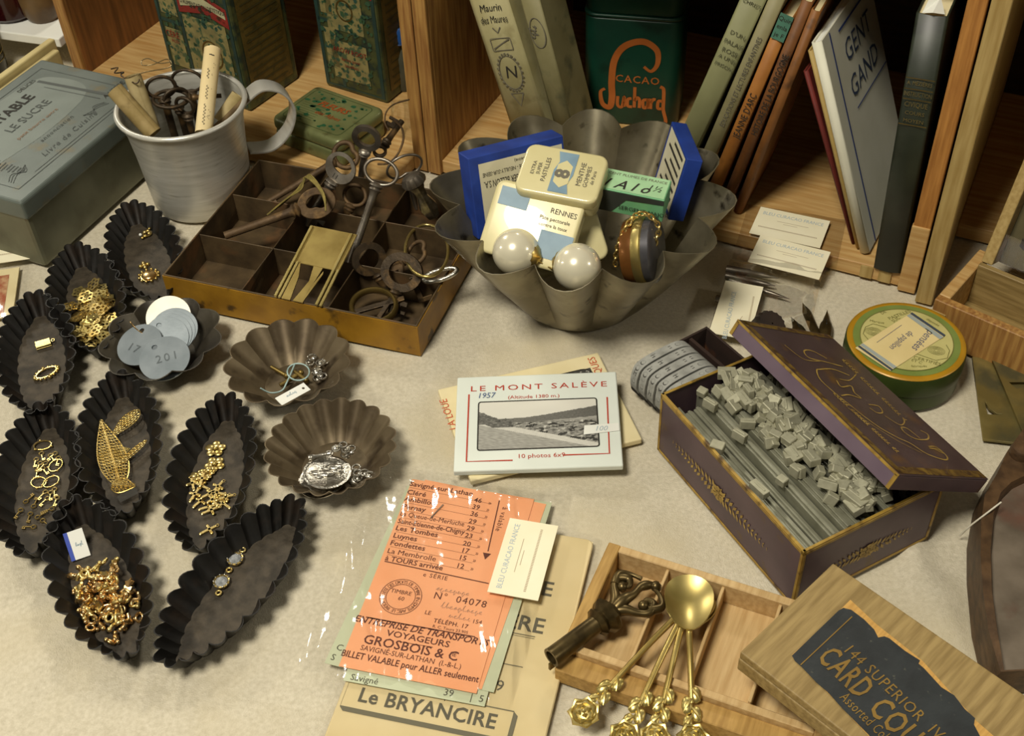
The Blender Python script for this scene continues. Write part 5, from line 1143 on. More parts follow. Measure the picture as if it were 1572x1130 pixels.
g3 = ticket('pale green bus ticket showing at the upper right behind the orange ones', om @ T(.0075, .0040, 0), .0700, .120, .0047, greenp, R(-1))
o2 = ticket('second orange bus ticket under the front one', om @ T(.0015, .0062, 0), .070, .118, .0050, orp, R(-2.6))
o1 = ticket('front orange bus ticket with number and stamp, uppermost in the clear bag', om, TW, TH2, .0055, orp)
lines([('39', .0052, .052, .0035), ('Savigné', .0048, .010, .0025), ('|  5', .0052, .066, .0035)], tk_gr, g2, T(0, 0, .0004)); lines([('C', .005, .004, .010), ('S', .005, .003, .004)], tk_gr, g1, T(0, 0, .0004))
OM = om @ T(0, 0, .0055)
def c5(x, y): return on(OM, 440 + x / 2.627, 700 + y / 2.627, .0003)
def c5a(s, x, y, size, k=None): lx, ly = c5(x, y); return (s, size, lx, ly, dict(k or {}))
LFT = {'align': 'LEFT', 'sx': .98, 'bold': .012}
rows = [('Savigné-sur-Lathan', 497, 112, '46', 772, 180), ('Cléré', 486, 145, '39', 764, 207), ('Ambillou', 477, 172, '36', 757, 235), ('Pernay', 467, 203, '29', 750, 265), ('La Queue-de-Merluche', 458, 232, '29', 742, 293), ('Saint-Etienne-de-Chigny', 449, 262, '23', 735, 323), ('Les Tombes', 440, 290, '20', 727, 355), ('Luynes', 430, 320, '17', 720, 383), ('Fondettes', 418, 350, '15', 710, 412), ('La Membrolle', 406, 382, '12', 700, 445)]
it = []
for (nm, x, y, no, x2, y2) in rows:
    it.append(c5a(nm, x, y, .0046, dict(LFT, sx=.84 if len(nm) > 18 else 1.05))); it.append(c5a(no, x2, y2, .0044, {'bold': .01})); it.append(c5a('»', x2 + 48, y2 + 10, .0035))
it += [c5a('à TOURS arrivée', 398, 412, .0046, LFT), c5a('e SÉRIE', 600, 487, .0036, {'sp': 1.2}), c5a('TIMBRE', 462, 550, .0034), c5a('60', 462, 576, .0034), c5a('N°  04078', 700, 582, .0058, {'sp': 1.15}), c5a('LE', 570, 633, .0034), c5a('TÉLÉPH. 17', 662, 677, .0034, {'sp': 1.1, 'bold': .01}), c5a('154', 768, 670, .0034), c5a('R. C. Tours 23.905', 660, 700, .0024),
       c5a('ENTREPRISE DE TRANSPORTS', 540, 705, .0054, {'shear': .25, 'bold': .015, 'sx': .98}), c5a('VOYAGEURS', 530, 738, .005, {'sx': 1.15, 'bold': .01}), c5a('GROSBOIS & C', 500, 775, .0074, {'bold': .01}), c5a('IE', 676, 803, .003), c5a('SAVIGNÉ-SUR-LATHAN  (I.-&-L.)', 500, 812, .0042, {'sx': .88}), c5a('BILLET VALABLE pour ALLER seulement', 495, 848, .0052, {'sx': .80, 'bold': .012})]
lx, ly = c5(866, 255); it.append(('à valable', .0042, lx, ly, {'rot': -R(90), 'sp': 1.15}))
lx, ly = c5(460, 568); txt = 'SOCIÉTÉ DES DROITS DE TIMBRE EN COMPTE AVEC LE TRÉSOR '
for k, ch_ in enumerate(txt):
    a = R(200) - 2 * PI * k / len(txt)
    if ch_ != ' ': it.append((ch_, .0026, lx + .0090 * math.cos(a), ly + .0090 * math.sin(a), {'rot': a - PI / 2}))
lines(it, tk_in, o1, T(0, 0, .0004))
q = MB(); 
for r_ in (.0108, .0076): q.strip(circ(lx, ly, r_, 40), .00032, 0, True)
q.strip([c5(395, 425), c5(815, 515)], .0006); q.strip([c5(320, 650), c5(760, 730)], .0006); q.strip([c5(858, 180), c5(812, 385)], .0006); a_ = c5(800, 418); q.flat([a_, (a_[0] - .0022, a_[1] + .0042), (a_[0] + .0022, a_[1] + .0042)]); q.strip([c5(460, 750), c5(590, 772)], .0003)
for (nm, x, y, no, x2, y2) in rows: q.strip([c5(x, y + 15), c5(x + 330, y + 82)], .00015)
q.build('printed_rules', tk_in, o1, T(0, 0, .0004))
q = MB(); rr = random.Random(8)
for (x, y, w) in ((600, 540, .018), (620, 610, .022), (650, 650, .012)): lx, ly = c5(x, y); scrib(q, lx, ly, w, .0035, 0, .00022, rr)
q.build('pencil_note', mat('pencil', 'b08a70', rough=.8), o1, T(0, 0, .00045))
q = MB(); sx_, sy_ = c5(582, 250); ex, ey = c5(632, 200); q.tube([(sx_, sy_, .0006), (ex, ey, .0012)], .00035, 6); lab(q.build('staple', W['steel'], o1, smooth=60), 'small bent staple')
bagp = [(607, 717), (459, 1016), (745, 1079), (866, 800)]
m = tm(459, 1016, .0068); m.translation.z = 0; bw, bh = on(m, 745, 1076, .0068)[0], on(m, 612, 712, .0068)[1]
def bagz(u, v):
    x, y = -.001 + (bw + .013) * u, -.002 + (bh + .002) * v; e = min(u, 1 - u, v, 1 - v); rz = mnoise.noise(V((x * 45, y * 30, 2)))
    z = .0073 + .0016 * rz + .0009 * (.5 - abs(mnoise.noise(V((x * 80 + y * 30, y * 35 - x * 20, 5))))) + .0014 * mnoise.noise(V((x * 150 + y * 45, y * 16 - x * 5, 4))) - .003 * (1 - min(1, e / .08)); return (x + .0015 * rz, y + .0012 * mnoise.noise(V((x * 60, y * 60, 7))), max(z, .0036))
q = MB(); q.grid(bagz, 100, 140); bag = q.build('ticket_bag', film('ticket_film', rough=.09, bump=.3, bscale=70, gl=.02), None, m, smooth=180); tag(bag, 'clear crinkled plastic bag around the orange and green bus tickets', 'plastic bag')
vcard('business_card', 'ivory business card lying upright on the orange ticket', .0092, (826, 923), (748, 909), (856, 808))
# ================================================================ TYPE BOX
BZ2 = .045; M, bw_, bd_ = fl((1234, 850), (1015, 606), BZ2, (1450, 742), zb=.0003)
# x runs along the long front-left side, y is negative towards the right rear
tb_ = thing('cigarette_tin', 'open purple tin box with gilt edges full of lead printing type', 'tin box', M); L_, D_ = bw_, abs(bd_)
pur = mat('purple_enamel', '5d4a50', '4d3c42', .42, .2, scale=30, c3='5a4428', scale3=70, lo3=.62, hi3=.75); gil_p = mat('gilt_paint', 'b3954a', '8f7334', .55, .1, scale=200); gil = mat('worn_gilt', 'b0903e', '86682a', .45, .3, scale=90, c3='4a3518', scale3=120); pur_in = mat('tin_inside', '6d6248', '4d4430', .5, .5, scale=50)
t_ = .0009
for x0, y0, x1, y1 in ((0, -t_, L_, 0), (0, -D_, L_, -D_ + t_), (0, -D_ + t_, t_, -t_), (L_ - t_, -D_ + t_, L_, -t_)):
    q = MB(); q.box((x0, y0, 0), (x1, y1, BZ2)); q.build('side_panel', pur, tb_, bevel=.0003, seg=1)
q = MB(); q.box((t_, -D_ + t_, 0), (L_ - t_, -t_, .001)); q.build('bottom_panel', pur_in, tb_)
def gedge(nm, pts):
    q = MB()
    for a, b2 in pts: q.box(tuple(min(x, y) for x, y in zip(a, b2)), tuple(max(x, y) for x, y in zip(a, b2)))
    return q.build(nm, gil, tb_, bevel=.0002, seg=1)
e = .0018; o_ = .00035
gedge('gilt_edging', [((0, o_, .0006), (L_, -.0001, .0026)), ((0, o_, BZ2 - .0022), (L_, -.0001, BZ2)), ((0, o_, 0.0006), (e, -.0001, BZ2)), ((L_ - e, o_, .0006), (L_, -.0001, BZ2))])
gedge('gilt_edging', [((-o_, -D_, .0006), (.0001, 0, .0026)), ((-o_, -D_, BZ2 - .0022), (.0001, 0, BZ2)), ((-o_, -D_, .0006), (.0001, -D_ + e, BZ2)), ((-o_, -e, .0006), (.0001, 0, BZ2))])
gedge('rolled_rim', [((0, -.0016, BZ2), (L_, .0002, BZ2 + .0008)), ((0, -D_, BZ2), (.0016, 0, BZ2 + .0008)), ((L_ - .0016, -D_, BZ2), (L_, 0, BZ2 + .0008)), ((0, -D_, BZ2), (L_, -D_ + .0016, BZ2 + .0008))])
def garland(cx, cz, ln, nm, F, k=13):
    q = MB(); rr = random.Random(k)
    for i in range(-k, k + 1):
        t = i / k; x = cx + t * ln; s = .0052 * (1 - abs(t)) ** .7 + .0014
        for sg_ in (-1, 1):
            a = sg_ * (.9 + .3 * rr.random()) + (PI if t < 0 else 0); q.flat([(x, cz), (x + s * .55 * math.cos(a - .35), cz + s * .55 * math.sin(a - .35)), (x + s * math.cos(a), cz + s * math.sin(a)), (x + s * .55 * math.cos(a + .35), cz + s * .55 * math.sin(a + .35))])
    for j in range(8): a = j * PI / 4; q.flat(circ(cx + .0034 * math.cos(a), cz + .0034 * math.sin(a), .0019, 8), .0001)
    q.flat(circ(cx, cz, .0014, 10), .0002); return q.build(nm, gil_p, tb_, F)
FA = Matrix(((-1, 0, 0, L_), (0, 0, 1, .0004), (0, 1, 0, 0), (0, 0, 0, 1)))     # front-left long side, seen from +y
garland(L_ * .46, BZ2 * .46, .042, 'gilt_garland', FA)
FB = Matrix(((0, 0, -1, -.0004), (-1, 0, 0, 0), (0, 1, 0, 0), (0, 0, 0, 1)))   # short end, seen from -x
garland(D_ * .50, BZ2 * .42, .028, 'gilt_garland', FB, 10)
# lead inside: long strips side by side, then loose blocks heaped on them
LG = 'lead printing type in the purple tin'
rr = random.Random(31); y = -.003; first = None; k = 0; names = ['first', 'second', 'third', 'fourth', 'fifth', 'sixth', 'seventh', 'eighth', 'ninth', 'tenth', 'eleventh', 'twelfth', 'thirteenth', 'fourteenth', 'fifteenth', 'sixteenth']
while y > -.062:
    wd = rr.choice([.003, .0045, .007, .0035, .0055]); ht = .034 + rr.uniform(-.002, .006)
    q = MB(); ln = L_ - .008 - rr.uniform(0, .01)
    if wd > .004: q.box((0, -wd, 0), (ln, 0, ht - .0012)); q.box((0, -wd * .7, ht - .0012), (ln, -wd * .3, ht))
    else: q.box((0, -wd, 0), (ln, 0, ht))
    o = q.build('type_strip', W['lead_strip'], None, M @ T(.004 + rr.uniform(0, .003), y, .0012), bevel=.0003, seg=1)
    tag(o, names[min(k, 15)] + ' long lead strip counted from the front wall of the purple tin', 'metal strip', LG); y -= wd + .0006; k += 1
blocks = []
for i in range(8):
    q = MB(); sx, sy, sz = [(.008, .006, .006), (.011, .007, .005), (.006, .005, .005), (.012, .005, .005), (.007, .0045, .007), (.010, .008, .004), (.005, .004, .004), (.009, .004, .006)][i]
    q.box((-sx / 2, -sy / 2, -sz / 2), (sx / 2, sy / 2, sz / 2))
    if i % 2: q.box((-sx * .35, -sy * .12, sz / 2 - .0001), (sx * .35, sy * .12, sz / 2 + .0005))
    q.v = [p * .9 for p in q.v]; blocks.append(q.build('type_block', W['lead'], bevel=.0004, seg=1))
def putb(i, M, label):
    o = blocks[i]
    if o.get('label'): o = o.copy(); COL.objects.link(o)
    o.matrix_basis = M; return tag(o, label, 'type block', LG)
for n_ in range(150):
    i = rr.randrange(8); t = rr.random(); x = .006 + (L_ - .014) * rr.random()
    yc = -.046 - .012 * (1 - x / L_) * 0; y = rr.gauss(-.045 + .006 * (x / L_ - .5) * 2, .0075); y = max(-.061, min(-.027, y))
    z = .0400 + .0062 * math.exp(-((y + .043) / .010) ** 2) * rr.random() + .0022
    putb(i, M @ T(x, y, z) @ RZ(rr.gauss(.0, .5) + (PI / 2 if rr.random() < .3 else 0)) @ RX(rr.gauss(0, .3)) @ RY(rr.gauss(0, .25)), ['short', 'long', 'small square', 'slim', 'upright', 'broad flat', 'tiny', 'narrow'][i] + ' lead type block ' + ('near the front end' if x < .04 else 'in the middle' if x < .085 else 'near the far end') + (' of the heap, on the strip side' if y > -.045 else ' of the heap, close to the lid'))
for (px, py, i, a, lb) in ((1165, 755, 3, .1, 'single lead block lying on the front strips of the tin, middle'), (1312, 770, 1, .15, 'largest lead block at the near right end of the heap'), (1101, 690, 0, .6, 'lead block on the rim side of the left strips'), (1135, 673, 7, .3, 'pale lead sliver on the second strip'), (1200, 742, 2, .2, 'small lead block between the middle strips'), (1078, 606, 2, .4, 'lead block by the left end of the tin, front'), (1115, 577, 1, 1.0, 'upright lead block at the far left end of the heap'), (1122, 582, 0, 1.2, 'second upright lead block at the far left end'), (1090, 625, 7, .3, 'lead sliver near the left end of the strips')):
    lx, ly = on(M, px, py, .0425); s = 1.35 if i == 1 and px > 1300 else 1
    putb(i, M @ T(lx, ly, .0425 + .002 * s) @ RZ(a) @ RX(rr.gauss(0, .12)) @ SC(s, s, s), lb)
q = MB()
for k in range(130):
    x, y = rr.uniform(.004, L_ - .006), rr.uniform(-D_ + .003, -.058); z = .032 + rr.uniform(-.003, .004); s = rr.uniform(.0012, .0026); q.box((x, y, z - .006), (x + s * 1.6, y + s, z))
o = q.build('loose_type', W['lead'], None, M); tag(o, 'mass of tiny lead type under the lid of the purple tin', 'type', None, 'stuff')
# the lid lying across
zL = .0765; a, b2 = P(1143, 499, zL), P(1378, 726, zL); u = (b2 - a).normalized()
d = CF * FPX + CR * (1515 - 786) - CU * (733 - 565); t = (b2 - CC).dot(u) / d.dot(u); c_ = CC + d * t
b2 = b2 + u * .0014; a = b2 - u * .1286; c_ = c_ + u * .0014; lm = frame(a, b2, a + (c_ - b2)); LL, LW = .1286, (c_ - b2).length
lw_ = min(LW, .092)
# local y points to the far side, z flips down: use -z as outside when needed
up = 1 if (lm.to_3x3() @ V((0, 0, 1))).z > 0 else -1
ld = thing('tin_lid', 'purple tin lid with gilt script lying crooked across the open box', 'lid', lm, None)
hh = .0095
q = MB(); q.box((0, 0, -.0009 if up > 0 else 0), (LL, lw_, 0 if up > 0 else .0009)); q.build('top_panel', mat('purple_lid', '4f3f42', '3f3034', .42, .25, scale=40, c3='6a4a22', scale3=45, lo3=.56, hi3=.72), ld, bevel=.0004, seg=1)
s0, s1 = (-hh, -.0009) if up > 0 else (.0009, hh)
for x0, y0, x1, y1, mm in ((0, 0, LL, .0009, 'f'), (0, lw_ - .0009, LL, lw_, 'b'), (0, .0009, .0009, lw_ - .0009, 'e'), (LL - .0009, .0009, LL, lw_ - .0009, 'e')):
    q = MB(); q.box((x0, y0, s0), (x1, y1, s1)); q.build('side_flange', mat('flange_purple', '6a5a66', '5d4d5a', .5, .1, scale=30) if mm == 'f' else pur, ld, bevel=.0003, seg=1)
q = MB(); zt = .0002 * up
zz = lambda: None
def tl(x, y): return on(lm, 1130 + x / 4.031, 490 + y / 4.031, 0)
def lstrip(pts, w): pp = bez([(*tl(*p), 0) for p in pts], 6); q.strip([(p.x, p.y) for p in pp], w)
lstrip([(560, 245), (470, 198), (420, 198), (450, 240), (560, 268), (660, 295)], .0009)
lstrip([(300, 160), (320, 178), (420, 250), (520, 262)], .0006)
lstrip([(700, 350), (600, 312), (520, 312), (498, 320), (520, 375), (600, 450), (700, 530), (800, 610), (900, 680), (1000, 735), (1080, 772), (1180, 835), (1290, 872), (1302, 850), (1240, 795), (1190, 790)], .0009)
lstrip([(620, 380), (650, 420), (710, 415), (730, 455), (770, 490), (700, 470), (650, 475)], .0009); lstrip([(740, 345), (700, 380), (640, 372)], .0007)
lstrip([(820, 530), (880, 540), (905, 578), (870, 580), (825, 550)], .0008); lstrip([(920, 600), (1010, 655), (1040, 640), (1030, 610)], .0007)
lstrip([(1140, 690), (1185, 715), (1182, 745), (1110, 742), (1045, 705), (1022, 672), (1060, 680), (1135, 738)], .0009); lstrip([(1195, 800), (1250, 808), (1282, 832), (1225, 805)], .0008)
lstrip([(690, 550), (840, 655), (1000, 755), (1150, 830)], .0004)
for (xa, ya, xb, yb, n_) in ((655, 255, 1050, 640, 21), (600, 462, 1000, 832, 22)):
    for i in range(n_):
        if i % 7 == 5: continue
        x, y = xa + (xb - xa) * i / n_, ya + (yb - ya) * i / n_; q.strip([tl(x, y), tl(x + 24, y + 4)], .0008); q.strip([tl(x + 6, y - 6), tl(x + 12, y + 14)], .0005)
q.build('gilt_script', gil_p, ld, T(0, 0, zt))
q = MB(); rr = random.Random(6)
for (x0, y0, x1, y1) in ((.001, .0008, LL - .001, .0052), (LL - .0062, .001, LL - .001, lw_ - .001), (.001, .001, .005, lw_ - .001)):
    q.rect(x0, y0, x1, y1)
q.build('gilt_border', mat('lid_border', '8a6f2c', '5d4520', .45, .4, scale=140, c3='4a3324', scale3=180, lo3=.5, hi3=.6), ld, T(0, 0, zt * .7))
q = MB()
for x0 in (0, LL - .0022): q.box((x0, -.0004, s0 + .0003), (x0 + .0022, .0002, s1))
q.box((0, -.0004, s1 - .0006 if up > 0 else s0), (LL, .0002, s1 + .0008 if up > 0 else s0 + .0006)); q.build('gilt_corner', gil, ld)
# ---- box of rubber stamps at the left end
A, B_, D_ = P(978, 556, .022), P(1085, 501, .026), P(1012, 610, .022)
sm = frame(A, B_, D_); sw = (B_ - A).length; 
m, sw, sd = fl((977, 556), (1085, 501), .024, (1130, 535), zb=.0003); 
sb = thing('rubber_type_box', 'small dark open box of rubber lettering strips beside the purple tin', 'box', m); dk = mat('dark_carton', '33221a', '22160f', .7, scale=60, c3='5a3418', scale3=60, lo3=.6, hi3=.8)
sw_, sdp = sw, .0445
for x0, y0, x1, y1 in ((0, -.0014, sw_, 0), (sw_ - .0014, -sdp, sw_, -.0014), (0, -sdp, sw_, -sdp + .0014)):
    q = MB(); q.box((x0, y0, 0), (x1, y1, .024)); q.build('side_panel', dk, sb, bevel=.0003, seg=1)
q = MB(); q.box((0, -sdp, 0), (sw_, 0, .0012)); q.build('bottom_panel', dk, sb)
q = MB(); q.box((sw_ * .72, -sdp + .0016, .012), (sw_ * .76, -.0016, .0225)); q.build('inner_ledge', dk, sb)
rub = mat('grey_rubber', 'a9a9a2', '8c8c86', .8, scale=150, bump=.2, bscale=300); rubd = mat('dark_rubber', '2b2826', '1f1d1b', .8, scale=100)
dv = -1
RB = ['rubber strip at the top of the box, next to the dark wall', 'second rubber lettering strip from the dark wall', 'third rubber lettering strip from the dark wall', 'fourth rubber lettering strip from the dark wall', 'fifth rubber lettering strip from the dark wall', 'rubber lettering strip nearest the purple tin']
for k in range(6):
    y = -.0026 - k * .0069; s = thing('rubber_strip', RB[k], 'rubber strip', m @ T(0, y, 0), 'rubber lettering strips in the dark box')
    def prof(dy):
        return [(.0005, dy, .004), (-.004 + .0006 * k, dy, .010), (-.0038 + .0006 * k, dy, .020), (.001, dy, .0258), (sw_ * .40, dy, .0268), (sw_ * .56, dy - .0008, .0255), (sw_ * .64, dy - .002, .0215)]
    pa, pb = bez(prof(0), 5), bez(prof(-.0056), 5); n_ = len(pa); q = MB(); dn = [V((0.0, 0, 0))] * n_
    q.add(pa + pb, [(i, i + 1, n_ + i + 1, n_ + i) for i in range(n_ - 1)]); q.build('rubber_face', rub, s, solid=.0016, smooth=40)
    q = MB(); q.add([p + V((.0004, 0, -.0024)) for p in pa] + [p + V((.0004, .0002, -.0024)) for p in pb], [(i, i + 1, n_ + i + 1, n_ + i) for i in range(n_ - 1)]); q.build('rubber_back', rubd, s, solid=.0016, smooth=40)
    rr = random.Random(40 + k); q = MB()
    for j in range(7):
        i0 = int(n_ * (.28 + .075 * j)); i0 = min(i0, n_ - 2); c0 = (pa[i0] + pb[i0]) / 2; ex = (pa[i0 + 1] - pa[i0]).normalized(); ey = (pb[i0] - pa[i0]).normalized(); ez = ex.cross(ey); ez = ez if ez.z > 0 else -ez
        mm = Matrix((ex, ey, ez)).transposed().to_4x4(); mm.translation = c0 + ez * .0011
        q.M = mm
        if rr.random() < .55: q.ring((0, 0, .0002), .0016, .00035, 12, 4, 1, .8)
        else: q.box((-.0018, -.0012, 0), (.0018, -.0007, .0005)); q.box((-.0018, .0005, 0), (.0010, .001, .0005)); q.box((-.0002, -.001, 0), (.0003, .001, .0005))
    q.build('raised_letters', mat('rubber_letters', '4d4b47', '3d3b38', .8, scale=60) if k == 0 else bpy.data.materials['rubber_letters'], s)
# ---- round tin
rt_ = thing('round_pastille_tin', 'round green tin with yellow rim and pale printed lid behind the purple tin', 'tin', T(.2325, .5185, .0003) @ RZ(-R(20))); r_ = .0347; tg1 = mat('moss_green_enamel', '3d4a1e', '303c18', .35, .2, scale=30)
q = MB(); q.lathe([(r_ - .0016, 0), (r_ - .0006, .001), (r_ - .0006, .0135)], 72); q.build('body', tg1, rt_, smooth=40)
q = MB(); q.lathe([(r_, .012), (r_ + .0002, .0135), (r_, .0235), (r_ - .0012, .0252), (r_ - .003, .0256)], 72); q.build('lid', tg1, rt_, smooth=40)
q = MB(); q.lathe([(r_ - .0006, .0249), (r_ - .0012, .0256), (r_ - .0040, .0259), (r_ - .0044, .0257)], 72, cap=False); q.build('yellow_rim', mat('mustard_enamel', 'b5871c', 'a67a18', .35, .1, scale=60), rt_, smooth=60)
q = MB(); q.flat(circ(0, 0, r_ - .004, 72), .0260); q.build('green_band', mat('sage_enamel', '7f8f4a', '748440', .35, .1, scale=60), rt_)
q = MB(); q.flat(circ(0, 0, r_ - .0082, 64), .0262); q.build('pale_panel', mat('straw_enamel', 'c6be7e', 'b8b070', .35, .05, scale=60), rt_)
LZ = .0264; TM_ = rt_.matrix_basis @ T(0, 0, LZ)
def c9(x, y): return on(TM_, 1280 + x / 5.65, 440 + y / 5.65)
q = MB(); q.strip(circ(0, 0, r_ - .0081, 64), .0005, 0, True)
q.strip([c9(*p) for p in ((460, 355), (340, 322), (275, 350), (255, 408), (298, 458))], .0004); q.strip([c9(*p) for p in ((725, 585), (885, 640), (985, 620), (1005, 555), (975, 505))], .0004)
for (x, y) in ((890, 555), (345, 390)):
    lx, ly = c9(x, y)
    for k in range(5): q.strip(circ(lx, ly, .0012 + .0009 * k, 20, 1, .75), .00022, 0, True)
q.build('printed_lines', mat('olive_ink', '6d6a34', rough=.6), rt_, T(0, 0, LZ))
la = lambda a, b2: math.atan2(c9(*b2)[1] - c9(*a)[1], c9(*b2)[0] - c9(*a)[0])
it = []
for s, p, z_, a, b2 in (('PASTILLES', (570, 245), .0036, (500, 290), (650, 235)), ('DE', (430, 225), .003, (400, 240), (460, 210)), ('SUC', (540, 285), .0034, (500, 320), (580, 270)), ('Marque', (375, 305), .0028, (330, 300), (420, 315)), ('CERTIFIÉS', (810, 645), .0036, (720, 615), (900, 665)), ('ET C', (720, 650), .003, (640, 620), (760, 660)), ('déposée', (860, 310), .0026, (800, 280), (960, 370)), ('fabriqués', (740, 690), .0024, (650, 690), (840, 690))):
    lx, ly = c9(*p); it.append((s, z_, lx, ly, {'rot': la(a, b2)}))
lines(it, bpy.data.materials['olive_ink'], rt_, T(0, 0, LZ))
q = MB(); q.flat([c9(185, 535), c9(680, 225), c9(970, 425), c9(490, 735)]); q.build('paper_label', mat('label_buff', 'dcc890', 'd2bd84', .7, scale=30), rt_, T(0, 0, LZ + .0003))
q = MB(); q.flat([c9(660, 240), c9(678, 228), c9(968, 425), c9(955, 440)]); q.flat([c9(205, 525), c9(222, 515), c9(512, 722), c9(495, 732)]); q.build('label_dark_line', mat('navy_line', '3a4450', rough=.6), rt_, T(0, 0, LZ + .0005))
q = MB(); q.flat([c9(632, 258), c9(658, 242), c9(950, 443), c9(918, 462)]); q.flat([c9(228, 512), c9(252, 497), c9(545, 700), c9(518, 718)]); q.build('label_grey_line', mat('grey_line', '98a09c', rough=.6), rt_, T(0, 0, LZ + .0005))
lines([('pensées', .0075, *c9(775, 470), {'rot': la((790, 400), (650, 550)), 'shear': .3, 'sx': .85}), ('de papillon', .0062, *c9(590, 470), {'rot': la((660, 400), (480, 540)), 'shear': .3, 'sx': .75})], mat('grey_hand', '5f6070', rough=.8), rt_, T(0, 0, LZ + .0005))
q = MB(); q.strip([c9(372, 490), c9(588, 338)], .0003); q.build('pencil_line', bpy.data.materials['grey_hand'], rt_, T(0, 0, LZ + .0005))
# ---- nib bags, their cards, nibs
def nib(label, tip, base, w, z=.002, m='bronze', kind=0, g='pen nibs between the bag and the round tin'):
    a, b2 = P(*tip, z), P(*base, z); mm = frame(b2, a, b2 + V((0, 0, 1)).cross(a - b2)); l = (a - b2).length; t = thing('pen_nib', label, 'pen nib', mm, g)
    def hw(s): return w * (.62 + .38 * math.sin(PI * min(1, s / .62) * .9)) * (1 if s < .55 else max(.02, 1 - (s - .55) / .45)) if kind == 0 else w * (.8 if s < .75 else max(.03, .8 * (1 - (s - .75) / .25)))
    q = MB(); q.grid(lambda u, v: (l * u, hw(u) * math.sin(PI * (v - .5)), hw(u) * .8 * math.cos(PI * (v - .5))), 18, 10); q.build('nib_blade', W[m], t, smooth=60, solid=.0003)
    if kind == 0:
        q = MB(); q.box((l * .45, -.0001, hw(.45) * .8), (l * .62, .0001, hw(.6) * .8 + .0003)); q.sph((l * .45, 0, hw(.45) * .8), .0005, 8, 6); q.build('slit', W['ink'], t)
    return t
nib('short broad dark pen nib, left of the three behind the lid', (1214, 486), (1236, 524), .0040)
nib('long slim pen nib standing in the middle of the three', (1232, 465), (1258, 525), .0036, kind=1)
nib('pointed pen nib with a slit, right of the three', (1270, 476), (1266, 525), .0042)
def pen(label, a, b2, r, z=.0028): 
    p, e = P(*a, z), P(*b2, z); d_ = e - p; q = MB(); q.tube([p, p + d_ * .45, p + d_ * .47, p + d_ * .7, e], [r, r, r * .8, r * .75, r * .12], 10); return tag(q.build('steel_nib', W['steel'], smooth=50), label, 'pen nib', 'steel nibs inside the clear bag')
pen('uppermost steel nib inside the clear bag', (1115, 413), (1195, 427), .0027, .0048); pen('second steel nib inside the clear bag', (1114, 423), (1190, 439), .0025); pen('third steel nib, longest, inside the clear bag', (1120, 430), (1212, 459), .0020); pen('steel nib peeking from under the upright card', (1099, 458), (1140, 468), .0024)
M, w_, d_ = fl((1090, 500), (1120, 400), .004, (1228, 440), zb=.0004); d_ = abs(d_)
q = MB(); q.grid(lambda u, v: (w_ * u * 1.05, -d_ * 1.25 * v, .0062 + .0012 * mnoise.noise(V((u * 5, v * 5, 1))) - .004 * (max(abs(u - .5), abs(v - .5)) * 2) ** 8), 30, 36)
tag(q.build('nib_bag', film('nib_film', bump=.5, bscale=60, gl=.06), None, M, smooth=180), 'clear plastic bag of steel nibs lying before the middle crate', 'plastic bag', 'clear nib bags')
M, w_, d_ = fl((1140, 395), (1160, 328), .0125, (1280, 352), zb=0); d_ = abs(d_)
q = MB(); q.grid(lambda u, v: (w_ * (-.1 + 1.25 * u), -d_ * (-.12 + 1.25 * v), .0138 + .0005 * mnoise.noise(V((u * 5, v * 5, 9)))), 24, 24)
tag(q.build('nib_bag', film('flat_film', bump=.3, bscale=60, gl=.04), None, M, smooth=180), 'empty clear bag under the cards at the front edge of the middle crate', 'plastic bag', 'clear nib bags')
vcard('business_card', 'ivory business card lying on the crate floor, farther of two', .0146, (1150, 358), (1168, 318), (1274, 341))
vcard('business_card', 'ivory business card at the crate edge, nearer of two', .0128, (1148, 402), (1167, 366), (1275, 391), tilt=R(6), dz=0)
c3_ = thing('business_card', 'ivory business card standing lengthwise behind the dark rubber box', 'card', Matrix(), "the seller's small printed cards")
mm = fl((1172, 441), (1140, 545), .0085, (1118, 430))[0]; hh_, ww_ = .0475, .0235
mm = frame(P(1172, 441, .0085), P(1144, 540, .0085), P(1118, 430, .0085))
q = MB(); q.box((0, 0, -.0002), (.052, .0245, .0002)); q.build('card_sheet', W['card'], c3_, mm)
mt = frame(P(1098, 520, .0085), P(1118, 430, .0085), P(1040, 500, .0085))
up_ = (mm.to_3x3() @ V((0, 0, 1))).z
lines([('BLEU CURACAO FRANCE', .0040, .0235, -.0055, {'sx': 1.0})], W['ink_blue'], c3_, mt @ T(0, 0, .0004))
q = MB()
for k in range(34): q.strip([(.004 + .0012 * k, -.018), (.0046 + .0012 * k, -.018)], .0011)
q.strip([(.016, -.011), (.024, -.0135)], .0003); q.build('small_print', bpy.data.materials['brown_print'], c3_, mt @ T(0, 0, .0004))
dr = thing('ribbed_knob', 'dark ribbed rubber wheel half hidden behind the purple lid', 'wheel', frame(P(1179, 503, .008), P(1179, 503, .008) + V((.3, -.35, .9)), P(1179, 503, .008) + V((1, .3, 0))))
q = MB(); q.M = RY(R(90)); q.lathe([(.0005, -.006), (.0085, -.006), (.0100, -.003), (.0100, .003), (.0085, .006), (.0005, .006)], 48, lambda a, i: 1 + .05 * math.cos(16 * a), cap=False); q.build('wheel', mat('dark_ribbed', '2d2018', '1e1610', .55, scale=50), dr, smooth=35)
# ================================================================ WOODEN SECTION TRAY
Z0 = .0175; M, tl_, td_ = fl((858, 1000), (935, 832), Z0, (1202, 906), zb=.0003); tdp = .128
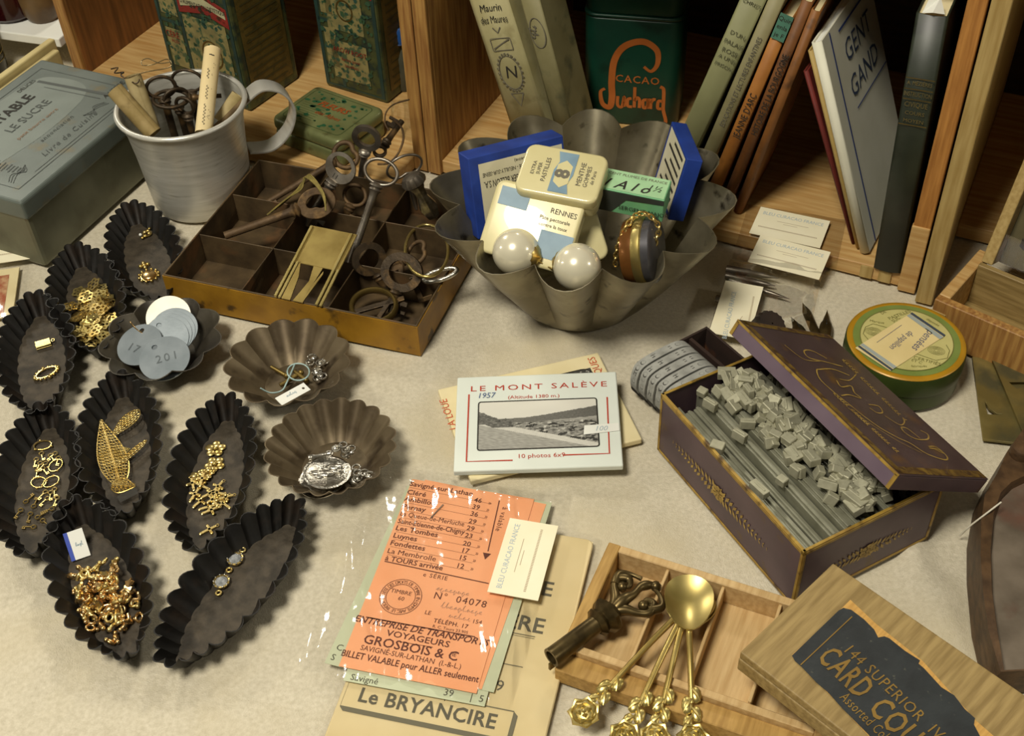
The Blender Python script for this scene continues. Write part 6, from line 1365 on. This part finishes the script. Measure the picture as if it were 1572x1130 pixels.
# local x: along the left end (towards the back), y: negative to the right
wt = thing('sectioned_tray', 'pale wooden tray with thin dividers holding spoons and a seal', 'tray', M)
def wb(name, x0, y0, z0, x1, y1, z1, m='beech', bv=.0005): q = MB(); q.box((min(x0, x1), min(y0, y1), z0), (max(x0, x1), max(y0, y1), z1)); return q.build(name, W[m], wt, bevel=bv, seg=1)
wb('bottom_board', -.002, 0, 0, tl_, -tdp, .003)
wb('end_board', 0.0045, 0, .003, tl_, -.0065, Z0, 'beech_edge'); wb('back_board', tl_ - .0045, -.0065, .003, tl_, -tdp, Z0); wb('end_board', 0.0045, -tdp + .006, .003, tl_ - .0045, -tdp, Z0)
wb('front_board', .0045, -.0065, .003, .0085, -tdp + .006, Z0 - .003); wb('front_step', -.006, 0, .0, .0045, -tdp, .0105, 'beech_edge')
for (px, py, px2, py2) in ((1026, 858, 983, 995), (1112, 883, 1068, 1033), (1202, 906, 1160, 1060)):
    x, y = on(M, px, py, Z0); x2, y2 = on(M, px2, py2, Z0 - .003)
    q = MB(); q.box((.0085, min(y, y2) * .5 + max(y, y2) * .5 - .0008, .003), (tl_ - .0045, (y + y2) / 2 + .0008, Z0 - .0015)); q.build('divider', W['beech'], wt, bevel=.0003, seg=1)
# spoons
def spoon(label, bowl, neck, tip, zb_, zn, zt_, scale=1.0, proto=None):
    c0, n0, t0 = P(*bowl, zb_), P(*neck, zn), P(*tip, zt_)
    t = thing('rose_spoon', label, 'spoon', Matrix(), 'brass coffee spoons with rose finials')
    dirn = (n0 - c0).normalized(); mm = frame(c0, n0, c0 + V((0, 0, 1)).cross(dirn)); L2, W2 = .0148 * scale, .0112 * scale
    q = MB(); nu, nv = 28, 8
    def bw_(u, v):
        a = 2 * PI * u; r = v; x = math.cos(a) * r * L2 * (1 + .10 * math.cos(a)); y = math.sin(a) * r * W2 * (1 - .12 * math.cos(a)); return (x, y, -.0042 * (1 - r * r) + .0012)
    q.grid(bw_, nu, nv); q.build('bowl', W['brass_bright'], t, mm, smooth=60, solid=.0006, weld=True)
    hs = bez([mm @ V((L2 * 1.08, 0, .0010)), n0, n0 + (t0 - n0) * .4 + V((0, 0, .001)), t0], 6); n_ = len(hs)
    q = MB(); q.tube(hs, [.0017 + (.0014 - .0017) * i / n_ for i in range(n_)], 8, False, .8); q.build('handle', W['brass'], t, smooth=60)
    fd_ = (t0 - hs[-4]).normalized(); fm_ = frame(t0, t0 + fd_, t0 + V((0, 0, 1)).cross(fd_)); q = MB(); q.M = fm_
    for (x, s_, r0) in ((-.004, 1, .0036), (.001, -1, .0040), (.005, 1, .0036), (.009, -1, .0034)):
        q.sph((x, s_ * .0021, 0), r0, 9, 6, (1.1, .7, .35)); q.tube([(x - .003, 0, .0006), (x, s_ * .0022, .0014), (x + .003, s_ * .0040, .0004)], [.0006, .0009, .0003], 6)
    q.build('leaf_ornament', W['brass_bright'], t, smooth=50)
    q = MB(); q.M = fm_ @ T(.0165, 0, .0005)
    q.sph((0, 0, 0), .0062, 14, 8, (1, 1, .45))
    for ring_, (r0, nn_, zz_) in enumerate(((.0062, 7, .0010), (.0042, 6, .0022), (.0022, 4, .0030))):
        for k in range(nn_):
            a = 2 * PI * k / nn_ + ring_ * .5; q.tube([(r0 * math.cos(a - .55), r0 * math.sin(a - .55), zz_ - .0006), (r0 * 1.12 * math.cos(a), r0 * 1.12 * math.sin(a), zz_ + .0004), (r0 * math.cos(a + .55), r0 * math.sin(a + .55), zz_ - .0006)], [.0004, .0012, .0004], 6)
    q.sph((0, 0, .0032), .0011, 8, 6); q.build('rose', W['brass_bright'], t, smooth=50)
    return t
spoon('brass spoon with the leftmost rose finial, handle crossing to the lower left', (1057, 932), (1032, 953), (934, 1056), .0150, .0212, .0140)
spoon('brass spoon with its handle second from the left', (1060, 930), (1036, 968), (982, 1082), .0178, .0214, .0138)
spoon('brass spoon with its handle third from the left', (1063, 934), (1044, 972), (1018, 1080), .0164, .0212, .0138)
spoon('uppermost brass spoon, handle pointing straight down', (1058, 922), (1058, 975), (1062, 1080), .0225, .0220, .0140, 1.08)
# seal with scrolled handle
a, b2 = P(846, 1010, .0180), P(930, 947, .0175)
se = thing('scroll_seal', 'dark bronze hollow shaft with scrolled ornate head in the wooden tray', 'seal', frame(a, b2, a + V((0, 0, 1)).cross(b2 - a))); sl = (b2 - a).length
q = MB(); q.M = RY(R(90)); q.lathe([(.0036, .004), (.0036, 0), (.0050, 0), (.0048, .002), (.0046, sl * .8), (.0050, sl * .82)], 24, cap=False); q.build('hollow_shaft', W['bronze'], se, smooth=40)
q = MB(); q.M = RY(R(90)); q.lathe([(.005, sl * .8), (.0075, sl * .86), (.0060, sl * .92), (.0090, sl * 1.0), (.0090, sl * 1.06), (.0065, sl * 1.12), (.0045, sl * 1.16)], 24, lambda a_, i: 1 + .05 * math.cos(8 * a_)); q.build('turned_collar', W['bronze'], se, smooth=40)
q = MB(); s = sl
for pts, r0 in (([(1.12, 0, 0), (1.28, .10, .03), (1.42, .28, .03), (1.56, .34, .03), (1.66, .24, .03), (1.58, .14, .03), (1.50, .20, .03)], .0029), ([(1.12, 0, 0), (1.26, -.10, .03), (1.36, -.26, .03), (1.48, -.36, .03), (1.62, -.30, .03), (1.60, -.18, .03), (1.50, -.22, .03)], .0029), ([(1.15, 0, .02), (1.35, 0, .08), (1.5, -.02, .08), (1.68, .02, .05), (1.80, -.02, .03), (1.86, -.10, .03)], .0032), ([(1.45, .3, .03), (1.62, .38, .03), (1.74, .28, .03), (1.80, .12, .03)], .0024), ([(1.5, -.32, .03), (1.66, -.4, .03), (1.78, -.28, .03), (1.82, -.1, .03)], .0024)):
    pp = bez([(x * s, y * s, z * s) for x, y, z in pts], 6); n_ = len(pp); q.tube(pp, [r0 * (.95 + .15 * math.sin(i * .35) - .45 * i / n_) for i in range(n_)], 10)
for x, y in ((1.5, .2), (1.5, -.22), (1.86, -.1)): q.sph((x * s, y * s, .03 * s), .0028, 10, 7)
q.build('scrolled_head', W['bronze'], se, smooth=60)
q = MB(); q.box((-.0012, -.0006, -.0090), (.0022, .0006, -.0042)); q.build('small_tongue', W['brass_dull'], se)
# ---- card counter box, resting on the tray's right end
za = .0395; A, B_, D_ = P(1136, 1001, za), P(1279, 864, za), P(1572, 1115, za)
m = fl((1136, 1001), (1279, 864), za, None)[0]; m = m @ T(0, 0, -.0135)
cb = thing('counter_box', 'old wooden box lid with black torn paper label lying on the wooden tray', 'box', m); cw = (B_ - A).length; cl2 = .135
q = MB(); q.box((0, -cl2, .0085), (cw, 0, .0135)); q.build('top_board', W['oldwood'], cb, bevel=.0008)
q = MB(); q.box((-.0004, -cl2, .0), (.0045, 0, .0086)); q.build('side_board', W['oldwood'], cb, bevel=.0006); q = MB(); q.box((cw - .0045, -cl2, 0), (cw + .0004, 0, .0086)); q.build('side_board', W['oldwood'], cb, bevel=.0006)
q = MB(); q.box((.0046, -.0045, 0), (cw - .0046, 0.0004, .0086)); q.build('end_board', W['oldwood'], cb, bevel=.0006)
m2 = m @ T(0, 0, .0137)
def c8(x, y): return on(m2, 1190 + x / 4.115, 900 + y / 4.115)
q = MB(); q.flat([c8(105, 435), c8(430, 130), c8(475, 85), c8(640, 240), c8(930, 470), c8(1270, 850), c8(1420, 980), c8(900, 1300), c8(640, 1000), c8(480, 830)], 0); q.build('glue_stain', mat('bare_wood', 'c4984e', 'b08540', .6, scale=20, stretch=(4, 40, 40)), cb, T(0, 0, .0137))
q = MB(); q.flat([c8(*p) for p in ((105, 440), (125, 475), (165, 510), (260, 610), (330, 670), (420, 770), (500, 850), (590, 940), (640, 1010), (900, 1280), (1300, 960), (1255, 875), (1262, 835), (1200, 780), (1130, 690), (1050, 640), (940, 520), (905, 490), (915, 470), (820, 410), (720, 330), (690, 318), (650, 325), (625, 275), (560, 210), (480, 150), (430, 138), (400, 155))], .0002); q.build('black_label', mat('black_paper', '23282a', '181c1e', .5, scale=60, c3='4a4a40', scale3=220, lo3=.66, hi3=.72, bump=.2, bscale=200), cb, T(0, 0, .0137))
ra = math.atan2(c8(600, 680)[1] - c8(330, 420)[1], c8(600, 680)[0] - c8(330, 420)[0]); rb_ = math.atan2(c8(950, 860)[1] - c8(450, 385)[1], c8(950, 860)[0] - c8(450, 385)[0])
dl = lambda a_, b_: math.hypot(c8(*a_)[0] - c8(*b_)[0], c8(*a_)[1] - c8(*b_)[1])
gl_ = mat('label_gold', '8f7030', '7a5e26', .5, .3)
lines([('CARD', .0165, *c8(440, 548), {'rot': ra, 'fit': dl((300, 430), (588, 668)), 'bold': .015, 'sp': 1.12}), ('COUNTERS', .0165, c8(628, 742)[0], c8(628, 742)[1], {'rot': ra, 'fit': 2.15 * dl((300, 430), (588, 668)), 'bold': .015, 'sp': 1.1, 'align': 'LEFT'}), ('144 SUPERIOR  IV', .0082, c8(445, 385)[0], c8(445, 385)[1], {'rot': rb_, 'align': 'LEFT', 'fit': dl((445, 385), (1050, 930)), 'sp': 1.12}), ('Assorted Colours', .0072, c8(425, 690)[0], c8(425, 690)[1], {'rot': ra, 'align': 'LEFT', 'fit': 1.75 * dl((425, 690), (645, 885)), 'sp': 1.1})], gl_, cb, T(0, 0, .0141))
q = MB(); q.strip([c8(160, 500), c8(485, 195)], .0005); q.build('gold_rule', gl_, cb, T(0, 0, .0141))
# ---- brass stencils at the right edge
st1 = mat('stencil_brass', '948550', '7b6d3e', .4, .5, scale=40, c3='5d5a40', scale3=30)
M, w_, d_ = fl((1510, 673), (1493, 547), .0028, (1600, 555), zb=.0008)
outer = [on(M, *p, .002) for p in ((1510, 673), (1493, 547), (1640, 570), (1650, 690))]
cres = [on(M, 1420 + x / 1.855, 520 + y / 1.855, .002) for x, y in ((168, 168), (182, 195), (205, 212), (230, 212), (205, 216), (178, 214))]
a_ = holed(outer, [cres], .0016, 'brass_stencil', st1, None, M, .0001); tag(a_, 'brass stencil plate with a crescent cut, lower of two at the right edge', 'stencil', 'brass stencils at the right edge')
M2, _, _ = fl((1545, 660), (1523, 552), .004, (1600, 555), zb=.0030)
outer = [on(M2, *p, .001) for p in ((1572, 668), (1523, 553), (1650, 560), (1660, 690))]; hol = [on(M2, *p, .001) for p in ((1548, 588), (1650, 586), (1650, 592), (1560, 598))]
a_ = holed(outer, [hol], .0016, 'brass_stencil', st1, None, M2 @ RX(0), .0001); tag(a_, 'brass stencil plate lying on the lower one at the right edge', 'stencil', 'brass stencils at the right edge')
# ---- dark boat shaped wooden tray
zt = .020; o0 = P(1600, 850, zt); M = T(o0.x, o0.y, .0004)
def c7(x, y, z): p = P(1420 + x / 1.855, 520 + y / 1.855, z); return (p.x - o0.x, p.y - o0.y)
half = [c7(*p, zt) for p in ((330, 215), (282, 255), (235, 320), (205, 385), (170, 445), (160, 520), (158, 620), (165, 720), (180, 830), (215, 950))]
base = [c7(*p, 0.0) for p in ((330, 250), (290, 290), (230, 360), (165, 435), (135, 500), (118, 600), (118, 700), (132, 850), (150, 930), (165, 1015))]
inn = [c7(*p, zt) for p in ((330, 385), (282, 392), (245, 410), (215, 440), (195, 500), (186, 600), (190, 720), (205, 830), (225, 945))]
rx = .085
wtray = thing('boat_tray', 'dark brown boat shaped wooden block with sunken centre at the right edge', 'wooden tray', M)
bot = [c7(*p, zt) for p in ((282, 948), (340, 948))]; bott = [c7(*p, 0.0) for p in ((282, 1022), (340, 1022))]
top = half + [(rx, half[-1][1]), (rx, half[0][1])]; bas = base + [(rx, base[-1][1]), (rx, base[0][1])]
n_ = len(top); q = MB(); q.add([(x, y, zt) for x, y in top] + [(x, y, 0) for x, y in bas], [(i, (i + 1) % n_, n_ + (i + 1) % n_, n_ + i) for i in range(n_)] + [tuple(range(n_, 2 * n_))])
inn2 = inn + [(rx - .012, inn[-1][1]), (rx - .012, inn[0][1])]
q2 = MB()
# rim between outer top and inner opening (matching counts)
ia = [inn[min(len(inn) - 1, int(i * (len(inn) - 1) / (len(half) - 1) + .5))] for i in range(len(half))] + inn2[-2:]
q.add([(x, y, zt) for x, y in top] + [(x, y, zt) for x, y in ia], [(i, (i + 1) % n_, n_ + (i + 1) % n_, n_ + i) for i in range(n_)])
q.add([(x, y, zt) for x, y in ia] + [(x + .002 * (1 if x < .04 else -1), y, zt - .006) for x, y in ia], [(i, (i + 1) % n_, n_ + (i + 1) % n_, n_ + i) for i in range(n_)])
q.build('wooden_body', W['walnut'], wtray, smooth=35, weld=True)
q = MB(); q.flat([(x, y) for x, y in ia], zt - .0058); q.build('sunken_panel', W['walnut_in'], wtray)
kx, ky = c7(275, 320, zt + .003); q = MB(); q.M = T(kx, ky, zt); q.lathe([(.006, 0), (.0062, .003), (.005, .0055), (.0005, .0065)], 20); q.build('round_peg', W['walnut'], wtray, smooth=40)
q = MB(); q.tube(bez([P(1473, 823, .002), P(1490, 807, .0135), P(1512, 790, .0215), P(1537, 771, .0240)], 5), .00045, 6); tag(q.build('white_thread', mat('thread', 'd8d2c0', 'c8c2b0', .8, scale=100), smooth=60), 'stiff white thread leaning on the dark wooden block', 'thread')
# ================================================================ RIGHT CRATE: show case and wooden rack
za = .030; M, w_, d_ = fl((1442, 452), (1572, 508), .030, (1490, 372), zb=.0005)
rk = thing('wooden_rack', 'rough wooden rack with front rail in the right crate', 'rack', M); RL = .16
def rb(name, a, b2, m='oldwood', bv=.0005): q = MB(); q.box(a, b2); return q.build(name, W[m], rk, bevel=bv, seg=1)
rb('front_rail', (0, -.006, 0), (RL, 0, .030), 'pine_v'); rb('side_rail', (0, .0002, 0), (.007, .055, .030), 'pine'); rb('back_rail', (.0072, .036, 0), (RL, .040, .033), 'oldwood'); rb('bottom_board', (.007, 0, 0), (RL, .036, .004), 'oldwood')
rb('finger_joint', (-.0006, -.0068, .012), (.009, -.006, .022), 'pine_pale', .0002)
# leaning glazed case behind the rack
c0, c1, c2 = P(1491, 392, .034), P(1640, 452, .034), P(1572, 205, .120)
lean0 = M @ T(.006, .044, .030) @ RX(R(68))
sc_ = thing('glazed_case', 'wooden glazed show case of brass stencils leaning back in the right crate', 'display case', lean0)
def cb_(name, a, b2, m='pine_pale', bv=.0004): q = MB(); q.box(a, b2); return q.build(name, m if not isinstance(m, str) else W[m], sc_, bevel=bv, seg=1)
CL = .095
cb_('side_frame', (0, 0, -.016), (.007, .155, 0)); cb_('side_frame', (CL, 0, -.016), (CL + .007, .155, 0)); cb_('back_panel', (.007, 0, -.016), (CL, .155, -.0135), mat('olive_board', '5d5432', '4a4226', .7, scale=30))
for x in (.034, .064): cb_('divider', (x, 0, -.0135), (x + .002, .070, -.003), 'beech')
cb_('upper_board', (.007, .074, -.010), (CL, .100, -.002), 'oldwood'); cb_('top_frame', (.007, .148, -.016), (CL, .155, 0))
q = MB(); q.strip([(.012, .078), (CL - .004, .078), (CL - .004, .096), (.012, .096)], .0006, 0, True); q.build('scored_line', W['ink'], sc_, T(0, 0, -.0018))
q = MB(); q.box((.0072, .0, -.0022), (CL - .0002, .070, -.0012)); q.build('glass_pane', film('pane_glass', rough=.02, bump=0, gl=.0), sc_)
q = MB()
for k in range(26): q.sph((.010 + .0028 * k, .0725, -.001), .0013, 7, 5)
q.tube([(.008, .0725, -.002), (CL - .004, .0725, -.002)], .0014, 6); q.build('chrome_strip', W['silver'], sc_, smooth=60)
lt = mat('letter_black', '17140d', '100e09', .7)
for (x, y, s_) in ((.021, .022, 'S'), (.050, .022, 'R'), (.080, .022, 'A'), (.022, .050, 'e')):
    text(s_, .030, lt, sc_, T(x, y, -.0132), bold=.02, name='cut_letter')
# ---- print and fittings that belong to one part of a thing go under that part
def under(part, o): o.parent = part; o.matrix_basis = part.matrix_basis.inverted() @ o.matrix_basis
SUBS = {'black_label': ('lettering', 'gold_rule'), 'label': ('lettering', 'printed_lines', 'blue_mark'), 'top_label': ('handwriting',), 'price_sticker': (), 'red_banner': ('white_ribbon',), 'green_label': (), 'paper_label': ('label_dark_line', 'label_grey_line', 'pencil_line'),
        'top_panel': ('gilt_script', 'gilt_border'), 'handle': ('leaf_ornament', 'rose'), 'body': ('rim',), 'cover': ('printed_rules', 'lettering'), 'shaft': ('bit',), 'setting': (), 'cover_board': ('blue_rules',), 'sleeve': ('red_border', 'window_edge', 'lettering'), 'paper': ('printed_rules', 'lettering', 'pencil_note', 'blue_edge'), 'sunken_panel': (), 'card_sheet': ('lettering', 'small_print'), 'ticket': ('handwriting',), 'plate': ('beaded_border', 'stone'), 'disc': ('stamped_number', 'relief'), 'rubber_face': ('raised_letters',), 'fluted_head': (), 'spine': ('spine_ornament', 'gilt_rules', 'lettering')}
import re
base = lambda o: re.sub(r'\.\d+$', '', o.name)
for r in [o for o in COL.objects if o.parent is None and o.children]:
    if base(r) in ('aluminium_mug', 'round_pastille_tin'): continue
    ch = {}
    for c in r.children: ch.setdefault(base(c), c)
    for pn, names in SUBS.items():
        if pn in ch:
            for c in list(r.children):
                if base(c) in names and c is not ch[pn] and not c.children: under(ch[pn], c)
